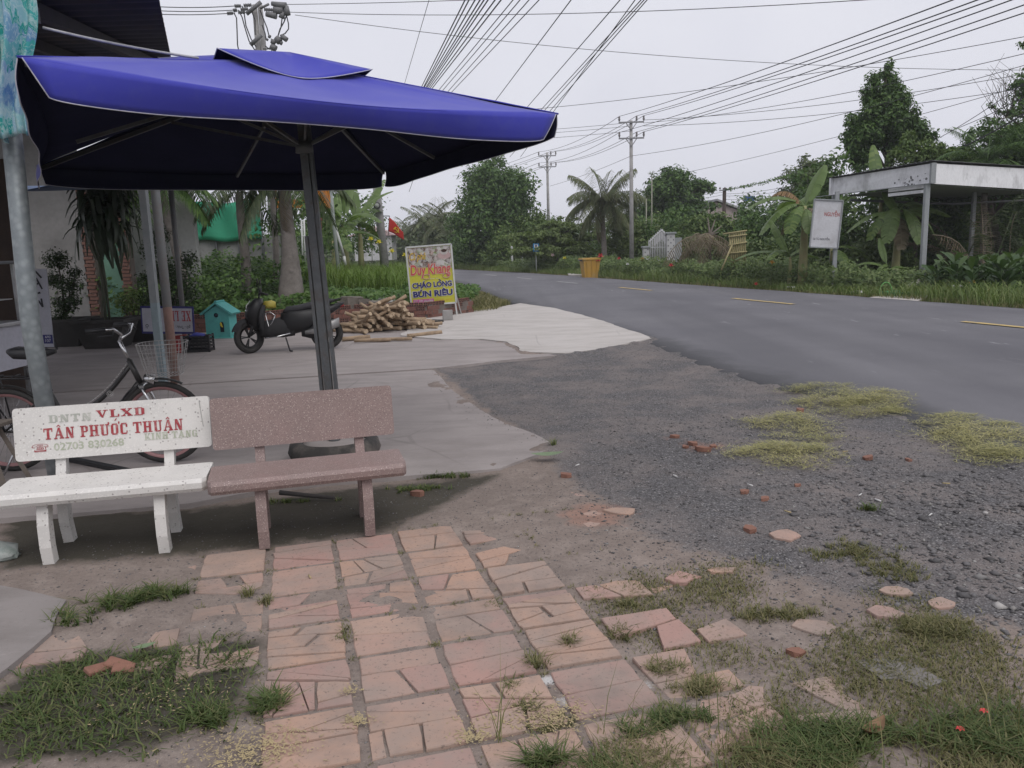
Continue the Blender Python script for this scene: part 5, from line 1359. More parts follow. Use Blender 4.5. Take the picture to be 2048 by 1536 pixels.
def swheel(x, nm, turn=0.0):
    M3 = Matrix.Rotation(turn, 3, 'Z')
    w_ = wheel(MS, (x, 0, .275), .275, .05, TYRE, GLOSS, nm, M3, 0 or 2, GRILL, .035); S(w_)
    for ch in w_.children: S(ch)
    mb = MB(); c = Vector((x, 0, .275))
    for i in range(5):
        a = 2 * PI * i / 5
        for da in (-.12, .12): mb.bar(c + M3 @ Vector((.03 * math.cos(a), 0, .03 * math.sin(a))), c + M3 @ Vector((.185 * math.cos(a + da), 0, .185 * math.sin(a + da))), .02, .018)
    S(mb.build('wheel_spokes', MATT, w_)); return w_
FX = 1.28
swheel(0, 'rear_wheel'); swheel(FX, 'front_wheel', R_(34))
# fork + fender
mb = MB()
for s_ in (-1, 1): mb.tube([(FX - .02 * 0, s_ * .075, .275), (FX - .12, s_ * .075, .58)], [.022, .026], 8)
S(mb.build('fork', MATT, MS))
mb = MB()
def fen(a, b):
    t = R_(20 + 135 * a); r = .315 + .01 * math.sin(PI * b); yy = (b - .5) * .15; drop = .05 * (abs(b - .5) * 2) ** 2
    x_, y_ = (r - drop) * math.cos(t), yy; M3 = Matrix.Rotation(R_(34), 3, 'Z'); q = M3 @ Vector((x_, y_, 0)); return (FX + q.x, q.y, .275 + (r - drop) * math.sin(t))
mb.grid(fen, 16, 8); S(mb.build('front_fender', MATT, MS))
# front apron / leg shield
mb = MB()
mb.loft([((FX - .13, 0, .40), .05, .07, Xx, Yx), ((FX - .09, 0, .52), .10, .14, Xx, Yx), ((FX - .10, 0, .66), .15, .21, Xx, Yx), ((FX - .14, 0, .80), .13, .20, Xx, Yx), ((FX - .20, 0, .92), .07, .12, Xx, Yx)], 16)
S(mb.build('front_shield', GLOSS, MS))
mb = MB(); mb.loft([((FX - .26, 0, .28), .04, .12, Xx, Yx), ((FX - .22, 0, .45), .05, .17, Xx, Yx), ((FX - .22, 0, .62), .055, .21, Xx, Yx), ((FX - .27, 0, .80), .045, .18, Xx, Yx)], 14); S(mb.build('leg_shield', MATT, MS))
for s_ in (-1, 1):
    mb = MB(); mb.loft([((FX - .02, s_ * .10, .68), .008, .05, Xx, Yx), ((FX - .0, s_ * .09, .72), .03, .06, Xx, Yx), ((FX - .03, s_ * .08, .77), .015, .04, Xx, Yx)], 10); S(mb.build('headlight', CHROME, MS))
    mb = MB(); mb.tube([(FX + .005, s_ * .14, .66), (FX + .005, s_ * .06, .80), (FX - .06, s_ * .03, .88)], .006, 6); S(mb.build('trim_line', CHROME, MS))
# floor tunnel and underbody
mb = MB(); mb.loft([((FX - .20, 0, .40), .13, .14, Yx, Zx), ((FX - .36, 0, .40), .14, .15, Yx, Zx), ((FX - .55, 0, .42), .15, .18, Yx, Zx), ((FX - .75, 0, .46), .16, .20, Yx, Zx)], 14); S(mb.build('floor_board', MATT, MS))
for s_ in (-1, 1):
    mb = MB(); mb.tube([(FX - .26, s_ * .15, .25), (FX - .45, s_ * .165, .26), (FX - .68, s_ * .165, .31)], .012, 8); S(mb.build('side_rail', CHROME, MS))
# body under the seat to the tail
mb = MB(); mb.loft([((FX - .54, 0, .50), .12, .15, Yx, Zx), ((FX - .68, 0, .50), .18, .22, Yx, Zx), ((FX - .95, 0, .53), .19, .20, Yx, Zx), ((FX - 1.2, 0, .62), .16, .12, Yx, Zx), ((FX - 1.42, 0, .70), .10, .07, Yx, Zx), ((FX - 1.60, 0, .77), .03, .025, Yx, Zx)], 16); S(mb.build('body', GLOSS, MS))
mb = MB(); mb.loft([((FX - .58, 0, .66), .08, .03, Yx, Zx), ((FX - .64, 0, .70), .13, .06, Yx, Zx), ((FX - .85, 0, .72), .15, .065, Yx, Zx), ((FX - 1.05, 0, .76), .15, .065, Yx, Zx), ((FX - 1.12, 0, .80), .145, .06, Yx, Zx), ((FX - 1.35, 0, .82), .11, .045, Yx, Zx), ((FX - 1.45, 0, .83), .05, .02, Yx, Zx)], 16); S(mb.build('seat', SEATM, MS))
mb = MB()
for s_ in (-1, 1): mb.tube([(FX - 1.25, s_ * .13, .78), (FX - 1.45, s_ * .12, .84), (FX - 1.56, s_ * .05, .86)], .012, 6)
mb.tube([(FX - 1.56, -.05, .86), (FX - 1.56, .05, .86)], .012, 6); S(mb.build('grab_rail', MATT, MS))
mb = MB(); mb.loft([((FX - 1.52, 0, .72), .05, .025, Yx, Zx), ((FX - 1.60, 0, .74), .04, .02, Yx, Zx)], 8); S(mb.build('tail_light', M('lens_red', (.25, .02, .02)), MS))
def rfen(a, b): t = R_(60 + 115 * a); r = .315; return (r * math.cos(t), (b - .5) * .13, .275 + r * math.sin(t))
mb = MB(); mb.grid(rfen, 14, 4); S(mb.build('rear_fender', MATT, MS))
mb = MB(); mb.loft([((.22, .02, .30), .10, .10, Yx, Zx), ((.0, .02, .28), .12, .09, Yx, Zx), ((-.1, .02, .28), .06, .05, Yx, Zx)], 10); mb.loft([((.42, 0, .34), .12, .10, Yx, Zx), ((.22, 0, .30), .12, .12, Yx, Zx)], 10); S(mb.build('engine', MATT, MS))
for s_ in (1,):
    mb = MB(); mb.loft([((.36, s_ * .15, .31), .03, .03, Yx, Zx), ((.12, s_ * .17, .33), .05, .06, Yx, Zx), ((-.06, s_ * .18, .40), .055, .085, Yx, Zx), ((-.22, s_ * .18, .46), .05, .075, Yx, Zx)], 12); S(mb.build('muffler', GRILL, MS))
# handlebar cover, grips, mirrors
mb = MB(); mb.loft([((FX - .20, 0, .92), .10, .05, Yx, Zx), ((FX - .22, 0, .99), .15, .055, Yx, Zx), ((FX - .25, 0, 1.06), .11, .045, Yx, Zx), ((FX - .26, 0, 1.12), .05, .02, Yx, Zx)], 12); S(mb.build('handlebar_cover', MATT, MS))
for s_ in (-1, 1):
    mb = MB(); mb.tube([(FX - .24, s_ * .10, 1.0), (FX - .28, s_ * .24, 1.0), (FX - .33, s_ * .36, .985)], [.022, .018, .017], 8); S(mb.build('grip', MATT, MS))
    mb = MB(); mb.tube([(FX - .25, s_ * .15, 1.02), (FX - .20, s_ * .22, 1.12), (FX - .21, s_ * .28, 1.18)], .007, 6); m_ = S(mb.build('mirror_arm', MATT, MS))
    mb = MB(); mb.loft([((FX - .235, s_ * .30, 1.20), .085, .045, Yx, Zx), ((FX - .215, s_ * .30, 1.20), .075, .038, Yx, Zx)], 12); S(mb.build('mirror', GLOSS, m_))
mb = MB(); mb.tube([(FX - .60, .13, .24), (FX - .66, .30, .02)], .012, 6); mb.tube([(FX - .66, .30, .02), (FX - .70, .32, .015)], .016, 6); S(mb.build('side_stand', MATT, MS))
# chrome ring and step guard seen in the leg space
mb = MB(); mb.tube([(FX - .30, .19, .66), (FX - .38, .195, .68), (FX - .46, .20, .62), (FX - .40, .2, .50), (FX - .34, .2, .44), (FX - .30, .19, .66)], .008, 6); S(mb.build('step_guard', CHROME, MS))
tag_b = Vector((FX - .36, 0, .80)) * ks
mb = MB(); mb.loft([((-.10, 0, .0), .05, .05, Yx, Zx), ((-.03, 0, .01), .10, .075, Yx, Zx), ((.05, 0, 0), .09, .06, Yx, Zx), ((.09, 0, -.02), .03, .03, Yx, Zx)], 12); mb.v = [v_ + Vector((random.uniform(-.01, .01),) * 3) for v_ in mb.v]
o = solo('yellow_bag', mb, M('bag_yellow', (.36, .31, .05), (.28, .23, .04), 12, .5), 'yellow bag hanging in the leg space of the scooter', 'bag')
o.matrix_world = wm(MS) @ lean_ @ Matrix.Translation(tag_b); 

# ================================================================== firewood pile: every log a thing
BARK = M('log_bark', (.36, .265, .175), (.27, .195, .13), 14, .9, bump=.4, bscale=50, grime=(.20, .145, .10), gscale=8)
ENDW = M('log_end', (.46, .36, .25), (.38, .29, .20), 12, .9)
def log_mesh(L_, r):
    mb = MB(); n = 7; seg = 5
    for i in range(seg + 1):
        for k_ in range(n):
            a = 2 * PI * k_ / n; q = r * (1 + .12 * math.sin(k_ * 2.1 + i)) * (1 - .08 * i / seg); mb.v.append(Vector((L_ * (i / seg - .5), q * math.cos(a) + .01 * math.sin(i * 1.3), q * math.sin(a))))
    for i in range(seg):
        for k_ in range(n): mb.f.append((i * n + k_, (i + 1) * n + k_, (i + 1) * n + (k_ + 1) % n, i * n + (k_ + 1) % n)); mb.sm.append(True)
    mb.f.append(tuple(range(n))); mb.sm.append(False); mb.f.append(tuple(reversed(range(seg * n, seg * n + n)))); mb.sm.append(False)
    me = mb.mesh('firewood_log', BARK); me.materials.append(ENDW)
    for p in (me.polygons[-1], me.polygons[-2]): p.material_index = 1
    return me
logs = [log_mesh(L_, r) for L_, r in ((.62, .034), (.72, .040), (.56, .030), (.8, .036), (.5, .043))]
rl = random.Random(21)
pc = gp(772, 662, .056); ax = Vector((.985, .17, 0)); ay = Vector((-.17, .985, 0))
for i in range(130):
    lay = i // 27; f = rl.uniform(-1, 1); w_ = .86 * (1 - .16 * lay)
    c = pc + ax * (f * w_) + ay * (rl.uniform(-.32, .38) * (1 - .1 * lay) + .15)
    hmax = .50 * math.exp(-(f * 1.0) ** 2) + .05
    z = .056 + .05 + lay / 4.4 * hmax * rl.uniform(.85, 1.05)
    yaw = (rl.uniform(-.5, .7) if rl.random() < .5 else rl.uniform(1.9, 2.6)) ; tilt = rl.uniform(-.25, .25) + (.25 if lay > 1 else 0) * rl.choice([-1, 1])
    tilt *= min(1, lay * .6 + .1)
    o = link('firewood_log', logs[i % 5], None, (c.x, c.y, z), (rl.uniform(0, 6), tilt, yaw))
    tag(o, 'cut pale log in the heap of firewood behind the scooter', 'log', 'logs of the firewood heap')
for i, (u, v, yaw) in enumerate([(745, 680, .05), (792, 678, -.1), (712, 676, .5), (850, 668, .7)]):
    c = gp(u, v, .1); o = link('firewood_log', logs[(i * 2) % 5], None, (c.x, c.y, .10), (0, 0, yaw)); tag(o, 'cut pale log in the heap of firewood behind the scooter', 'log', 'logs of the firewood heap')

# ================================================================== hollow-brick wall
HB = M('hollow_brick', (.20, .085, .065), (.15, .065, .052), 9, .9, bump=.3, bscale=40, grime=(.13, .085, .07), gscale=5)
HBD = M('brick_hollow_dark', (.02, .012, .01))
MORT = M('wall_mortar', (.16, .135, .12), (.12, .10, .09), 7, .95, bump=.4, bscale=30)
wl = [Vector((-7.4, 16.05, 0)), Vector((-5.35, 16.55, 0)), Vector((-3.5, 17.78, 0)), Vector((-1.85, 17.9, 0)), Vector((-.95, 19.1, 0))]
BW = thing('brick_wall', 'low wall of red hollow bricks round the overgrown lot', 'wall', wl[1])
mb = MB()
for a, b in zip(wl, wl[1:]): mb.bar(a + Vector((0, .05, .17)), b + Vector((0, .05, .17)), .11, .40)
mb.build('mortar_core', MORT, BW, True)
def brick_mesh(end):
    mb = MB(); L_, h_, d_ = (.09 if end else .19), .088, .09
    mb.box((0, 0, 0), (L_, d_, h_), None, .004); me_ = mb
    o = MB()
    if end:
        for i in (-1, 1):
            for j in (-1, 1): o.box((i * .021, -d_ / 2 - .0005, j * .021), (.026, .004, .026))
    me = mb.mesh('brick', HB)
    if end:
        n0 = len(mb.v); mb.add(o.v, o.f); me = mb.mesh('brick', HB); me.materials.append(HBD)
        for p in me.polygons:
            if min(p.vertices) >= n0: p.material_index = 1
    return me
BM_ = [brick_mesh(False), brick_mesh(True)]
rb = random.Random(33); nb = 0
for a, b in zip(wl[0:], wl[1:]):
    d = (b - a); L_ = d.length; d.normalize(); ang = math.atan2(d.y, d.x); nrm = Vector((d.y, -d.x, 0))
    for row in range(4):
        s_ = -.05 * (row % 2)
        while s_ < L_ - .05:
            end = (row == 3) or rb.random() < .35; l_ = .09 if end else .19
            if nb < 296 and s_ + l_ / 2 > 0:
                p = a + d * (s_ + l_ / 2) + nrm * (.032 - .05 + rb.uniform(-.004, .006)) + Vector((0, 0, .056 + .045 + row * .094))
                if end and row == 3 and rb.random() < .0: pass
                link('brick', BM_[1 if end else 0], BW, p - wl[1], (0, rb.uniform(-.02, .02), ang)); nb += 1
            s_ += l_ + .012 + (.1 if end and row != 3 and False else 0)

# ================================================================== restaurant sign board
def on_px(tl, tr, br, bl, Y): return [(tl, Y)]
SY = 18.35
DS, DX, DW, DH = plate('food_signboard', 'yellow framed food signboard standing on thin legs before the lot', [(814, 494), (902, 488), (915, 604), (823, 612)], SY, M('sign_yellow', (.50, .47, .055), (.46, .45, .05), 3, .5), .015)
FRM = M('frame_white', (.55, .56, .55), (.45, .46, .45), 8, .5)
mb = MB()
for a, b in (((0, 0), (DW, 0)), ((DW, 0), (DW, DH)), ((DW, DH), (0, DH)), ((0, DH), (0, 0))): mb.bar((a[0], a[1], .004), (b[0], b[1], .004), .035, .035, (0, 0, 1))
on(DS, DX, mb, 'frame', FRM)
for x in (.02, DW - .02):
    mb = MB(); b_ = DX @ Vector((x, 0, 0)); q = Vector((b_.x, b_.y, b_.z)); wz = wm(DS).translation.z + q.z
    mb.bar(q, Vector((q.x + .03, q.y, q.z - wz + .06)), .03, .03, (0, 1, 0)); mb.bar(q + Vector((0, .0, .3)), Vector((q.x + .10, q.y + .45, q.z - wz + .06)), .025, .025, (0, 1, 0)); mb.build('leg', FRM, DS)
# printed food photograph: bowls, noodles, herbs as flat print
k = NT('food_print'); p = k.co(); n1 = k.noise(9, 5, .6, None, 2.0)
v = k.n('ShaderNodeTexVoronoi'); v.inputs['Scale'].default_value = 13; k.l(p, v.inputs['Vector']); sp = k.n('ShaderNodeSeparateColor'); k.l(v.outputs['Color'], sp.inputs[0])
c = k.ramp(sp.outputs[0], [(0, (.05, .03, .025)), (.3, (.20, .13, .10)), (.5, (.42, .40, .40)), (.7, (.16, .20, .07)), (.85, (.5, .48, .46)), (1, (.28, .10, .06))])
c = k.mix(k.ramp(n1, [(.45, 0.0), (.55, .6)]), c, (.46, .45, .44)); k.set(c, .5); FOOD = k.m
mb = MB(); mb.add([(.025, DH * .66, .002), (DW - .025, DH * .60, .002), (DW - .025, DH - .025, .002), (.025, DH - .025, .002)], [(0, 1, 2, 3)]); on(DS, DX, mb, 'food_print', FOOD)
def disc(cx, cy, rx, ry, z, n=24): return [(cx + rx * math.cos(2 * PI * t / n), cy + ry * math.sin(2 * PI * t / n), z) for t in range(n)]
for (cx, cy, rx, ry, z, col, nm) in ((DW * .83, DH * .82, .15, .08, .0035, (.46, .33, .32), 'saucer_print'), (DW * .83, DH * .88, .085, .065, .005, (.48, .44, .42), 'cup_print'), (DW * .83, DH * .90, .065, .035, .0065, (.05, .025, .02), 'coffee_print')):
    mb = MB(); P_ = disc(cx, cy, rx, ry, z); mb.add(P_, [tuple(range(len(P_)))]); on(DS, DX, mb, nm, M('print_' + nm, col))
DXT = lambda z: DX @ Matrix.Translation((0, 0, z))
GOLD = M('print_gold', (.60, .40, .04)); PRED = M('print_red', (.52, .07, .06)); PPNK = M('print_pink', (.60, .33, .30)); PNAV = M('print_navy', (.022, .02, .11), (.03, .03, .15), 20); PWHT = M('print_white', (.60, .60, .60)); PMAG = M('print_magenta', (.55, .12, .32))
put_text('Cà phê', GOLD, DS, DXT(.008), (.06, DH * .735, DW * .42, DH * .90), .012, .3)
put_text('Duy Khang', PPNK, DS, DXT(.009), (.045, DH * .455, DW - .05, DH * .70), .045, .12)
put_text('Duy Khang', PRED, DS, DXT(.011), (.060, DH * .465, DW - .065, DH * .69), .004, .12)
for cx in (.40 * DW, .84 * DW):
    mb = MB(); pts = [Vector((cx + .07 * math.cos(R_(t)) * (1 - t / 900), DH * .475 + .045 * math.sin(R_(t)) * (1 - t / 900), .012)) for t in range(60, -330, -20)]
    mb.tube(pts, .009, 4); on(DS, DX, mb, 'swash', PPNK)
put_text('CHÁO LONG', PWHT, DS, DXT(.0085), (.05, DH * .285, DW - .045, DH * .415), .075)
put_text('CHÁO LONG', PNAV, DS, DXT(.0115), (.065, DH * .293, DW - .06, DH * .41), .04)
mb = MB(); gx_, gy_ = DW * .685, DH * .388; mb.add([(gx_, gy_, .012), (gx_ + .03, gy_, .012), (gx_ + .002, gy_ + .045, .012), (gx_ - .04, gy_ + .045, .012)], [(0, 1, 2, 3)]); on(DS, DX, mb, 'grave_accent', PNAV)
put_text('BÚN RIÊU', PWHT, DS, DXT(.0085), (.05, DH * .13, DW - .045, DH * .275), .075)
put_text('BÚN RIÊU', PNAV, DS, DXT(.0115), (.065, DH * .138, DW - .06, DH * .268), .04)
mb = MB(); mb.box((DW * .28, DH * .065, .003), (DW * .46, DH * .075, .003)); on(DS, DX, mb, 'phone_strip', PMAG)
put_text('ĐT: 077.6866084', PWHT, DS, DXT(.0085), (DW * .07, DH * .04, DW * .49, DH * .09), .01)
put_text('Kính mời', GOLD, DS, DXT(.0085), (DW * .56, DH * .04, DW * .93, DH * .10), .0, .3)
put_text('Quán ăn', WTX, DS, DXT(.0085), (DW * .44, DH * .43, DW * .66, DH * .452), .0, .3)
# block and half tyre near the sign's foot
c = gp(895, 642, .06); mb = MB(); mb.box((c.x, c.y + .1, .17), (.22, .2, .23), Matrix.Rotation(.1, 3, 'Z') @ Matrix.Rotation(-.15, 3, 'X'), .015); solo('concrete_block', mb, M('block_grey', (.30, .29, .28), (.24, .23, .22), 8, .9, bump=.3), 'grey concrete block holding down the food signboard', 'block')
c = gp(868, 646, .06); mb = MB(); mb.loft([((c.x - .22, c.y, .09), .06, .03, Yx, Zx), ((c.x, c.y, .10), .09, .04, Yx, Zx), ((c.x + .2, c.y + .02, .09), .06, .03, Yx, Zx)], 10); solo('dark_plank', mb, RUB, 'dark rubber strip on the ground by the signboard', 'rubber strip')
# ================================================================== vegetation kit
L_DARK = LEAF('leaf_dark', [(0.046, 0.093, 0.030), (0.076, 0.142, 0.040), (0.106, 0.186, 0.051), (0.140, 0.220, 0.062)])
L_MID = LEAF('leaf_mid', [(0.067, 0.116, 0.034), (0.106, 0.169, 0.047), (0.144, 0.212, 0.060), (0.183, 0.241, 0.079)])
L_LITE = LEAF('leaf_light', [(0.081, 0.128, 0.041), (0.115, 0.176, 0.051), (0.149, 0.209, 0.068), (0.189, 0.230, 0.088)])
L_GREY = LEAF('leaf_grey', [(0.079, 0.110, 0.051), (0.114, 0.156, 0.070), (0.150, 0.184, 0.090), (0.176, 0.202, 0.102)])
L_DRAC = LEAF('leaf_dracaena', [(0.027, 0.045, 0.025), (0.044, 0.065, 0.035), (0.062, 0.088, 0.050)], .35, .12, .5)
L_PALM = LEAF('leaf_palm', [(0.046, 0.072, 0.033), (0.072, 0.104, 0.044), (0.098, 0.130, 0.058), (0.117, 0.137, 0.072)], .45, .25)
L_PALMG = LEAF('leaf_palm_grey', [(0.088, 0.111, 0.053), (0.125, 0.151, 0.075), (0.163, 0.177, 0.095), (0.150, 0.145, 0.075)], .6, .2)
L_DEAD = LEAF('leaf_dead', [(.12, .09, .06), (.18, .14, .095), (.23, .19, .14), (.10, .085, .05)], .8, .15)
L_BAN = LEAF('leaf_banana', [(.13, .20, .06), (.17, .25, .08), (.21, .29, .11)], .4, .4, .4)
L_BANY = LEAF('leaf_banana_young', [(.17, .25, .09), (.2, .28, .11)], .4, .45)
L_LIT2 = LEAF('leaf_fresh_green', [(.10, .15, .045), (.14, .20, .06), (.18, .24, .08), (.21, .26, .10)])
L_BRN = LEAF('leaf_banana_brown', [(.20, .12, .06), (.26, .17, .09), (.15, .09, .05)], .8, .2)
BARKM = M('tree_bark', (.11, .09, .075), (.075, .062, .052), 6, .95, bump=.6, bscale=25)
BARKP = M('palm_bark', (.25, .225, .205), (.175, .155, .14), 5, .95, bump=.6, bscale=18, grime=(.10, .09, .08), gscale=6)
STEMB = M('banana_stem', (.26, .27, .12), (.20, .19, .09), 4, .7, grime=(.20, .12, .07), gscale=2.2)

def tree(name, label, base, crown, nleaf, lsize, mat, seed, trunk_r=.18, squash=.85, limbs=9, cat='tree', ncl=26, clr=.34, group=None, bark=None, trunk_top=None, aspect=.5):
    """crown: list of (centre, (rx, ry, rz)); clumps sit towards the crown's surface"""
    r = np.random.default_rng(seed); base = Vector(base)
    root = thing(name, label, cat, base, 0, group)
    cl = []
    for c, rad in crown:
        c = Vector(c); m = max(4, int(ncl * (rad[0] * rad[1] * rad[2]) / max(q[1][0] * q[1][1] * q[1][2] for q in crown)))
        for i in range(m):
            d = r.normal(0, 1, 3); d /= np.linalg.norm(d); q = r.uniform(.35, .92)
            p = c + Vector((d[0] * rad[0] * q, d[1] * rad[1] * q, d[2] * rad[2] * q))
            cl.append((p, min(rad) * clr * r.uniform(.7, 1.3)))
    P_, N_ = crown_points(cl, nleaf, seed + 1, squash)
    V_, F_ = leafcards(P_ - np.array(base), N_, lsize, seed + 2, aspect)
    link('crown', np_mesh('crown', V_, F_, mat), root)
    mb = MB(); top = Vector(trunk_top) if trunk_top else Vector(crown[0][0])
    mid = base.lerp(top, .45) + Vector((r.normal(0, .1), r.normal(0, .1), 0))
    mb.tube([base - Vector((0, 0, .1)), base.lerp(mid, .5), mid, top], [trunk_r * 1.25, trunk_r, trunk_r * .8, trunk_r * .3], 8)
    for i in range(limbs):
        e = cl[int(r.integers(len(cl)))][0]; s_ = base.lerp(top, r.uniform(.35, .85))
        mb.tube([s_, s_.lerp(e, .5) + Vector((0, 0, .1 * (e - s_).length)), e], [trunk_r * .42, trunk_r * .25, trunk_r * .08], 5)
    mb.build('trunk', bark or BARKM, root, True)
    return root

def frond_mesh(name, L_, droop, rise, nl, ll, mat, seed, twist=.6, lw=.028, thin=1.0):
    """palm frond along +x: arched rachis, leaflets on both sides"""
    r = np.random.default_rng(seed); VV = []; FF = []; o = 0
    tt_ = np.linspace(0, 1, 41); th_ = np.arctan(rise * 1.0 - 2 * droop * tt_)
    cx_ = np.r_[0, np.cumsum(np.cos(th_[:-1]))] / 40; cz_ = np.r_[0, np.cumsum(np.sin(th_[:-1]))] / 40
    def rc(t): return np.array([L_ * np.interp(t, tt_, cx_), 0, L_ * np.interp(t, tt_, cz_)])
    ts = np.linspace(0, 1, 9); pts = [rc(t) for t in ts]
    mb = MB(); mb.tube([tuple(p) for p in pts], [.022 * (1 - .8 * t) * L_ / 2.5 + .003 for t in ts], 4, False)
    V0 = np.array([tuple(v) for v in mb.v]); F0 = np.array(mb.f); VV.append(V0); FF.append(F0); o = len(V0)
    for i in range(nl):
        t = .12 + .88 * i / nl; p = rc(t); tg = rc(min(1, t + .02)) - rc(t - .02); tg /= np.linalg.norm(tg)
        le = ll * math.sin(PI * (.12 + .80 * t)) ** .7 * r.uniform(.8, 1.15)
        for s_ in (-1, 1):
            d = np.array([.45, s_ * 1.0, -.25 - twist * r.uniform(.2, 1.0)]); d = d[0] * tg + np.array([0, d[1], d[2]]); d /= np.linalg.norm(d)
            w_ = np.cross(d, np.array([0, 0, 1.0])); w_ /= np.linalg.norm(w_) + 1e-9; w_ = w_ * lw * (.5 + .5 * r.random())
            m = p + d * le * .5 + np.array([0, 0, .02]); e = p + d * le + np.array([0, 0, -.22 * le * twist])
            VV.append(np.array([p - w_ * .4, p + w_ * .4, m + w_ * .6, m - w_ * .6])); FF.append(np.array([[0, 1, 2, 3]]) + o); o += 4
            VV.append(np.array([m - w_ * .6, m + w_ * .6, e + w_ * .08, e - w_ * .08])); FF.append(np.array([[0, 1, 2, 3]]) + o); o += 4
    return np_mesh(name, np.concatenate(VV), np.concatenate(FF), mat)
FR = {}
def fronds(key, mat, L_, nl=34, ll=.55, tw=.6, lw=.03):
    if key not in FR:
        FR[key] = [frond_mesh('frond', L_, dr, ri, nl, ll, mat, sum(map(ord, key)) + i, tw, lw) for i, (dr, ri) in enumerate([(.75, 1.7), (1.0, 1.1), (1.2, .6), (1.35, .05)])]
    return FR[key]
def palm(name, label, base, top, tr, key, mat, L_, n, seed, trunk=True, ring=True, dead=0, nl=34, ll=.55, tw=.6, lw=.03, bulge=0.0, cat='palm tree', group=None, low=True, bark=None):
    rr = random.Random(seed); base = Vector(base); top = Vector(top); root = thing(name, label, cat, base, 0, group)
    if trunk:
        m = 14; mb = MB(); pts = []; rad = []
        for i in range(m * 2 + 1):
            t = i / (2 * m); pts.append(base.lerp(top, t) + Vector((.04 * math.sin(t * 5), 0, -.05 if i == 0 else 0)))
            rad.append((tr * (1.0 - .35 * t) + bulge * math.exp(-(t / .35) ** 2)) * (1 + .05 * (i % 2)))
        mb.tube(pts, rad, 10); mb.build('trunk', bark or BARKP, root, True)
    fm = fronds(key, mat, L_, nl, ll, tw, lw)
    for i in range(n):
        a = i * 2.399 + rr.uniform(-.2, .2); k_ = min(3, int(4 * i / n)) if low else min(2, int(3 * i / n))
        o = link('frond', fm[k_], root, top - base + Vector((0, 0, .1 * (1 - i / n))), (rr.uniform(-.15, .15), rr.uniform(-.12, .12), a), rr.uniform(.85, 1.1))
    for i in range(dead):
        o = link('dead_frond', fronds('dead', L_DEAD, 2.4, 26, .5, 1.0, .03)[3], root, top - base + Vector((0, 0, -.1)), (0, R_(35), rr.uniform(0, 6)), rr.uniform(.6, .9) * L_ / 2.4)
    return root

def banana_leaf(L_, W_, droop, rise, mat, seed, torn=.0):
    r = random.Random(seed); mb = MB(); n = 20; L_ *= 1.22; W_ *= .74
    tt_ = np.linspace(0, 1, 41); th_ = np.arctan(rise - 2.2 * droop * tt_)
    cx_ = np.r_[0, np.cumsum(np.cos(th_[:-1]))] / 40; cz_ = np.r_[0, np.cumsum(np.sin(th_[:-1]))] / 40
    def rc(t): return Vector((L_ * float(np.interp(t, tt_, cx_)), 0, L_ * float(np.interp(t, tt_, cz_))))
    mb.tube([rc(t / 10) for t in range(11)], [.02 * (1 - .85 * t / 10) + .003 for t in range(11)], 5, False)
    for s_ in (-1, 1):
        strip = []
        for i in range(n + 1):
            t = .16 + .84 * i / n; w_ = W_ * (math.sin(PI * min(1, (.04 + .93 * i / n))) ** .55)
            p = rc(t); q = p + Vector((.0, s_ * w_ * .5, -w_ * .06)); e = p + Vector((.03, s_ * w_, -w_ * (.30 + .1 * droop)))
            strip.append((p, q, e))
        i = 0
        for i in range(n):
            a, b = strip[i], strip[i + 1]; gap = torn > 0 and r.random() < torn
            dz = Vector((0, 0, r.uniform(-.5, .1) * W_ * .35 * torn)); e2 = a[2].lerp(b[2], .72) if gap else b[2]; q2 = a[1].lerp(b[1], .85) if gap else b[1]
            mb.add([a[0], b[0], q2 + dz * .4, a[1] + dz * .4, e2 + dz, a[2] + dz], [(0, 1, 2, 3), (3, 2, 4, 5)], True)
    return mb.mesh('leaf', mat)
def banana(name, label, base, h, leaves, r=.11, group=None):
    base = Vector(base); root = thing(name, label, 'banana plant', base, 0, group); mb = MB()
    mb.tube([(0, 0, -.1), (0, 0, h * .3), (.02, 0, h * .7), (0, 0, h)], [r * .95, r * .8, r * .62, r * .35], 10); mb.build('stem', STEMB, root)
    for i, (az, L_, W_, dr, ri, mat, torn) in enumerate(leaves):
        link('leaf', banana_leaf(L_, W_, dr, ri, mat, 100 + i + int(h * 100), torn), root, (0, 0, h - .08 * (i % 3)), (0, 0, R_(az)))
    return root

def bush(poly_or_blobs, n, size, mat, seed, squash=.8, aspect=.55):
    P_, N_ = crown_points(poly_or_blobs, n, seed, squash); return leafcards(P_, N_, size, seed + 1, aspect)
def undergrowth(name, label, strips, mat, seed, size, dens, cat='undergrowth'):
    """strips: (p0, p1, depth, h0, h1) lines of clumps"""
    r = np.random.default_rng(seed); cl = []; n = 0
    for p0, p1, dep, h0, h1, rad in strips:
        p0 = Vector(p0); p1 = Vector(p1); L_ = (p1 - p0).length; m = max(3, int(L_ / (rad * .8)) * 2)
        for i in range(m):
            p = p0.lerp(p1, r.random()) + Vector((0, r.uniform(0, dep), 0)); h = h0 + (h1 - h0) * r.random()
            for z in np.arange(rad * .4, h, rad * .8): cl.append((p + Vector((r.normal(0, .3) * rad, r.normal(0, .3) * rad, z)), rad * r.uniform(.7, 1.2)))
    V_, F_ = bush(cl, int(len(cl) * dens), size, mat, seed)
    o = link(name, np_mesh(name, V_, F_, mat)); return tag(o, label, cat, kind='stuff')
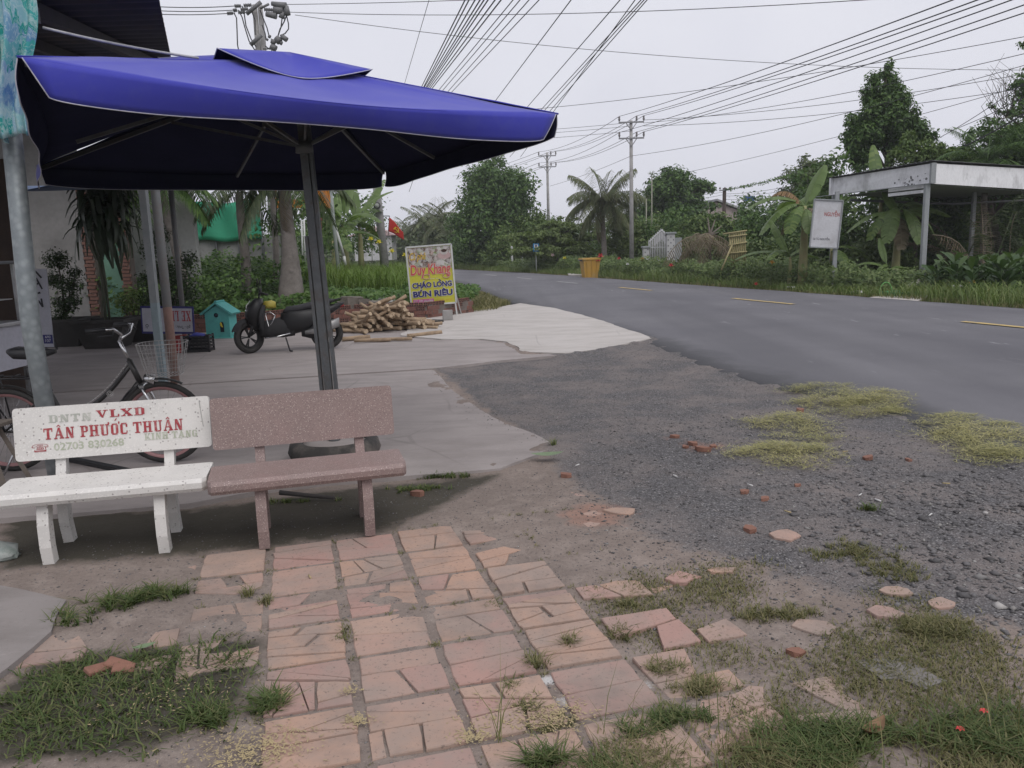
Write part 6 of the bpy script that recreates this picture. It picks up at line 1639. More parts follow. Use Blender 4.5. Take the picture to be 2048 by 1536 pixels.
def grass_strip(name, label, poly, n, h, wd, mat, seed, zf=0.0, lean=.6, kind='stuff', cat='grass'):
    r = np.random.default_rng(seed); q = scatter_poly(poly, n, r); m = fbm(q[:, 0], q[:, 1], .6, 3, seed)
    z = zf(q[:, 0], q[:, 1]) if callable(zf) else np.full(len(q), zf)
    V_, F_ = blades(np.c_[q, z], h, wd, lean, seed, .7); V_ = V_.reshape(-1, 6, 3)
    V_[:, 2:, 2] = z[:, None] + (V_[:, 2:, 2] - z[:, None]) * (.45 + 1.1 * m)[:, None]
    o = link(name, np_mesh(name, V_.reshape(-1, 3), F_, mat)); return tag(o, label, cat, kind=kind)
# ================================================================== left background: building, planters, lot
PLAST = M('grey_plaster', (.25, .243, .235), (.19, .185, .178), 1.2, .9, bump=.2, bscale=15, grime=(.14, .135, .13), gscale=1.1)
WPLAST = M('white_plaster', (.50, .50, .49), (.43, .43, .42), 1.2, .9, grime=(.28, .275, .27), gscale=1.4)
GPAINT = M('green_paint_wall', (.155, .29, .215), (.13, .25, .18), 2, .8, grime=(.10, .19, .14), gscale=2)
RBRICK = M('red_brick', (.20, .105, .082), (.15, .08, .063), 12, .9, bump=.3, bscale=50)
BY = 17.2
def bxs(u0, u1, Y=BY): return at(u0, 600, Y).x, at(u1, 600, Y).x
HS = thing('plastered_house', 'grey plastered house with brick piers and green wall panel at left', 'house', (at(180, 600, BY).x, BY, 0))
xa, xb = bxs(-260, 178); mb = MB(); mb.box(((xa + xb) / 2, BY + .12, 2.2), (xb - xa, .24, 4.5)); mb.build('wall', PLAST, HS, True)
xg0, xg1 = bxs(199, 250); mb = MB(); mb.box(((xg0 + xg1) / 2, BY + .2, 1.6), (xg1 - xg0 + .1, .12, 3.3)); mb.build('green_panel', GPAINT, HS, True)
xw0, xw1 = bxs(268, 402, 18.6); mb = MB(); mb.box(((xw0 + xw1) / 2, 18.7, 1.6), (xw1 - xw0, .2, 3.3)); mb.build('white_wall', WPLAST, HS, True)
bm_ = MB(); bm_.box((0, 0, 0), (.185, .10, .062), None, .004); bmesh_ = bm_.mesh('brick', RBRICK)
for (u0, u1, yy) in ((178, 199, BY - .02), (248, 269, BY - .02)):
    x0_, x1_ = bxs(u0, u1, yy); pier = MB(); pier.box(((x0_ + x1_) / 2, yy + .13, 1.7), (x1_ - x0_ - .03, .2, 3.4)); pr = pier.build('brick_pier', MORT, HS, True)
    z = .3; row = 0
    while z < 3.2:
        off = -.05 if row % 2 else .05
        for t in range(int((x1_ - x0_) / .1)):
            if t % 2: continue
            p = Vector((x0_ + .1 + t * .1 + off * .3, yy + .045 + random.uniform(-.006, .006), z)); o = link('brick', bmesh_, pr, p - Vector(HS.location))
        z += .078; row += 1
mb = MB(); xq = bxs(-260, 300); mb.box(((xq[0] + xq[1]) / 2, BY - .5, 4.5), (xq[1] - xq[0] + .8, 2.2, .08)); mb.build('roof_edge', ROOFM, HS, True)

# planters
CLAY = M('planter_concrete', (.060, .056, .052), (.045, .042, .04), 5, .95, bump=.3, bscale=20)
SOIL = M('soil', (.05, .04, .03), (.035, .028, .022), 9, 1)
def planter(label, u, v, Y, w0, w1, h):
    c = at(u, v, Y); z = .056; root = thing('planter_pot', label, 'planter', (c.x, Y, z), .05); mb = MB()
    vs = []
    for w_, zz in ((w0, 0), (w1, h), (w1 + .03, h), (w1 + .03, h + .05), (w1 - .04, h + .05), (w1 - .05, h - .04)):
        for sx, sy in ((-1, -1), (1, -1), (1, 1), (-1, 1)): vs.append((sx * w_, sy * w_ * .8, zz))
    fs = [(i * 4 + j, i * 4 + (j + 1) % 4, (i + 1) * 4 + (j + 1) % 4, (i + 1) * 4 + j) for i in range(5) for j in range(4)] + [(3, 2, 1, 0)]
    mb.add(vs, fs); mb.build('pot', CLAY, root); mb = MB(); mb.box((0, 0, h - .03), ((w1 - .05) * 2, (w1 - .05) * 1.6, .02)); mb.build('soil', SOIL, root); return c
p1 = planter('large dark square planter holding the dracaena', 218, 700, 14.15, .30, .44, .45)
p2 = planter('dark square planter left of the dracaena', 135, 690, 14.6, .30, .44, .45)
planter('dark square planter under the shrub right of the dracaena', 300, 690, 15.0, .28, .40, .42)
# dracaena: two thin stems and a tuft of hanging strap leaves
DR = thing('dracaena_plant', 'dracaena with drooping strap leaves in front of the green wall', 'plant', (p1.x, 14.15, .5))
tt = at(212, 415, 14.15)
mb = MB(); mb.tube([(0, 0, -.05), (.03, 0, .6), (.0, 0, 1.6), (tt.x - p1.x, 0, 2.35)], .028, 7); mb.tube([(.06, .03, -.05), (.07, .02, .7), (.03, 0, 1.8), (tt.x - p1.x + .05, .05, 2.2)], .022, 7); mb.build('stem', M('drac_stem', (.10, .11, .075), (.08, .085, .06), 6, .9), DR)
def strap(L_, W_, droop, seed):
    mb = MB(); 
    def rc(t): return Vector((L_ * (t * (1 - .55 * droop * t)), 0, L_ * (.45 * t - droop * t * t)))
    def fn(a, b): p = rc(a); w_ = W_ * math.sin(PI * min(.97, .10 + .86 * a)) ** .6; return p + Vector((0, (b - .5) * 2 * w_, -abs(b - .5) * w_ * .0 + (abs(b - .5)) * w_ * .5))
    mb.grid(fn, 7, 2); return mb.mesh('leaf', L_DRAC)
SM = [strap(.95, .038, .75, 1), strap(1.0, .042, .95, 2), strap(.85, .038, .5, 3), strap(1.05, .042, 1.15, 4)]
rr = random.Random(4)
for i in range(230):
    f = i / 230; z = 1.55 + 1.15 * f
    link('leaf', SM[rr.randrange(4)], DR, ((tt.x - p1.x) * (z / 2.4) + rr.uniform(-.04, .04), rr.uniform(-.04, .04), z), (rr.uniform(-.2, .2), rr.uniform(-.25, .35), rr.uniform(0, 6.28)), rr.uniform(.8, 1.15) * (1.0 if f < .8 else .85))
L_SHD = LEAF('leaf_potted', [(.03, .05, .024), (.05, .08, .036), (.07, .10, .046)])
def shrub(name, label, blobs, n, size, mat, seed, stem_base, cat='shrub'):
    root = thing(name, label, cat, stem_base); V_, F_ = bush(blobs, n, size, mat, seed); link('foliage', np_mesh('foliage', V_ - np.array(Vector(stem_base)), F_, mat), root)
    mb = MB(); s0 = Vector(stem_base)
    for c, rad in blobs[:5]: mb.tube([s0, s0.lerp(Vector(c), .5) + Vector((.03, 0, 0)), Vector(c)], [.03, .02, .008], 5)
    mb.build('stem', BARKM, root, True); return root
def blobs_px(lst, Y): return [(at(u, v, Y + random.uniform(-.15, .15)), r_ * Y / F_PX) for u, v, r_ in lst]
shrub('potted_shrub', 'dark small-leaved shrub beside the narrow white sign', blobs_px([(115, 520, 28), (140, 570, 26), (128, 610, 26), (120, 640, 22), (150, 545, 14), (108, 560, 22), (148, 600, 16)], 14.6), 2600, .055, L_SHD, 71, (p2.x, 14.6, .5))
shrub('potted_shrub', 'tall dark shrub behind the three awning posts', blobs_px([(305, 500, 28), (330, 540, 34), (358, 560, 34), (300, 560, 26), (345, 600, 30), (372, 520, 26), (320, 470, 22), (375, 590, 22), (300, 600, 24)], 15.3), 4600, .05, L_SHD, 72, (at(330, 600, 15.3).x, 15.3, .3))
shrub('weedy_shrub', 'weedy low shrub at the foot of the green wall', blobs_px([(240, 600, 20), (265, 590, 22), (255, 615, 20), (280, 610, 16)], 16.2), 900, .06, L_MID, 73, (at(258, 610, 16.2).x, 16.2, .1))

# shade net fence and walls behind
NET = M('green_net', (.03, .26, .15), (.025, .22, .125), 3, .75)
NF = thing('shade_net_fence', 'bright green shade net stretched over a grey wall behind the palms', 'fence', (at(460, 500, 25).x, 25, 0))
xa, xb = bxs(396, 534, 25); z0, z1 = at(460, 474, 25).z, at(460, 414, 25).z
mb = MB(); mb.grid(lambda a, b: (xa + (xb - xa) * a, 24.96 + .05 * math.sin(a * 14 + b * 3), z0 - .1 + (z1 - z0 + .25) * b + .04 * math.sin(a * 9)), 30, 8); nt_ = mb.build('net', NET, NF, True); nt_.modifiers.new('thickness', 'SOLIDIFY').thickness = .01
for t in (0, .33, .66, 1): mb = MB(); mb.tube([(xa + (xb - xa) * t, 25.05, 0), (xa + (xb - xa) * t, 25.05, z1 + .3)], .04, 8); mb.build('post', STEEL, NF, True)
mb = MB(); mb.box(((xa + xb) / 2, 25.2, z0 / 2), (xb - xa + 1.0, .15, z0)); mb.build('wall', M('dark_plaster', (.24, .24, .235), (.19, .19, .185), 1.5, .9, grime=(.13, .13, .12)), NF, True)
# red gate pier and shop sign
RP = thing('red_gate_pier', 'rust red square gate pier beside the shop sign', 'pier', (at(651, 500, 27).x, 27, 0))
xa, xb = bxs(640, 651, 27); mb = MB(); mb.box(((xa + xb) / 2, 27.1, 1.05), (xb - xa, .25, at(645, 442, 27).z * 2 - 2.1 + .0), None, .01); mb.build('pier', M('rust_red', (.25, .075, .05), (.20, .06, .045), 5, .85), RP, True)
mb = MB(); mb.box(((xa + xb) / 2, 27.1, at(645, 442, 27).z + .06), (xb - xa + .08, .33, .09), None, .01); mb.build('cap', M('rust_red', (.2, .05, .04)), RP, True)
OSN, OSX, OSW, OSH = plate('shop_sign', 'white and orange shop sign on a steel pole by the banana clump', [(548, 350), (658, 352), (661, 416), (552, 416)], 26.5, M('sign_orange', (.55, .20, .03), (.5, .17, .025), 5, .5))
mb = MB(); Pn = [(0.03, OSH), (0.03, .26)] + [(OSW * (.1 + .85 * t / 10), .24 + (OSH - .24) * (t / 10) ** 2.6) for t in range(11)]; Pn = list(reversed(Pn)); mb.add([(x, y, .003) for x, y in Pn], [tuple(range(len(Pn)))]); on(OSN, OSX, mb, 'white_field', PWHT)
put_text('TRÀ SỮA', GOLD, OSN, OSX @ Matrix.Translation((0, 0, .006)), (.08, .05, OSW - .1, .19), .03)
rr = random.Random(8); ln = []
for i in range(26):
    x = rr.uniform(.2, OSW * .75); y = rr.uniform(.5, OSH - .1); ln.append(((x, y), (x + rr.uniform(-.06, .06), y + rr.uniform(-.1, .1))))
on(OSN, OSX, strokes(ln, .02, .005), 'figure_print', M('print_grey', (.25, .24, .23)))
mb = MB(); q = OSX @ Vector((OSW + .03, 0, -.05)); b = Vector(OSN.location); mb.tube([(q.x + .1, q.y, .3 - b.z), (q.x, q.y, OSH * .5), (q.x - .06, q.y, OSH + .4)], .06, 8); mb.build('pole', M('pole_pale', (.42, .46, .44), (.36, .39, .38), 6, .6), OSN)
mb = MB(); a = at(670, 452, 26.8); b = gp(690, 512, 1.2); mb.tube([a, at(688, 512, 26.8)], .045, 8); mb.tube([at(688, 512, 26.8), at(691, 530, 26.8)], .045, 8); solo('leaning_pole', mb, M('pole_white', (.55, .56, .54)), 'thin white pole leaning before the banana clump', 'pole')
for u in (603, 608): 
    mb = MB(); mb.tube([at(u, 440, 25), at(u + 3, 530, 25)], .03, 6); solo('thin_post', mb, FRM, ['left one of two thin pale posts behind the fat palm', 'right one of two thin pale posts behind the fat palm'][u > 605], 'post')

# the overgrown lot: raised earth behind the wall
def lot_h(x, y):
    x = np.asarray(x, float); y = np.asarray(y, float)
    t = ss(17.0, 33, y); e = ss(-1.0, 3.2, -2.4 - (x + (y - 17.5) * .36)); return .30 * np.clip((y - 16.2) / 1.5, 0, 1) * 1.0 + (1.3 * t) * e * .95 + .12 * (fbm(x, y, .7, 3, 3) - .5)
LOT = [(-20, 18.0), (-7.4, 16.35), (-5.35, 16.85), (-3.5, 18.0), (-1.85, 18.1), (-1.0, 19.3), (-.95, 21.4), (-1.6, 24.2), (-2.7, 31), (-3.9, 38), (-6.2, 46), (-11, 57), (-40, 60), (-40, 18)]
nx2, ny2 = 90, 110
lx, ly = np.meshgrid(np.linspace(-40, -.5, nx2), np.linspace(16.0, 60, ny2)); lh = lot_h(lx, ly); dd = poly_dist(lx, ly, LOT)
lh = np.where(dd < 0, -.3, lh * ss(-.2, .4, dd) )
ii = np.arange(nx2 * ny2).reshape(ny2, nx2)
F2 = np.stack([ii[:-1, :-1], ii[:-1, 1:], ii[1:, 1:], ii[1:, :-1]], 2).reshape(-1, 4)
lot = link('vacant_lot', np_mesh('vacant_lot', np.stack([lx, ly, lh], 2).reshape(-1, 3), F2, FARG, True)); tag(lot, kind='structure')
G_LOT = LEAF('grass_lot', [(.13, .21, .045), (.17, .26, .06), (.21, .30, .075), (.16, .20, .06)], .6, .35)
V_LOT = LEAF('vine_lot', [(.06, .125, .03), (.09, .17, .042), (.12, .205, .055), (.15, .225, .07)], .5, .3)
grass_strip('grass', 'bright tall grass covering the vacant lot', [(-10, 21.5), (-3.0, 21.5), (-2.9, 26), (-3.6, 31), (-5.2, 38), (-14, 38)], 30000, .72, .024, G_LOT, 81, lot_h)
def vines(name, label, poly, n, size, mat, seed, hh=.35):
    r = np.random.default_rng(seed); q = scatter_poly(poly, n, r); m = fbm(q[:, 0], q[:, 1], 1.1, 4, seed)
    z = lot_h(q[:, 0], q[:, 1]) + r.random(n) ** .6 * hh * (.2 + 1.3 * m); V_, F_ = leafcards(np.c_[q, z], np.tile([0, -.35, .9], (n, 1)), size, seed, .8)
    return tag(link(name, np_mesh(name, V_, F_, mat)), label, 'ground cover', kind='stuff')
vines('creeping_vine', 'broad-leaved creeping vines spilling over the brick wall', [(-8, 17.0), (-5.3, 17.1), (-3.5, 18.2), (-1.9, 18.4), (-1.25, 19.6), (-1.4, 22), (-2.2, 23.2), (-9, 23.2)], 13000, .11, V_LOT, 82)
vines('creeping_vine', 'dark vines and weeds tangled between the two palm trunks', [(-10.5, 17.2), (-6.3, 17.0), (-5.6, 19.6), (-5.2, 22), (-10.5, 22)], 11000, .10, L_DARK, 83, 1.15)
vines('leafy_weeds', 'clump of leafy weeds at the wall end beside the road', [(-1.5, 19.6), (-.95, 19.4), (-.75, 21.6), (-1.2, 23.4), (-1.9, 22)], 1500, .09, V_LOT, 84, .3)
grass_strip('grass', 'dry roadside grass strip between the lot and the asphalt', [(-.98, 19.0), (-.35, 19.6), (.05, 21.5), (-.4, 24.5), (-1.7, 31.5), (-2.9, 38), (-3.6, 38), (-2.3, 31), (-1.4, 25), (-1.0, 22)], 7000, .16, .014, GRD, 85, lambda x, y: np.full(np.shape(x), .03))
# rubble on the wall
RBL = M('rubble', (.17, .15, .13), (.12, .105, .09), 9, .95, bump=.4)
rr = random.Random(12)
for i, (u, v, s_) in enumerate([(705, 607, .28), (725, 610, .22), (688, 612, .16), (748, 612, .2), (770, 612, .15)]):
    c = at(u, v, 18.0); mb = MB(); n = 7
    mb.prism([(s_ * rr.uniform(.8, 1.2) * math.cos(2 * PI * t / n), s_ * .6 * rr.uniform(.8, 1.2) * math.sin(2 * PI * t / n)) for t in range(n)], -.12, s_ * .55); mb.v = [v_ + Vector((rr.uniform(-.03, .03), rr.uniform(-.03, .03), rr.uniform(-.03, .03))) for v_ in mb.v]
    solo('rubble_chunk', mb, RBL, 'grey brown chunk of rubble lying on the brick wall', 'rubble', 'rubble on the wall', loc=(c.x, 18.0, c.z))
mb = MB(); c = at(768, 596, 18.6); mb.grid(lambda a, b: (c.x + (a - .5) * .5, 18.5 + (b - .5) * .5, c.z + .05 * math.sin(a * 7 + b * 5) - .1 * (1 - b)), 8, 6); o = solo('plastic_sheet', mb, WHT, 'scrap of pale plastic sheet lying on the vines', 'plastic sheet'); o.modifiers.new('thickness', 'SOLIDIFY').thickness = .004

# palms of the lot
b_ = at(492, 610, 19.2); t_ = at(482, 385, 19.2)
palm('slender_palm', 'slender ringed palm with drooping fronds behind the birdhouse', (b_.x, 19.2, .3), t_, .13, 'areca', L_PALM, 1.5, 13, 5, nl=30, ll=.42, tw=.7, lw=.035)
b_ = at(580, 610, 18.9); t_ = at(572, 360, 18.9)
palm('stout_palm', 'stout pale palm trunk with swollen base behind the scooter', (b_.x, 18.9, .25), t_, .19, 'royal', L_PALM, 1.9, 15, 6, nl=34, ll=.5, tw=.8, lw=.04, bulge=.13, dead=3)
b_ = at(550, 600, 21.0); t_ = at(546, 330, 21.0)
palm('slim_palm', 'thin pale palm trunk standing just left of the stout palm', (b_.x, 21, .4), (t_.x, 21, 3.6), .09, 'areca', L_PALM, 1.5, 10, 7)
b_ = at(375, 600, 17.6)
palm('bushy_palm', 'dark bushy palm behind the farthest awning post', (b_.x, 17.6, .2), (b_.x - .3, 17.6, 3.1), .12, 'arecad', L_DARK, 1.5, 16, 8, nl=30, ll=.45, tw=.8, lw=.04)
# banana clump
c = at(692, 512, 31)
banana('banana_plant', 'tall banana plant with pale upright leaves in the lot', (c.x, 31, .9), 1.7, [(80, 2.4, .34, .15, 2.3, L_BANY, 0), (170, 2.2, .34, .25, 1.6, L_BANY, 0), (20, 2.0, .32, .5, 1.3, L_BAN, .1), (250, 2.0, .36, .7, 1.0, L_BAN, .1), (320, 1.9, .34, .8, .9, L_BAN, .2), (130, 1.9, .34, .9, .8, L_BAN, .2), (200, 1.8, .34, 1.0, .6, L_BAN, .3), (60, 1.8, .34, .9, .7, L_MID, .4)], .14)
c = at(722, 512, 32)
banana('banana_plant', 'banana plant with torn leaves just left of the leaning concrete pole', (c.x, 32, .95), 1.6, [(60, 2.1, .34, .35, 1.5, L_BAN, .3), (75, 2.0, .34, .7, 1.1, L_MID, .6), (235, 1.9, .34, .9, .8, L_MID, .6), (262, 1.5, .34, .9, .7, L_BAN, .3), (190, 2.0, .34, .6, 1.2, L_BAN, .2), (110, 2.2, .32, .3, 1.8, L_BANY, .1), (240, 1.9, .34, 1.0, .5, L_BAN, .4)], .14)
c = at(668, 520, 30)
banana('banana_plant', 'shorter banana plant beside the red gate pier', (c.x, 30, .9), 1.1, [(90, 1.9, .32, .3, 1.6, L_BAN, 0), (200, 1.7, .32, .8, .9, L_BAN, .3), (300, 1.7, .32, .9, .8, L_MID, .2), (20, 1.7, .32, .8, .8, L_BAN, .2), (150, 1.6, .3, .7, 1.0, L_MID, .2)], .12)
undergrowth('undergrowth', 'dark tangled undergrowth behind the palms and bananas', [(at(520, 500, 24), at(640, 500, 26), 3, 1.2, 2.4, .5), (at(640, 500, 34), at(745, 500, 36), 4, 1.4, 2.6, .6), (at(560, 500, 30), at(660, 500, 32), 3, 1.5, 3.4, .6)], L_DARK, 86, .16, 42)

# leaning concrete pole with flag
CPOLE = M('pole_concrete', (.36, .35, .345), (.29, .285, .28), 3, .9, bump=.2, bscale=20, grime=(.22, .21, .20), gscale=3)
PY = 34.0
pt, pb = at(745, 300, PY), at(768, 515, PY)
dv = (pt - pb) / (pt.z - pb.z); p0 = pb + dv * (.4 - pb.z); p1 = pb + dv * (6.6 - pb.z)
LP = thing('leaning_pole', 'leaning grey concrete utility pole beside the red flag', 'utility pole', p0)
mb = MB(); mb.tube([p0, p1], [.19, .13], 12); mb.build('shaft', CPOLE, LP, True)
q = at(754, 411, PY - .2); mb = MB(); mb.lathe([(0, -.02), (.09, -.02), (.09, .02), (0, .03)], 16, q, Matrix(((1, 0, 0), (0, 0, 1), (0, -1, 0)))); mb.build('round_plate', FRM, LP, True)
mb = MB(); mb.lathe([(.10, -.025), (.15, -.025), (.15, .025), (.10, .03), (.10, -.025)], 20, q, Matrix(((1, 0, 0), (0, 0, 1), (0, -1, 0)))); mb.build('plate_ring', STEEL, LP, True)
FL = thing('red_flag', 'small red flag with yellow emblem flying from the leaning pole', 'flag', tuple(at(779, 432, PY)))
a, b = at(762, 432, PY), at(779, 432, PY); mb = MB(); mb.tube([a, b], .02, 6); mb.tube([b, at(777, 470, PY)], .015, 6); mb.build('bracket', STEEL, FL, True)
f00, f10, f01, f11 = at(778, 434, PY), at(807, 463, PY), at(776, 463, PY), at(808, 478, PY)
def flag(a, b): return (f00.lerp(f10, a)).lerp(f01.lerp(f11, a), b) + Vector((0, .10 * math.sin(a * 6 + b) * a - .1 * a, .03 * math.sin(a * 5)))
mb = MB(); mb.grid(flag, 16, 8); fo = mb.build('cloth', M('flag_red', (.50, .035, .03), (.44, .03, .028), 4, .8), FL, True); fo.modifiers.new('thickness', 'SOLIDIFY').thickness = .008
mb = MB(); cc = Vector(flag(.55, .5)) + Vector((0, -.06, 0)); r0 = .11
for i in range(10):
    t0, t1 = R_(-150 + 26 * i), R_(-150 + 26 * (i + 1)); w0, w1 = .035 * math.sin(PI * i / 10) + .008, .035 * math.sin(PI * (i + 1) / 10) + .008
    mb.add([cc + Vector((r0 * math.cos(t0), 0, r0 * math.sin(t0))), cc + Vector((r0 * math.cos(t1), 0, r0 * math.sin(t1))), cc + Vector(((r0 - w1) * math.cos(t1), 0, (r0 - w1) * math.sin(t1))), cc + Vector(((r0 - w0) * math.cos(t0), 0, (r0 - w0) * math.sin(t0)))], [(0, 1, 2, 3)])
mb.bar(cc + Vector((.11, -.01, -.12)), cc + Vector((-.06, -.01, .07)), .02, .03); mb.bar(cc + Vector((-.11, -.012, .03)), cc + Vector((-.01, -.012, .12)), .025, .05); mb.build('emblem', M('flag_yellow', (.62, .45, .03)), FL, True)
# yellow flowers and far house bits by the pole
FLW = M('flower_yellow', (.62, .55, .04), (.55, .48, .03), 9)
def flower(label, u, v, Y, r, mat, group=None, stem=.7):
    c = at(u, v, Y); root = thing('flower', label, 'flower', (c.x, Y, c.z - stem), 0, group); mb = MB()
    for t in range(6):
        a = t * PI / 3; mb.add([(0, 0, stem), (r * .6 * math.cos(a - .45), r * .6 * math.sin(a - .45), stem + r * .35), (r * math.cos(a), r * math.sin(a), stem + r * .1), (r * .6 * math.cos(a + .45), r * .6 * math.sin(a + .45), stem + r * .35)], [(0, 1, 2, 3)])
        mb.add([(0, 0, stem - r * .3), (r * .4 * math.cos(a - .5), r * .4 * math.sin(a - .5), stem + r * .5), (r * .5 * math.cos(a), r * .5 * math.sin(a), stem + r * .9), (r * .4 * math.cos(a + .5), r * .4 * math.sin(a + .5), stem + r * .5)], [(0, 1, 2, 3)])
    mb.build('bloom', mat, root); mb = MB(); mb.tube([(0, 0, 0), (.02, 0, stem)], .012, 5); mb.build('stalk', GRN, root)
for i, (u, v) in enumerate([(742, 481), (758, 487), (784, 505), (810, 513)]):
    flower(['yellow flower left of the leaning pole, highest of its row', 'yellow flower right at the leaning pole', 'yellow flower between the leaning pole and the signboard', 'yellow flower touching the signboard corner'][i], u, v, 27, .15, FLW)
PNK = M('house_pink', (.5, .36, .36)); 
FH = thing('far_house', 'small pale far house behind the leaning pole', 'house', tuple(at(750, 500, 75)))
a = at(752, 500, 75); mb = MB(); mb.box((a.x, 75, 1.8), (3.4, 3, 2.2)); mb.build('wall', WPLAST, FH, True); mb = MB(); mb.prism([(-2.2, 0), (2.2, 0), (0, .9)], -1.8, 1.8, Matrix(((1, 0, 0), (0, 0, -1), (0, 1, 0))), (a.x, 75, 2.9)); mb.build('roof', PNK, FH, True)
# ================================================================== far side of the road
Z0 = -.05
def xp(u, Y, v=520): return at(u, v, Y).x
def gpt(u, Y, z=Z0): return Vector((xp(u, Y), Y, z))
G_VRG = LEAF('grass_verge', [(.11, .165, .05), (.155, .22, .065), (.19, .255, .085), (.26, .265, .12)], .6, .3)
# grass along the far road edge
far_edge = [(10.75, 16), (9.2, 21.1), (7.35, 27.1), (4.35, 37), (1.9, 45.3), (-3.2, 58.6), (-12.5, 79)]
def off(l, d): return [(x + d * .96, y + d * .28) for x, y in l]
grass_strip('grass', 'long green grass along the far road edge', off(far_edge, .15) + list(reversed(off(far_edge, 1.9))), 24000, .42, .018, G_VRG, 91, Z0)
grass_strip('grass', 'short worn grass fringe touching the far asphalt', off(far_edge, -.05) + list(reversed(off(far_edge, .5))), 9000, .13, .013, GRD, 92, Z0 + .03)
# leafy weeds (stuff) and the wall of undergrowth behind
def weeds(name, label, poly, n, size, mat, seed, h0, h1, cat='ground cover', nrm=(0, -.5, .8), aspect=.5):
    r = np.random.default_rng(seed); q = scatter_poly(poly, n, r); m = fbm(q[:, 0], q[:, 1], .9, 4, seed)
    z = Z0 + r.random(n) ** .7 * (h0 + (h1 - h0) * np.clip(1.8 * m - .4, 0, 1)); V_, F_ = leafcards(np.c_[q, z], np.tile(nrm, (n, 1)), size, seed, aspect)
    return tag(link(name, np_mesh(name, V_, F_, mat)), label, cat, kind='stuff')
L_VRG = LEAF('leaf_verge', [(.07, .11, .035), (.10, .15, .05), (.135, .19, .065), (.17, .21, .085)])
weeds('roadside_weeds', 'leafy roadside weeds between the grass and the trees', off(far_edge[1:6], .9) + list(reversed(off(far_edge[1:6], 3.2))), 40000, .13, L_VRG, 93, .4, 1.05)
weeds('roadside_weeds', 'light green leafy weeds near the orange bin', off(far_edge[2:5], .7) + list(reversed(off(far_edge[2:5], 2.4))), 16000, .12, L_LITE, 94, .4, 1.1)
undergrowth('undergrowth', 'dense dark undergrowth behind the roadside trees', [
    (gpt(905, 66), gpt(1010, 58), 5, 1.5, 3.0, .8), (gpt(1010, 56), gpt(1290, 50), 5, 1.6, 3.4, .8), (gpt(1280, 46), gpt(1480, 42), 5, 1.5, 3.2, .7),
    (gpt(1470, 38), gpt(1680, 34), 4, 1.2, 3.0, .6), (gpt(1650, 31), gpt(1900, 30), 4, 2.6, 4.6, .6), (gpt(1880, 30.5), gpt(2250, 29), 5, 3.0, 5.2, .6), (gpt(1480, 44), gpt(1700, 40), 4, 2, 4, .7)], L_DARK, 95, .20, 95)
undergrowth('undergrowth', 'lighter shrubs in front of the dark undergrowth', [
    (gpt(1300, 44), gpt(1450, 40), 3, .9, 2.2, .5), (gpt(1480, 32), gpt(1640, 30), 2, .6, 1.9, .4), (gpt(1690, 27.5), gpt(1850, 27), 2, .7, 1.7, .35), (gpt(1030, 54), gpt(1180, 50), 3, .8, 1.6, .5)], L_VRG, 96, .17, 70)

# ---- trees
def cpx(lst, Y): return [(at(u, v, Y + dy), (rx * Y / F_PX, (rx + rz) / 2 * Y / F_PX, rz * Y / F_PX)) for u, v, rx, rz, dy in lst]
tree('round_tree', 'big dense dark round tree beside the far bend', gpt(1000, 60), cpx([(995, 400, 86, 78, 0), (1000, 345, 52, 44, 0), (960, 450, 60, 60, -1), (1035, 440, 52, 56, 0), (925, 420, 26, 26, 0), (940, 495, 50, 34, -1)], 60), 26000, .27, L_DARK, 201, .25, ncl=60, clr=.34)
tree('spreading_tree', 'low spreading light green tree with layered branches', gpt(1110, 49), cpx([(1120, 455, 60, 16, 0), (1080, 475, 80, 15, -1), (1150, 480, 82, 15, 0), (1040, 500, 45, 12, -1), (1190, 500, 50, 14, 0), (1110, 503, 90, 14, -1.5), (1140, 440, 40, 12, .5)], 49), 19000, .17, L_LIT2, 202, .16, .45, 16, ncl=30, clr=.9)
tree('bushy_tree', 'bushy dark green tree right of the far twin-arm pole', gpt(1360, 58), cpx([(1350, 385, 58, 50, 0), (1400, 385, 36, 40, 0), (1335, 425, 60, 40, 0), (1420, 420, 22, 26, 0), (1390, 450, 60, 40, -2), (1310, 460, 50, 36, -2)], 58), 20000, .27, L_DARK, 203, .2, ncl=46, clr=.36)
tree('pale_tree', 'pale feathery green tree behind the twin-arm pole', gpt(1285, 64), cpx([(1290, 405, 40, 40, 0), (1255, 430, 44, 36, 0), (1320, 430, 40, 40, 0), (1285, 450, 60, 36, 0)], 64), 10000, .22, L_GREY, 204, .14, ncl=34, clr=.42)
tree('rounded_bush', 'fresh green rounded bush between the spreading tree and the coconut palm', gpt(1255, 47), cpx([(1250, 470, 44, 34, 0), (1275, 495, 50, 30, 0), (1235, 505, 40, 26, 0), (1290, 460, 36, 30, 1)], 47), 9000, .17, L_LIT2, 212, .09, ncl=34, clr=.45)
tree('broad_bush', 'broad mid green bush behind the blue road sign', gpt(1030, 57), cpx([(1035, 470, 50, 34, 0), (1085, 455, 46, 34, 1), (1000, 500, 46, 26, -1), (1060, 500, 60, 26, -1)], 57), 10000, .20, L_MID, 213, .1, ncl=34, clr=.45)
tree('olive_tree', 'olive green bush tree behind the bamboo frame', gpt(1430, 44), cpx([(1400, 460, 46, 30, 0), (1440, 455, 40, 26, 0), (1370, 475, 40, 28, 0), (1460, 480, 44, 26, 0)], 44), 8000, .18, L_MID, 205, .1, ncl=30, clr=.5)
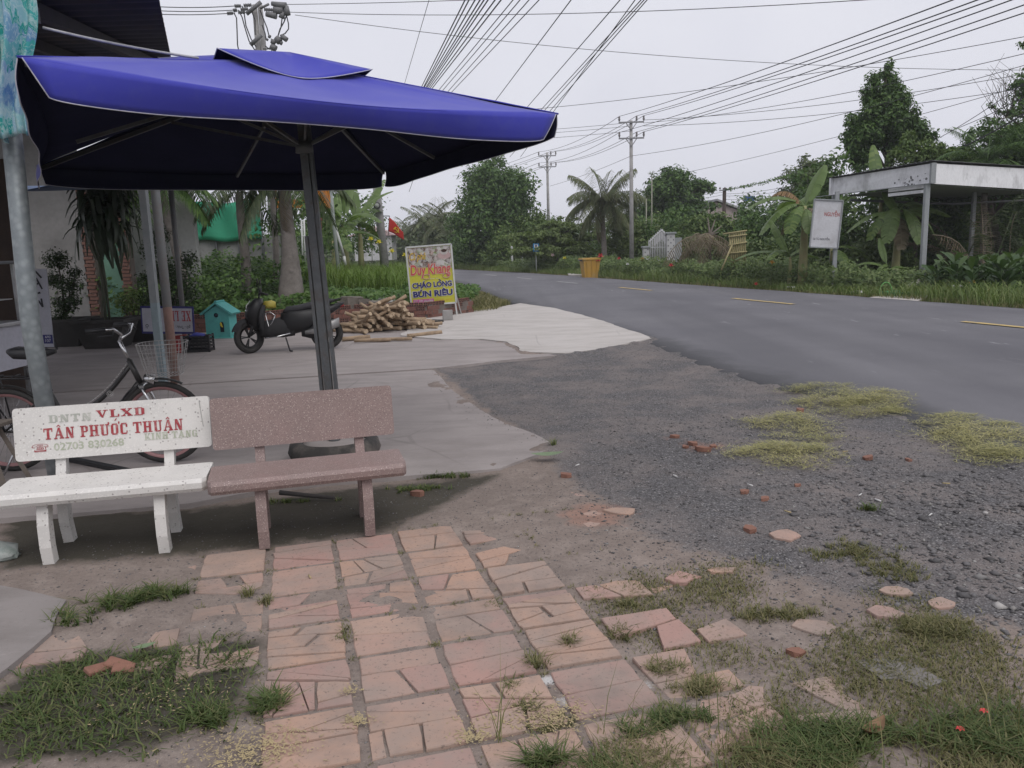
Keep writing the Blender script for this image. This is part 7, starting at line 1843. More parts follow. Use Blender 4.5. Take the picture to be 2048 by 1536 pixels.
tree('grey_tree', 'grey green tree behind the brown banana leaf', gpt(1610, 46), cpx([(1605, 345, 40, 34, 0), (1640, 360, 36, 40, 0), (1590, 385, 34, 30, 0), (1650, 400, 40, 40, 0), (1600, 415, 44, 30, 0), (1560, 420, 30, 26, 0)], 46), 11000, .20, L_GREY, 206, .14, ncl=34, clr=.42)
CT_ = [(1768, 140, 18, 26, 0), (1768, 168, 34, 30, 0), (1768, 200, 54, 36, 0), (1768, 235, 70, 36, 0), (1728, 265, 44, 36, 0), (1812, 262, 46, 36, 0), (1768, 265, 80, 34, 0), (1722, 300, 40, 32, 0), (1836, 290, 32, 30, 0), (1785, 300, 30, 20, 0), (1715, 325, 30, 26, 0)]
tree('conical_tree', 'tall conical airy tree rising above the roadside shelter', gpt(1772, 34), cpx(CT_, 34), 34000, .155, L_DARK, 207, .13, ncl=60, clr=.42, limbs=26, trunk_top=at(1770, 130, 34))
tree('leaning_tree', 'ragged tree with sparse clumps at the right edge', gpt(2150, 30), cpx([(2030, 165, 26, 16, 0), (2000, 240, 40, 18, 0), (2045, 215, 40, 20, 0), (2035, 265, 40, 24, 0), (1990, 220, 22, 12, 0), (2060, 90, 30, 14, 0), (2090, 180, 50, 60, 0), (2080, 280, 70, 40, 0)], 30), 8000, .15, L_DARK, 208, .17, .6, 16, ncl=18, clr=.7, trunk_top=at(2090, 120, 30))
mb = MB(); rr = random.Random(77)
for i in range(34):
    a = at(rr.uniform(1985, 2060), rr.uniform(210, 260), 30); mb.tube([a, a + Vector((rr.uniform(-.7, .2), rr.uniform(-.3, .3), rr.uniform(.5, 1.3))), a + Vector((rr.uniform(-1.1, .3), rr.uniform(-.3, .3), rr.uniform(1.2, 1.9)))], [.012, .008, .004], 4, False)
solo('bare_twigs', mb, BARKM, 'bare thin twigs standing above the right edge tree', 'twigs')
tree('feathery_bush', 'light feathery bush between the conical tree and the shelter roof', gpt(1830, 31), cpx([(1830, 280, 28, 26, 0), (1850, 310, 40, 26, 0), (1800, 315, 36, 24, 0), (1880, 305, 40, 22, 0), (1900, 320, 60, 24, 0)], 31), 7000, .13, L_MID, 209, .08, ncl=26, clr=.5)
tree('broad_tree', 'broad dark tree mass behind the shelter at the right', gpt(2010, 33), cpx([(1950, 305, 50, 34, 0), (2020, 290, 60, 44, 0), (1900, 325, 46, 26, 0), (2080, 300, 60, 60, 0), (1985, 330, 70, 30, 0), (1860, 330, 40, 22, 0)], 33), 22000, .18, L_DARK, 211, .16, ncl=34, clr=.5)
undergrowth('undergrowth', 'dense backing hedge far behind the shelter and bananas', [(gpt(1560, 42), gpt(1760, 38), 3, 2.2, 3.6, .8), (gpt(1740, 37), gpt(2050, 35), 3, 3.0, 4.6, .8), (gpt(2000, 35), gpt(2300, 33), 3, 3.4, 5.2, .8), (gpt(1200, 54), gpt(1480, 48), 3, 1.8, 3.2, .8)], L_MID, 99, .28, 85)
undergrowth('undergrowth', 'hazy grey green thicket at the foot of the far palms', [(gpt(812, 98), gpt(915, 78), 5, 2.6, 4.6, 1.2), (gpt(860, 80), gpt(930, 68), 4, 2.4, 4.4, 1.0)], L_GREY, 100, .40, 60)
# far row on the left behind the flag
tree('far_tree', 'hazy far tree just right of the red flag', gpt(830, 110), cpx([(835, 480, 26, 24, 0), (815, 490, 22, 18, 0)], 110), 2500, .5, L_GREY, 210, .2)
undergrowth('undergrowth', 'hazy far hedge closing the road beyond the bend', [(Vector((-45, 120, 0)), Vector((-14, 98, 0)), 10, 2, 4.5, 1.6), (Vector((-60, 110, 0)), Vector((-22, 112, 0)), 10, 2, 4, 1.6), (Vector((-13, 92, 0)), Vector((-4, 72, 0)), 5, 1.5, 3.5, 1.0)], L_GREY, 97, .55, 40)
for i, (u, v, Y) in enumerate([(820, 455, 92), (850, 435, 88), (868, 425, 84), (893, 432, 76), (905, 470, 70), (838, 465, 95), (880, 460, 80)]):
    t_ = at(u, v + 18, Y); palm('nipa_palm', 'feathery grey green palm in the row beyond the bend', (t_.x, Y, Z0), t_, .16, 'nipa', L_PALMG, 3.4, 13, 40 + i, nl=26, ll=.9, tw=.5, lw=.10, group='palms beyond the bend', low=False, trunk=True)
# coconut palm and fallen dry fronds
t_ = at(1206, 410, 45)
palm('coconut_palm', 'grey green coconut palm with drooping fronds by the road', (t_.x, 45, Z0), t_, .17, 'coco', L_PALMG, 2.5, 32, 60, nl=48, ll=.7, tw=1.0, lw=.045, dead=6)
t_ = at(1975, 318, 29)
palm('feather_palm', 'dark feather palm behind the shelter roof at right', (t_.x, 29, Z0), t_ + Vector((0, 0, -.2)), .12, 'arecad2', L_DARK, 2.2, 16, 61, nl=40, ll=.5, tw=.4, lw=.035, low=False)
DF = thing('dry_fronds', 'heap of fallen dry brown palm fronds near the white gate', 'palm fronds', tuple(gpt(1400, 33)))
rr = random.Random(31); dm = fronds('dead', L_DEAD, 2.4, 26, .5, 1.0, .03)
for i in range(16):
    top = at(1415 + rr.uniform(-14, 14), 475 + rr.uniform(-8, 14), 33); o = link('dry_frond', dm[rr.choice([1, 2, 3])], DF, top - Vector(DF.location), (rr.uniform(-.4, .4), R_(rr.uniform(10, 45)), R_(rr.choice([rr.uniform(150, 235), rr.uniform(-60, 30)]))), rr.uniform(.75, 1.25))
mb = MB(); a = at(1420, 470, 33)
for d in ((.2, 0, .6), (.5, .1, .35), (-.1, 0, .7), (.35, 0, .1)): mb.tube([a + Vector((0, 0, -1.6)), a, a + Vector(d)], [.06, .05, .015], 6)
mb.build('stump', OLDW, DF, True)
# thin papaya-like stalks
for i, (u, v, Y) in enumerate([(1303, 348, 47), (1292, 395, 47)]):
    t_ = at(u, v, Y); root = thing('slim_tufted_plant', ['tall slim stalk with a spiky leaf tuft by the twin-arm pole', 'shorter slim stalk beside the tufted one'][i], 'plant', (t_.x, Y, Z0)); mb = MB(); mb.tube([(0, 0, 0), (.02, 0, t_.z)], .035, 6); mb.build('stem', M('stalk_pale', (.30, .30, .24)), root)
    mb = MB(); r2 = random.Random(i)
    for k_ in range(18 if i == 0 else 8):
        a = k_ * 2.4; e = r2.uniform(-.3, 1.2); d = Vector((math.cos(a) * math.cos(e), math.sin(a) * math.cos(e), math.sin(e))) * .32; sd_ = Vector((-math.sin(a), math.cos(a), 0)) * .02; c = Vector((.02, 0, t_.z)); mb.add([c - sd_, c + sd_, c + d * .6 + sd_, c + d + Vector((0, 0, -.03)), c + d * .6 - sd_], [(0, 1, 2, 3, 4)])
    mb.build('leaf_tuft', L_GREY, root)

# ---- bananas by the shelter
banana('banana_plant', 'banana plant with a browned hanging leaf left of the signboard', gpt(1606, 25.2), 2.6, [(170, 1.6, .40, .75, .75, L_BAN, .12), (35, 1.35, .36, .25, 1.7, L_BANY, .08), (150, 1.25, .36, 1.6, 2.2, L_BRN, .6), (190, 1.5, .38, 1.0, .35, L_BAN, .3), (15, 1.0, .34, 1.3, .8, L_BAN, .25), (262, 1.0, .3, 1.6, .5, L_BAN, .3), (110, 1.2, .34, 1.0, .9, L_BAN, .2), (225, 1.2, .34, 1.4, .5, L_MID, .4), (300, 1.1, .32, 1.8, .6, L_DEAD, .6), (140, 1.0, .3, 2.0, .3, L_DEAD, .6), (60, 1.1, .34, .9, 1.2, L_BAN, .2)], .17)
banana('banana_plant', 'young banana plant at the foot of the browned banana', gpt(1580, 25.8), 1.05, [(175, 1.5, .25, .5, .5, L_BAN, 0), (110, 1.3, .24, .2, 1.5, L_BAN, 0), (20, 1.0, .22, .7, .8, L_BAN, .1), (220, 1.1, .24, .8, .8, L_MID, .1)], .08)
banana('banana_plant', 'banana plant standing under the shelter roof', gpt(1792, 25.2), 2.35, [(30, 1.4, .36, 1.0, .9, L_BAN, .25), (172, 1.4, .36, .7, .35, L_BAN, .35), (335, 1.3, .34, 1.7, .8, L_BAN, .35), (230, 1.4, .34, 1.9, .7, L_BAN, .4), (5, 1.45, .36, .5, .45, L_BAN, .2), (95, 1.0, .24, .3, 1.3, L_BANY, 0), (285, 1.3, .34, 2.0, .5, L_BAN, .4), (200, 1.3, .34, 1.6, .7, L_MID, .4), (255, 1.1, .3, 2.2, .2, L_DEAD, .6), (310, 1.0, .3, 2.2, .2, L_DEAD, .5)], .15)
banana('banana_plant', 'banana with one upright leaf rising behind the shelter roof', gpt(1756, 30), 2.9, [(85, 1.9, .34, .05, 2.1, L_MID, 0), (200, 1.4, .3, .8, .9, L_MID, .2), (340, 1.4, .3, .8, .9, L_MID, .2)], .15)
banana('banana_plant', 'small banana sucker in front of the shelter post', gpt(1775, 24.0), .7, [(95, .8, .16, .1, 1.9, L_BANY, 0), (160, .8, .2, .7, .9, L_BAN, .1), (20, .8, .2, .8, .8, L_MID, .1), (230, .7, .18, .9, .6, L_MID, .2)], .06)
banana('banana_plant', 'dark low banana beside the signboard post', gpt(1662, 26), 1.3, [(180, 1.3, .26, .6, .4, L_MID, .2), (0, 1.2, .26, .8, .5, L_MID, .2), (270, 1.1, .26, .9, .5, L_MID, .3), (90, 1.2, .24, .3, 1.3, L_BANY, 0)], .10)

# ---- canna plants in front of the shelter, right
CAN = LEAF('leaf_canna', [(.045, .085, .03), (.065, .115, .04), (.09, .14, .05)], .45, .3)
def canna_mesh(seed):
    r = random.Random(seed); mb = MB(); h = .75
    mb.tube([(0, 0, 0), (.01, 0, h)], .014, 5)
    for i in range(8):
        a = i * 2.2 + r.uniform(-.4, .4); z = .12 + h * .85 * i / 8; L_ = r.uniform(.32, .5); W_ = .07
        for s_ in (-1, 1):
            pass
        def rc(t): return Vector((math.cos(a) * L_ * t * .75, math.sin(a) * L_ * t * .75, z + L_ * (.95 * t - .45 * t * t)))
        sd_ = Vector((-math.sin(a), math.cos(a), 0))
        mb.grid(lambda t, b: rc(t) + sd_ * (b - .5) * 2 * W_ * math.sin(PI * min(.98, .05 + .9 * t)) ** .7 + Vector((0, 0, abs(b - .5) * .05)), 6, 2)
    return mb.mesh('canna_plant', CAN)
CM = [canna_mesh(i) for i in range(4)]
rr = random.Random(55); rows = []
for i in range(64):
    u = rr.uniform(1855, 2090); Y = rr.uniform(19.2, 22.4); p = gpt(u, Y)
    if p.x < 10.75 + (21 - Y) * .3: continue
    o = link('canna_plant', CM[i % 4], None, p, (rr.uniform(-.15, .15), rr.uniform(-.15, .15), rr.uniform(0, 6)), rr.uniform(.8, 1.35)); tag(o, 'broad-leaved canna plant in the bed below the shelter at right', 'canna plant', 'canna plants in the bed below the shelter')
weeds('bed_weeds', 'brown stemmed weeds and grass in the bed at the right edge', [(p[0], p[1]) for p in [(10.9, 20.5), (12.2, 16.3), (15.5, 17), (16, 22), (13, 23)]], 6000, .10, L_MID, 98, .2, .55)
FORG = M('flower_orange', (.62, .30, .03)); FRED = M('flower_red', (.50, .04, .05)); FWHI = M('flower_white', (.62, .62, .60))
for lab, u, v, Y, r0, m_ in (('orange canna flower in the bed at right', 1945, 567, 19.8, .10, FORG), ('orange flower at the right end of the bed', 2022, 568, 19.8, .07, FORG), ('left one of two small white flowers in the canna bed', 1906, 573, 19.6, .05, FWHI), ('right one of two small white flowers in the canna bed', 1921, 573, 19.6, .05, FWHI),
    ('bright red flower beside the orange bin, higher one', 1201, 515, 37.3, .22, FRED), ('red flower cluster beside the orange bin, lower one', 1196, 523, 37.3, .18, FRED), ('red flower in the grass left of the gate', 1238, 519, 38, .14, FRED), ('red flower in front of the dry fronds', 1342, 533, 31.5, .14, FRED), ('orange flower before the white gate', 1285, 521, 36, .16, FORG), ('red flower low in the roadside weeds', 1512, 570, 25.5, .10, FRED), ('orange flower by the young banana', 1544, 527, 26, .12, FORG), ('yellow flower near the blue road sign', 1129, 518, 44, .16, FLW), ('pale pink flower spike near the blue road sign', 1105, 512, 44, .16, M('flower_pale', (.5, .36, .36))), ('white flower in the weeds right of the bin', 1255, 530, 36, .12, FWHI)):
    flower(lab, u, v, Y, r0, m_)

# ---- nipa thatch and dark brush under the shelter at right
NT2 = thing('nipa_fronds', 'tall brown and green nipa fronds standing behind the shelter posts', 'palm fronds', tuple(gpt(2000, 26.5)))
nm = fronds('nip2', L_PALM, 3.2, 40, .5, .3, .04); nd = fronds('deadnip', L_DEAD, 3.0, 36, .45, .4, .035); rr = random.Random(6)
for i in range(22):
    p = gpt(rr.uniform(1880, 2140), rr.uniform(25.8, 27.5)); o = link('frond', (nm if rr.random() < .55 else nd)[rr.choice([0, 0, 1])], NT2, p - Vector(NT2.location), (rr.uniform(-.3, .3), R_(rr.uniform(-35, -5)), rr.uniform(0, 6.28)), rr.uniform(.8, 1.1))
o = link('dry_frond', dm[2], NT2, at(1865, 470, 24.5) - Vector(NT2.location), (.5, R_(30), R_(-20)), .9)

# ================================================================== roadside shelter
SHW = M('shelter_white', (.76, .76, .78), (.70, .70, .72), 1.2, .6, grime=(.36, .355, .36), gscale=1.3)
SHG = M('shelter_grey', (.30, .315, .325), (.25, .265, .27), 3, .6, .1)
Cb, Ct, Lb, Lt, Rb, Rt = at(1862, 366, 22.5), at(1862, 327, 22.5), at(1662, 391, 28), at(1666, 357, 28), at(2048, 378, 27.2), at(2048, 337, 27.2)
Rb2 = Cb + (Rb - Cb) * 1.35; Rt2 = Ct + (Rt - Ct) * 1.35
SH = thing('roadside_shelter', 'open roadside shelter with white fascia and sheet metal roof', 'shelter', (Cb.x, Cb.y, Z0))
def slabq(a, b, c, d, th, nrm):
    n = Vector(nrm).normalized() * th; mb = MB(); mb.add([a, b, c, d, a + n, b + n, c + n, d + n], [(0, 1, 2, 3), (7, 6, 5, 4), (0, 4, 5, 1), (1, 5, 6, 2), (2, 6, 7, 3), (3, 7, 4, 0)]); return mb
inw = Vector((1, .4, 0))
slabq(Lb, Cb, Ct, Lt, .06, (1, .1, 0)).build('fascia_board', SHW, SH, True)
slabq(Cb + Vector((.07, .0, -.02)), Rb2, Rt2, Ct + Vector((.07, 0, 0)), .06, (-.6, 1, 0)).build('fascia_board', SHW, SH, True)
mb = MB(); mb.box((Cb.x + .02, Cb.y - .03, (Cb.z + Ct.z) / 2), (.13, .10, Ct.z - Cb.z + .03)); mb.build('corner_trim', SHG, SH, True)
mb = MB(); mb.box((Lb.x, Lb.y, (Lb.z + Lt.z) / 2), (.10, .14, Lt.z - Lb.z + .02)); mb.build('corner_trim', SHW, SH, True)
# corrugated roof sheets with overhang
back = Lb + (Rb2 - Cb)
def roofp(a, b):
    p = Ct.lerp(Lt, -.02 + 1.06 * a); q = (Rt2 - Ct); p = p + q * (-.015 + 1.04 * b) + Vector((0, 0, .035 + .03 * (1 - a) + .012 * math.sin(a * 150)))
    return p
mb = MB(); mb.grid(roofp, 300, 3); ro = mb.build('roof_sheet', M('roof_zinc', (.16, .16, .17), (.10, .10, .105), 2.0, .6, .4, grime=(.07, .065, .06), gscale=1.5), SH, True); ro.modifiers.new('thickness', 'SOLIDIFY').thickness = .008
mb = MB(); mb.bar(Lb + Vector((-.5, .9, -.02)), Cb + Vector((-.08, 0, -.015)), .10, .02); mb.build('edge_flashing', SHG, SH, True)
pc_ = Cb + Vector((-.0, .12, 0)); 
for nm_, (bx_, by_, h_, r0) in (('post', (Cb.x - .05, Cb.y + .1, Cb.z, .065)), ('post', (Lb.x + .05, Lb.y - .1, Lb.z, .05)), ('post', (xp(1945, 27.6, 450), 27.6, 3.0, .06)), ('post', (Rb2.x - .1, Rb2.y + .1, Rb2.z, .06))):
    mb = MB(); mb.box((bx_, by_, (h_ + Z0) / 2), (r0 * 2, r0 * 2, h_ - Z0), None, .008); mb.build(nm_, SHG, SH, True)
for z, w_ in ((-.06, .11), (-.20, .09)):
    mb = MB(); mb.bar(Cb + Vector((.0, .12, z)), Cb + Vector((-.25, 1.9, z)), .06, w_); mb.build('beam', SHW, SH, True)
mb = MB(); a = at(1690, 398, 27.5); b = at(2060, 402, 28.5); mb.tube([at(1700, 400, 27), at(1900, 408, 27.5), at(2100, 398, 28)], .04, 6); mb.build('tie_rod', STEEL, SH, True)
mb = MB(); ins = Vector((.3, .3, -.04)); slabq(Cb + ins, Rb2 + Vector((-.3, .1, -.04)), Rb2 + (Lb - Cb) * .9, Lb + Vector((.4, -.3, -.04)), .02, (0, 0, 1)).build('ceiling', SHG, SH, True)
# mould stain blotches on the fascia
STN = M('mould', (.12, .12, .125), (.2, .2, .2), 9, .9); rr = random.Random(17); mb = MB(); X_ = (Cb - Lb); n_ = Vector((-X_.y, X_.x, 0)).normalized(); n_ = n_ if n_.x < 0 else -n_
for i in range(46):
    t = rr.choice([rr.gauss(.80, .035), rr.uniform(.72, .97)]); s_ = min(max(rr.gauss(.35, .2), .04), .8); p = Lb.lerp(Cb, t) + Vector((0, 0, (Ct.z - Cb.z) * s_)) + n_ * (.003 + .0003 * i); r0 = rr.uniform(.012, .04); ux = X_.normalized()
    mb.add([p + ux * r0 * math.cos(a_) * 1.6 + Vector((0, 0, r0 * math.sin(a_))) for a_ in [k_ * 1.0472 for k_ in range(6)]], [(0, 1, 2, 3, 4, 5)])
mb.build('mould_stain', STN, SH, True)
# sign panel on its post
NS, NX, NW, NH = plate('notice_board', 'faded white notice board with red lettering left of the shelter', [(1622, 398), (1678, 401), (1676, 496), (1619, 494)], 24.2, M('board_faded', (.56, .56, .59), (.50, .50, .53), 2, .6, grime=(.40, .39, .40), gscale=2.5), .04)
mb = MB()
for a, b in (((0, 0), (NW, 0)), ((NW, 0), (NW, NH)), ((NW, NH), (0, NH)), ((0, NH), (0, 0))): mb.bar((a[0], a[1], .01), (b[0], b[1], .01), .035, .05, (0, 0, 1))
on(NS, NX, mb, 'frame', SHG)
put_text('NGUYỄN', M('print_red_faded', (.42, .16, .16)), NS, NX @ Matrix.Translation((0, 0, .004)), (NW * .40, NH * .66, NW * .94, NH * .79), .03)
put_text('Lê TÚ NGUYỄN', M('print_grey_dark', (.13, .13, .15)), NS, NX @ Matrix.Translation((0, 0, .004)), (NW * .10, NH * .155, NW * .68, NH * .225), .02)
mb = MB(); b = Vector(NS.location); q = NX @ Vector((NW - .06, .3, -.09)); mb.box((q.x, q.y, (Z0 - b.z + 1.6) / 2), (.11, .08, 1.6 - (Z0 - b.z))); mb.build('post', SHG, NS)
# basket, sack, tray under the shelter
GPL = M('green_plastic', (.02, .17, .085), (.018, .14, .07), 6, .45); LGP = M('lime_plastic', (.14, .40, .10), (.12, .34, .09), 6, .45)
c = gp(1790, 594, 0); BSK = thing('plastic_tub', 'wide dark green plastic tub on the ground below the shelter', 'tub', (c.x + .25, c.y + .3, Z0))
mb = MB(); mb.lathe([(0, .01), (.34, .01), (.42, .12), (.44, .17), (.46, .17), (.45, .15), (.36, -.005), (0, -.005)], 28); mb.build('bowl', GPL, BSK)
c2 = gp(1771, 592, 0); BK2 = thing('lime_basket', 'small lime green basket with a tall hoop handle in front of the tub', 'basket', (c2.x, c2.y, Z0))
mb = MB(); mb.lathe([(0, .01), (.11, .01), (.16, .15), (.17, .155), (.12, -.002), (0, -.002)], 20); mb.build('bowl', LGP, BK2)
mb = MB(); mb.tube([(.16 * math.cos(R_(t)), 0, .15 + .26 * math.sin(R_(t))) for t in range(0, 181, 12)], .012, 6); mb.build('handle', LGP, BK2)
mb = MB(); c3 = gp(1822, 578, .1); mb.loft([((c3.x - .22, c3.y, .05), .02, .02, Yx, Zx), ((c3.x - .1, c3.y, .12), .16, .09, Yx, Zx), ((c3.x + .1, c3.y, .20), .17, .11, Yx, Zx), ((c3.x + .22, c3.y, .32), .05, .06, Yx, Zx)], 12); solo('white_sack', mb, M('sack_white', (.55, .53, .48), (.48, .46, .42), 8, .8, bump=.3), 'crumpled white sack lying beside the green tub', 'sack')
sh_ = sheet('shelter_path', [(gp(u, v)[0], gp(u, v)[1]) for u, v in [(1700, 602), (1760, 594), (1860, 590), (1830, 608)]], .03, .08, APRN, None, .3, .03, 44); tag(sh_, kind='structure')
for lab, u, v in (('white scrap of litter on the far road edge by the banana', 1580, 580), ('white paper scrap on the far road edge below the tub', 1714, 590)):
    c = gp(u, v); mb = MB(); mb.grid(lambda a, b: (c.x + (a - .5) * .25, c.y + (b - .5) * .2, .09 + .03 * math.sin(a * 6 + b * 4)), 5, 4); solo('litter_scrap', mb, WHT, lab, 'litter')
# concrete path strip behind the bin
sp_ = sheet('garden_path', [(xp(1135, 41), 40.5), (xp(1400, 34), 34.5), (xp(1400, 34), 36.0), (xp(1135, 42), 42.5)], .10, .14, APRN, None, .5, .05, 45); tag(sp_, kind='structure')

# ---- wheelie bin
c = gp(1180, 557, 0); BIN = thing('rubbish_bin', 'rusty orange rubbish bin on the far verge', 'bin', (c.x, c.y, Z0), R_(10))
ORG = M('bin_orange', (.46, .26, .04), (.40, .24, .055), 3, .6, grime=(.33, .25, .12), gscale=2)
vs = []; 
for w_, d_, z in ((.30, .28, 0), (.40, .36, .92), (.44, .40, .92), (.44, .40, .99), (.40, .37, 1.0), (.36, .33, .99), (.28, .26, .1)):
    for sx, sy in ((-1, -1), (1, -1), (1, 1), (-1, 1)): vs.append((sx * w_, sy * d_, z))
mb = MB(); mb.add(vs, [(i * 4 + j, i * 4 + (j + 1) % 4, (i + 1) * 4 + (j + 1) % 4, (i + 1) * 4 + j) for i in range(6) for j in range(4)] + [(3, 2, 1, 0)]); mb.build('body', ORG, BIN)
for x in (-.2, 0, .2): mb = MB(); mb.bar((x, -.300, .05), (x * 1.25, -.378, .88), .03, .02, (0, 1, 0)); mb.build('rib', ORG, BIN)
mb = MB(); mb.tube([(-.47, -.3, .90), (-.47, .3, .90)], .03, 6); mb.build('handle', BLK, BIN)
# ---- blue sign
BS, BX, BW_, BH_ = plate('blue_road_sign', 'small blue bus stop sign on a thin post', [(1066, 487), (1078, 487), (1078, 503), (1066, 503)], 47, M('sign_blue', (.03, .22, .45), (.03, .2, .4), 5, .5))
mb = MB(); mb.box((BW_ / 2, BH_ * .68, .006), (BW_ * .6, BH_ * .42, .008)); on(BS, BX, mb, 'white_field', PWHT); mb = MB(); mb.box((BW_ / 2, BH_ * .72, .012), (BW_ * .26, BH_ * .24, .006)); mb.box((BW_ / 2, BH_ * .57, .012), (BW_ * .36, BH_ * .04, .006)); on(BS, BX, mb, 'bus_symbol', NAVY); mb = MB(); mb.box((BW_ / 2, BH_ * .2, .006), (BW_ * .7, BH_ * .12, .008)); on(BS, BX, mb, 'caption_strip', PWHT)
mb = MB(); b = Vector(BS.location); mb.tube([(BW_ / 2, .03, Z0 - b.z), (BW_ / 2, .03, BH_ * .5)], .03, 6); mb.build('post', FRM, BS)
for i, u in enumerate((1024, 1046)):
    p = at(u, 510, 54); mb = MB(); mb.box((p.x, 54, .75), (.14 + .16 * i, .2, 1.7), None, .02); solo('marker_post', mb, FRM, ['thin white marker post under the spreading tree', 'thicker grey white gate post under the spreading tree'][i], 'post')
# ---- white gate
GW = M('gate_white', (.52, .52, .53), (.45, .45, .46), 4, .6); GY = 36.5
gx0, gx1 = xp(1298, GY, 500), xp(1332, GY, 500)
GT = thing('garden_gate', 'white pointed garden gate between patterned pillars', 'gate', ((gx0 + gx1) / 2, GY, Z0))
ztop = at(1322, 458, GY).z; zs = at(1300, 482, GY).z
nb_ = 11
for i in range(nb_):
    t = i / (nb_ - 1); x = gx0 + (gx1 - gx0) * t; h = zs + (ztop - zs) * min(t / .74, (1.3 - t) / .56)
    mb = MB(); mb.tube([(x, GY, .2), (x, GY, h), (x, GY, h + .06)], [.026, .026, .002], 5); mb.build('picket', GW, GT, True)
for z in (.25, .75, 1.35): mb = MB(); mb.bar((gx0, GY, z), (gx1, GY, z), .03, .03); mb.build('rail', GW, GT, True)
mb = MB(); P_ = [Vector((gx0 + (gx1 - gx0) * t / 16, GY - .0, zs - .05 + (ztop - zs) * min(t / 16 / .74, (1.3 - t / 16) / .56))) for t in range(17)]; mb.tube(P_, .035, 6); mb.build('arch_rail', GW, GT, True)
mb = MB()
for i in range(3, nb_ - 1):
    x = gx0 + (gx1 - gx0) * (i + .5) / (nb_ - 1); h = zs + (ztop - zs) * min((i + .5) / (nb_ - 1) / .74, (1.3 - (i + .5) / (nb_ - 1)) / .56); mb.box((x, GY + .02, h - .28), ((gx1 - gx0) / nb_ * .9, .01, .34))
mb.build('upper_panel', GW, GT, True)
TIL = M('pillar_tile', (.50, .50, .50), (.42, .42, .42), 3, .5); TID = M('pillar_tile_dark', (.17, .17, .18))
for u0, u1, v0 in ((1287, 1298, 496), (1333, 1349, 468)):
    xa_, xb_ = xp(u0, GY, 500), xp(u1, GY, 500); zt = at(u0, v0, GY).z; mb = MB(); mb.box(((xa_ + xb_) / 2, GY + .1, (zt + Z0) / 2), (xb_ - xa_, .36, zt - Z0)); pl_ = mb.build('pillar', TIL, GT, True)
    nz_ = int(zt / .13); nx_ = max(2, int((xb_ - xa_) / .12))
    for a in range(nx_):
        for b in range(nz_):
            if (a + b) % 2: continue
            mb = MB(); mb.box((xa_ + (a + .5) * (xb_ - xa_) / nx_, GY - .083, .1 + b * .13), (.05, .012, .06)); mb.build('dark_tile', TID, pl_, True)
    mb = MB(); mb.box(((xa_ + xb_) / 2, GY + .1, zt + .04), (xb_ - xa_ + .12, .46, .08), None, .01); mb.build('capstone', SHG, GT, True)
xa_, xb_ = xp(1349, GY, 500), xp(1363, GY, 500); mb = MB(); mb.box(((xa_ + xb_) / 2, GY + .1, .85), (xb_ - xa_, .3, 1.8)); mb.build('side_post', SHG, GT, True)
# ---- bamboo lattice
BAM = M('bamboo', (.38, .33, .17), (.30, .26, .13), 8, .7, grime=(.26, .22, .12), gscale=5); LY = 28.6
LT = thing('bamboo_frame', 'leaning bamboo lattice frame beside the banana plants', 'frame', tuple(gpt(1476, LY)))
for i in range(8):
    t = i / 7; mb = MB(); mb.tube([at(1464 + 27 * t, 532 + 6 * (1 - t), LY), at(1459 + 30 * t, 467 - 6 * t, LY)], .028, 6); mb.build('upright', BAM, LT, True)
for v0, v1 in ((468, 461), (474, 469), (491, 484), (507, 503)): mb = MB(); mb.tube([at(1446 if v0 == 468 else 1456, v0, LY - .06), at(1494, v1, LY - .06)], .026, 6); mb.build('crossbar', BAM, LT, True)
mb = MB(); mb.tube([at(1443, 540, LY - .3), at(1464, 490, LY - .06)], .03, 6); mb.build('prop', BAM, LT, True)
# ---- pink house and low wall behind
PH = thing('pink_house', 'pale pink gabled house behind the brown utility pole', 'house', tuple(gpt(1465, 70)))
g0, g1, gtop = at(1422, 441, 70), at(1496, 441, 70), at(1432, 404, 70)
mb = MB(); mb.add([(g0.x - 4, 70, 0), (g1.x, 70, 0), (g1.x, 70, at(1494, 428, 70).z), (gtop.x, 70, gtop.z), (g0.x - 4, 70, at(1494, 428, 70).z)], [(0, 1, 2, 3, 4)]); mb.v += [v_ + Vector((0, 7, 0)) for v_ in mb.v]; mb.f += [(9, 8, 7, 6, 5), (1, 6, 7, 2), (0, 5, 6, 1)]; mb.sm += [False] * 3; mb.build('wall', M('pink_wall', (.46, .37, .36), (.40, .33, .32), 1, .9), PH, True)
mb = MB(); e0, e1_ = Vector((gtop.x, 69.6, gtop.z + .1)), Vector((g1.x + .5, 69.6, at(1500, 430, 70).z)); mb.add([e0, e1_, e1_ + Vector((0, 8, 0)), e0 + Vector((0, 8, 0)), e0 + Vector((0, 0, .16)), e1_ + Vector((0, 0, .16)), e1_ + Vector((0, 8, .16)), e0 + Vector((0, 8, .16))], [(0, 1, 2, 3), (7, 6, 5, 4), (0, 4, 5, 1), (1, 5, 6, 2), (2, 6, 7, 3), (3, 7, 4, 0)])
e2_ = Vector((g0.x - 4.4, 69.6, e1_.z)); mb.add([e0, e2_, e2_ + Vector((0, 8, 0)), e0 + Vector((0, 8, 0))], [(0, 1, 2, 3)]); mb.build('roof', M('roof_grey', (.33, .33, .34), (.28, .28, .29), 2, .8), PH, True)
LW = thing('white_outbuilding', 'long low white building with rusty roof edge behind the banana', 'building', tuple(gpt(1530, 52)))
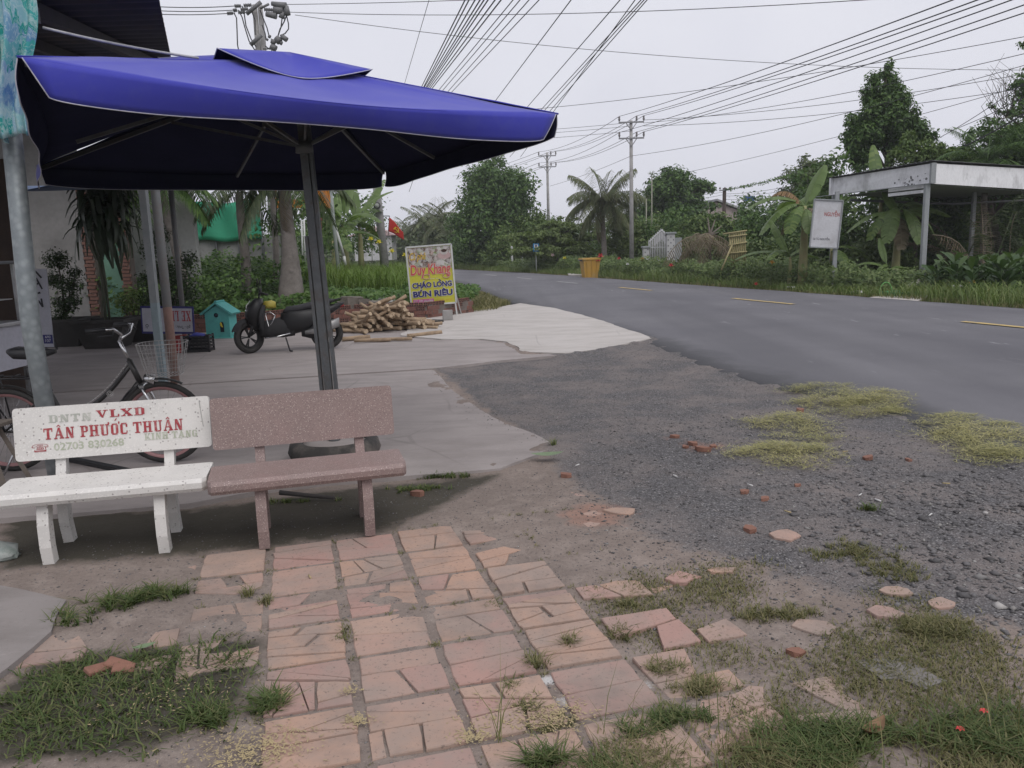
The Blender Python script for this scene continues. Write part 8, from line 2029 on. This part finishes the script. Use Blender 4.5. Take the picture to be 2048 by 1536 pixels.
a, b = at(1470, 456, 52), at(1660, 456, 52); mb = MB(); mb.box(((a.x + b.x) / 2, 52.5, 1.45), (b.x - a.x, 1, 2.9 + (at(1500, 446, 52).z - 2.9))); mb.build('wall', WPLAST, LW, True); mb = MB(); mb.box(((a.x + b.x) / 2, 52.4, at(1500, 442, 52).z), (b.x - a.x + .4, 1.6, .10)); mb.build('roof_edge', M('rust_edge', (.28, .15, .11)), LW, True)
WT_ = thing('water_tower', 'far blue and white ladder tower behind the banana leaf', 'tower', tuple(gpt(1498, 62)))
for u in (1493, 1505): mb = MB(); mb.tube([gpt(u, 62), at(u, 392, 62)], .07, 6); mb.build('leg', FRM, WT_, True)
for v in (395, 402, 410, 420, 430): mb = MB(); mb.bar(at(1493, v, 62), at(1505, v, 62), .06, .06); mb.build('rung', FRM, WT_, True)
mb = MB(); c = at(1499, 397, 62); mb.box(c, (.7, .4, .36)); mb.build('blue_tank', M('tank_blue', (.06, .12, .35)), WT_, True)
# ================================================================== utility poles and wires
GALVA = M('arm_steel', (.27, .27, .28), (.22, .22, .23), 5, .6, .2)
PORC = M('insulator', (.20, .18, .18), (.16, .15, .15), 5, .4)
def twin_arm(label, u, vt, Y, arms, half, ins_off):
    t = at(u, vt, Y); root = thing('utility_pole', label, 'utility pole', (t.x, Y, Z0)); ph = []
    mb = MB(); mb.tube([(0, 0, 0), (0, 0, t.z - Z0)], [.13, .08], 10); mb.build('shaft', CPOLE, root)
    for v in arms:
        z = at(u, v, Y).z - Z0; mb = MB(); mb.bar((-half, -.1, z), (half, -.1, z), .07, .07); ar = mb.build('cross_arm', GALVA, root)
        for s_ in (-1, 1): mb = MB(); mb.bar((s_ * half * .45, -.1, z), (0, -.1, z - half * .62), .04, .04); mb.build('brace', GALVA, ar)
        for o_ in ins_off:
            mb = MB(); mb.lathe([(0, 0), (.04, .02), (.04, .06), (.065, .10), (.04, .14), (.055, .2), (.03, .26), (0, .27)], 8, (o_ * half, -.1, z + .045)); mb.build('insulator', PORC, ar); ph.append(Vector((t.x + o_ * half, Y - .1, z + Z0 + .30)))
    return root, ph
P1, ph1 = twin_arm('nearer of the two concrete poles with twin cross arms', 1262, 241, 42, (245, 277), .64, (-.95, .42, .98))
P2, ph2 = twin_arm('farther concrete pole with twin cross arms by the round tree', 1094, 305, 60, (312, 334), .64, (-.95, .42, .98))
WIRE = M('wire_black', (.055, .055, .06), (.045, .045, .05), 5, .8)
def wire(a, b, sag, r, label, group, n=24, name='overhead_wire'):
    mb = MB(); a = Vector(a); b = Vector(b)
    mb.tube([a.lerp(b, t / n) + Vector((0, 0, -sag * 4 * (t / n) * (1 - t / n))) for t in range(n + 1)], r, 4, False, True)
    o = solo(name, mb, WIRE, label, 'wire', group); return o
# along the far side of the road
lab1 = 'black wire of the far-side power line between the twin-arm poles'; lab2 = 'black wire of the far-side power line rising to the upper right'
for p, q in zip(ph1, ph2): wire(p, q, .35, .012, lab1, 'wires between the twin-arm poles', 12)
near_end = [(1700, -190), (1850, -190), (1950, -190), (1900, -120), (2040, -120), (2180, -120)]
ends = [at(1842, -4, 15), at(1890, -4, 15), at(1918, -4, 15), at(1960, -4, 15.5), at(2000, 0, 15.5), at(2046, 0, 15.5)]
for p, e in zip(ph1, ends):
    d = (e - p); wire(p, p + d * 1.6, .25, .0125, lab2, 'wires rising to the upper right', 16)
for q, e in zip(ph2, (at(905, 352, 96), at(925, 352, 96), at(940, 352, 96), at(910, 372, 96), at(930, 372, 96), at(945, 372, 96))): wire(q, e, .3, .014, 'black far wire beyond the farther twin-arm pole', 'wires beyond the farther pole', 10)
# lines crossing the road
lab3 = 'thin wire crossing the whole sky from left to right'
for (u0, v0, Y0, u1, v1, Y1, sg, r) in ((560, 9, 30, 1500, -30, 24, .1, .011), (572, 24, 30, 2070, -25, 20, .3, .011), (590, 30, 30, 2120, 140, 32, .5, .011), (1070, 218, 34, 2120, 60, 22, .2, .010), (1262, 245, 42, 900, 268, 50, .1, .011), (1262, 252, 42, 900, 275, 50, .1, .011), (1262, 262, 42, 900, 285, 50, .1, .011),
        (1287, 240, 42, 2120, 135, 30, .3, .012), (1287, 252, 42, 2120, 165, 30, .3, .012), (1287, 246, 42, 2120, 90, 24, .3, .012), (1262, 312, 42, 2120, 110, 24, .3, .011), (1262, 312, 42, 1100, 372, 58, .1, .010), (1335, 352, 52, 2120, 150, 26, .2, .011)):
    wire(at(u0, v0, Y0), at(u1, v1, Y1), sg, r, lab3 if u0 < 700 else 'thin wire running from the twin-arm pole across the right-hand sky', 'wires crossing the sky' if u0 < 700 else 'wires across the right-hand sky', 20)
# bundle above the umbrella along the near side
lab4 = 'dark wire in the bundle fanning out above the umbrella'
def fan(u0, u1, vj, near_Y, r):
    # the line through (u1, 0) and (u0, vj), from the leaning pole side to overhead
    k_ = (u1 - u0) / vj
    wire(at(u0 - k_ * 92, vj + 92, 34), at(u1 + k_ * 160, -160, near_Y), .0, r, lab4, 'wires fanning out above the umbrella', 6)
for u0, u1 in ((837, 930), (841, 938), (845, 960), (847, 968), (850, 976), (853, 990), (857, 1002), (842, 950)): fan(u0, u1, 186, 7.5, .0085)
for u0, u1 in ((868, 1026), (876, 1040), (888, 1058), (896, 1078)): fan(u0, u1, 192, 8, .0065)
for u0, u1 in ((986, 1142), (1060, 1240)): fan(u0, u1, 208, 9, .0075)
for u0, u1 in ((1080, 1282), (1088, 1288), (1100, 1294), (1108, 1270)): fan(u0, u1, 222, 10, .008)
wire(at(858, 0, 20), at(806, 178, 30), .0, .008, 'single thin steep wire left of the wire bundle', None, 6)
wire(at(829, 352, 20), at(818, 384, 20), .0, .006, 'short loose wire dangling below the umbrella corner', None, 6)
# brown service pole by the pink house
b = at(1449, 376, 50); SPL = thing('wooden_service_pole', 'brown wooden service pole near the pink house', 'utility pole', (b.x, 50, Z0)); mb = MB(); mb.tube([(0, 0, 0), (0, 0, b.z - Z0)], [.14, .11], 8); mb.build('shaft', M('pole_brown', (.075, .055, .045), (.06, .045, .04), 4, .9), SPL)
mb = MB(); mb.bar((-.35, -.1, b.z - Z0 - .15), (.35, -.1, b.z - Z0 - .1), .07, .07); mb.build('cross_arm', GALVA, SPL)
for s_ in (-.3, 0, .3): mb = MB(); mb.lathe([(0, 0), (.05, .02), (.06, .1), (0, .16)], 8, (s_, -.1, b.z - Z0 - .09)); mb.build('insulator', PORC, SPL)
wire(at(1449, 380, 50), at(1740, 292, 34), .25, .012, 'creeper-covered service wire from the brown pole to the conical tree', None)
rr = np.random.default_rng(5); A0, B0 = at(1452, 379, 50), at(1700, 306, 35); t = rr.random(520); P_ = np.array([list(A0.lerp(B0, float(q)) + Vector((0, 0, -.22 * 4 * q * (1 - q)))) for q in t]) + rr.normal(0, .05, (520, 3)); V_, F_ = leafcards(P_, np.tile([0, -.5, .5], (520, 1)), .12, 4)
tag(link('wire_creeper', np_mesh('wire_creeper', V_, F_, L_DARK)), 'dark creeper leaves strung along the service wire', 'creeper', kind='stuff')
for v0, v1 in ((388, 372), (392, 380), (399, 390)): wire(at(1449, v0, 50), at(1590, v1 - 2, 44), .1, .011, 'low service wire running right from the brown pole', 'service wires of the brown pole', 8)
for v0, v1 in ((384, 394), (389, 408)): wire(at(1449, v0, 50), at(1300, v1, 56), .1, .010, 'low service wire running left from the brown pole', 'service wires left of the brown pole', 8)
wire(at(1930, 292, 27), at(2110, 190, 22), .05, .022, 'thick black cable climbing to the right edge above the shelter', None, 8)
for (u0, v0, u1, v1) in ((1880, 275, 2110, 120), (1900, 262, 2110, 158)): wire(at(u0, v0, 30), at(u1, v1, 24), .1, .011, 'thin wire running from the twin-arm pole across the right-hand sky', 'wires across the right-hand sky', 8)
# transformer pole pair behind the umbrella
TY = 30.0
TP = thing('transformer_pole', 'twin pole with drop-out fuses and insulators above the umbrella', 'utility pole', tuple(gpt(540, TY, .3)))
for ut, ub in ((509, 517), (520, 528)):
    a, b = at(ut, 10, TY), at(ub, 105, TY); d = (b - a) / (b.z - a.z); base_ = a + d * (.3 - a.z); mb = MB(); mb.tube([base_, a], [.15, .085], 10); mb.build('shaft', CPOLE, TP, True)
DGR = M('fitting_grey', (.17, .17, .175), (.13, .13, .135), 4, .6)
def tp(name, *segs):
    mb = MB()
    for (u0, v0, u1, v1, r0, r1) in segs: mb.tube([at(u0, v0, TY - .25), at(u1, v1, TY - .25)], [r0 * .72, r1 * .72], 8)
    return mb.build(name, DGR, TP, True)
tp('cross_arm', (493, 28, 522, 4, .10, .10)); tp('cross_arm', (501, 90, 523, 70, .10, .10)); tp('cross_arm', (520, 17, 538, 8, .06, .06))
for s_ in ((543, 7, 572, 12, .10, .17), (547, 20, 566, 22, .17, .17), (532, 28, 553, 32, .12, .16)): tp('fuse_bushing', s_)
tp('fuse_drop', (572, 12, 575, 30, .12, .16)); tp('fuse_drop', (566, 24, 563, 36, .11, .16))
for s_ in ((470, 12, 482, 12), (488, 11, 503, 10), (467, 21, 474, 20), (482, 19, 496, 18), (455, 27, 466, 26), (477, 25, 490, 24), (529, 19, 545, 20)):
    mb = MB(); a, b = at(s_[0], s_[1], TY - .2), at(s_[2], s_[3], TY - .2); n = 9
    mb.tube([a.lerp(b, t / n) for t in range(n + 1)], [.035 if t % 2 else .07 for t in range(n + 1)], 8, True, False); mb.build('string_insulator', DGR, TP, True)
for s_ in ((563, 72, 574, 80, .12, .12), (552, 76, 560, 84, .17, .17), (542, 92, 552, 98, .15, .15), (548, 80, 545, 88, .16, .12), (537, 72, 541, 74, .08, .08), (532, 78, 536, 80, .06, .06), (558, 84, 564, 87, .08, .10)): tp('lower_fuse', s_)
def tcurve(pts, r=.022):
    mb = MB(); P_ = [at(u, v, TY - .2) for u, v in pts]; mb.tube(P_, r, 5, False); mb.build('jumper_wire', WIRE, TP, True)
for c in ([(468, 26), (473, 36), (474, 60), (475, 90), (478, 104)], [(476, 20), (484, 34), (490, 56), (498, 82), (508, 98), (517, 105)], [(484, 12), (488, 26), (492, 52), (502, 78), (512, 94)], [(564, 37), (562, 54), (556, 72)], [(573, 31), (568, 44), (560, 58), (556, 72)], [(573, 31), (577, 48), (577, 58), (570, 67), (560, 71)], [(520, 20), (526, 36), (534, 56), (538, 72)], [(503, 22), (510, 40), (510, 70)], [(524, 50), (530, 66), (532, 78)], [(526, 98), (536, 98), (543, 94)], [(531, 92), (538, 98), (545, 100), (538, 106)]): tcurve(c)
for v0, v1 in ((12, 12), (20, 20), (26, 27)): wire(at(470, v0, TY - .2), at(290, v1, TY - .5), .05, .016, 'wire leaving the transformer pole to the left', 'wires left of the transformer pole', 8)
# ================================================================== moist air
mb = MB(); mb.box((0, 640, 9.5), (1640, 1560, 21.5))
k = bpy.data.materials.new('haze_air'); k.use_nodes = True; t = k.node_tree; t.nodes.clear()
vo_ = t.nodes.new('ShaderNodeVolumePrincipled'); vo_.inputs['Density'].default_value = .0008; vo_.inputs['Color'].default_value = (.93, .95, 1, 1); vo_.inputs['Anisotropy'].default_value = 0.0
om_ = t.nodes.new('ShaderNodeOutputMaterial'); t.links.new(vo_.outputs[0], om_.inputs['Volume'])
hz = mb.build('haze', k); tag(hz, kind='stuff')
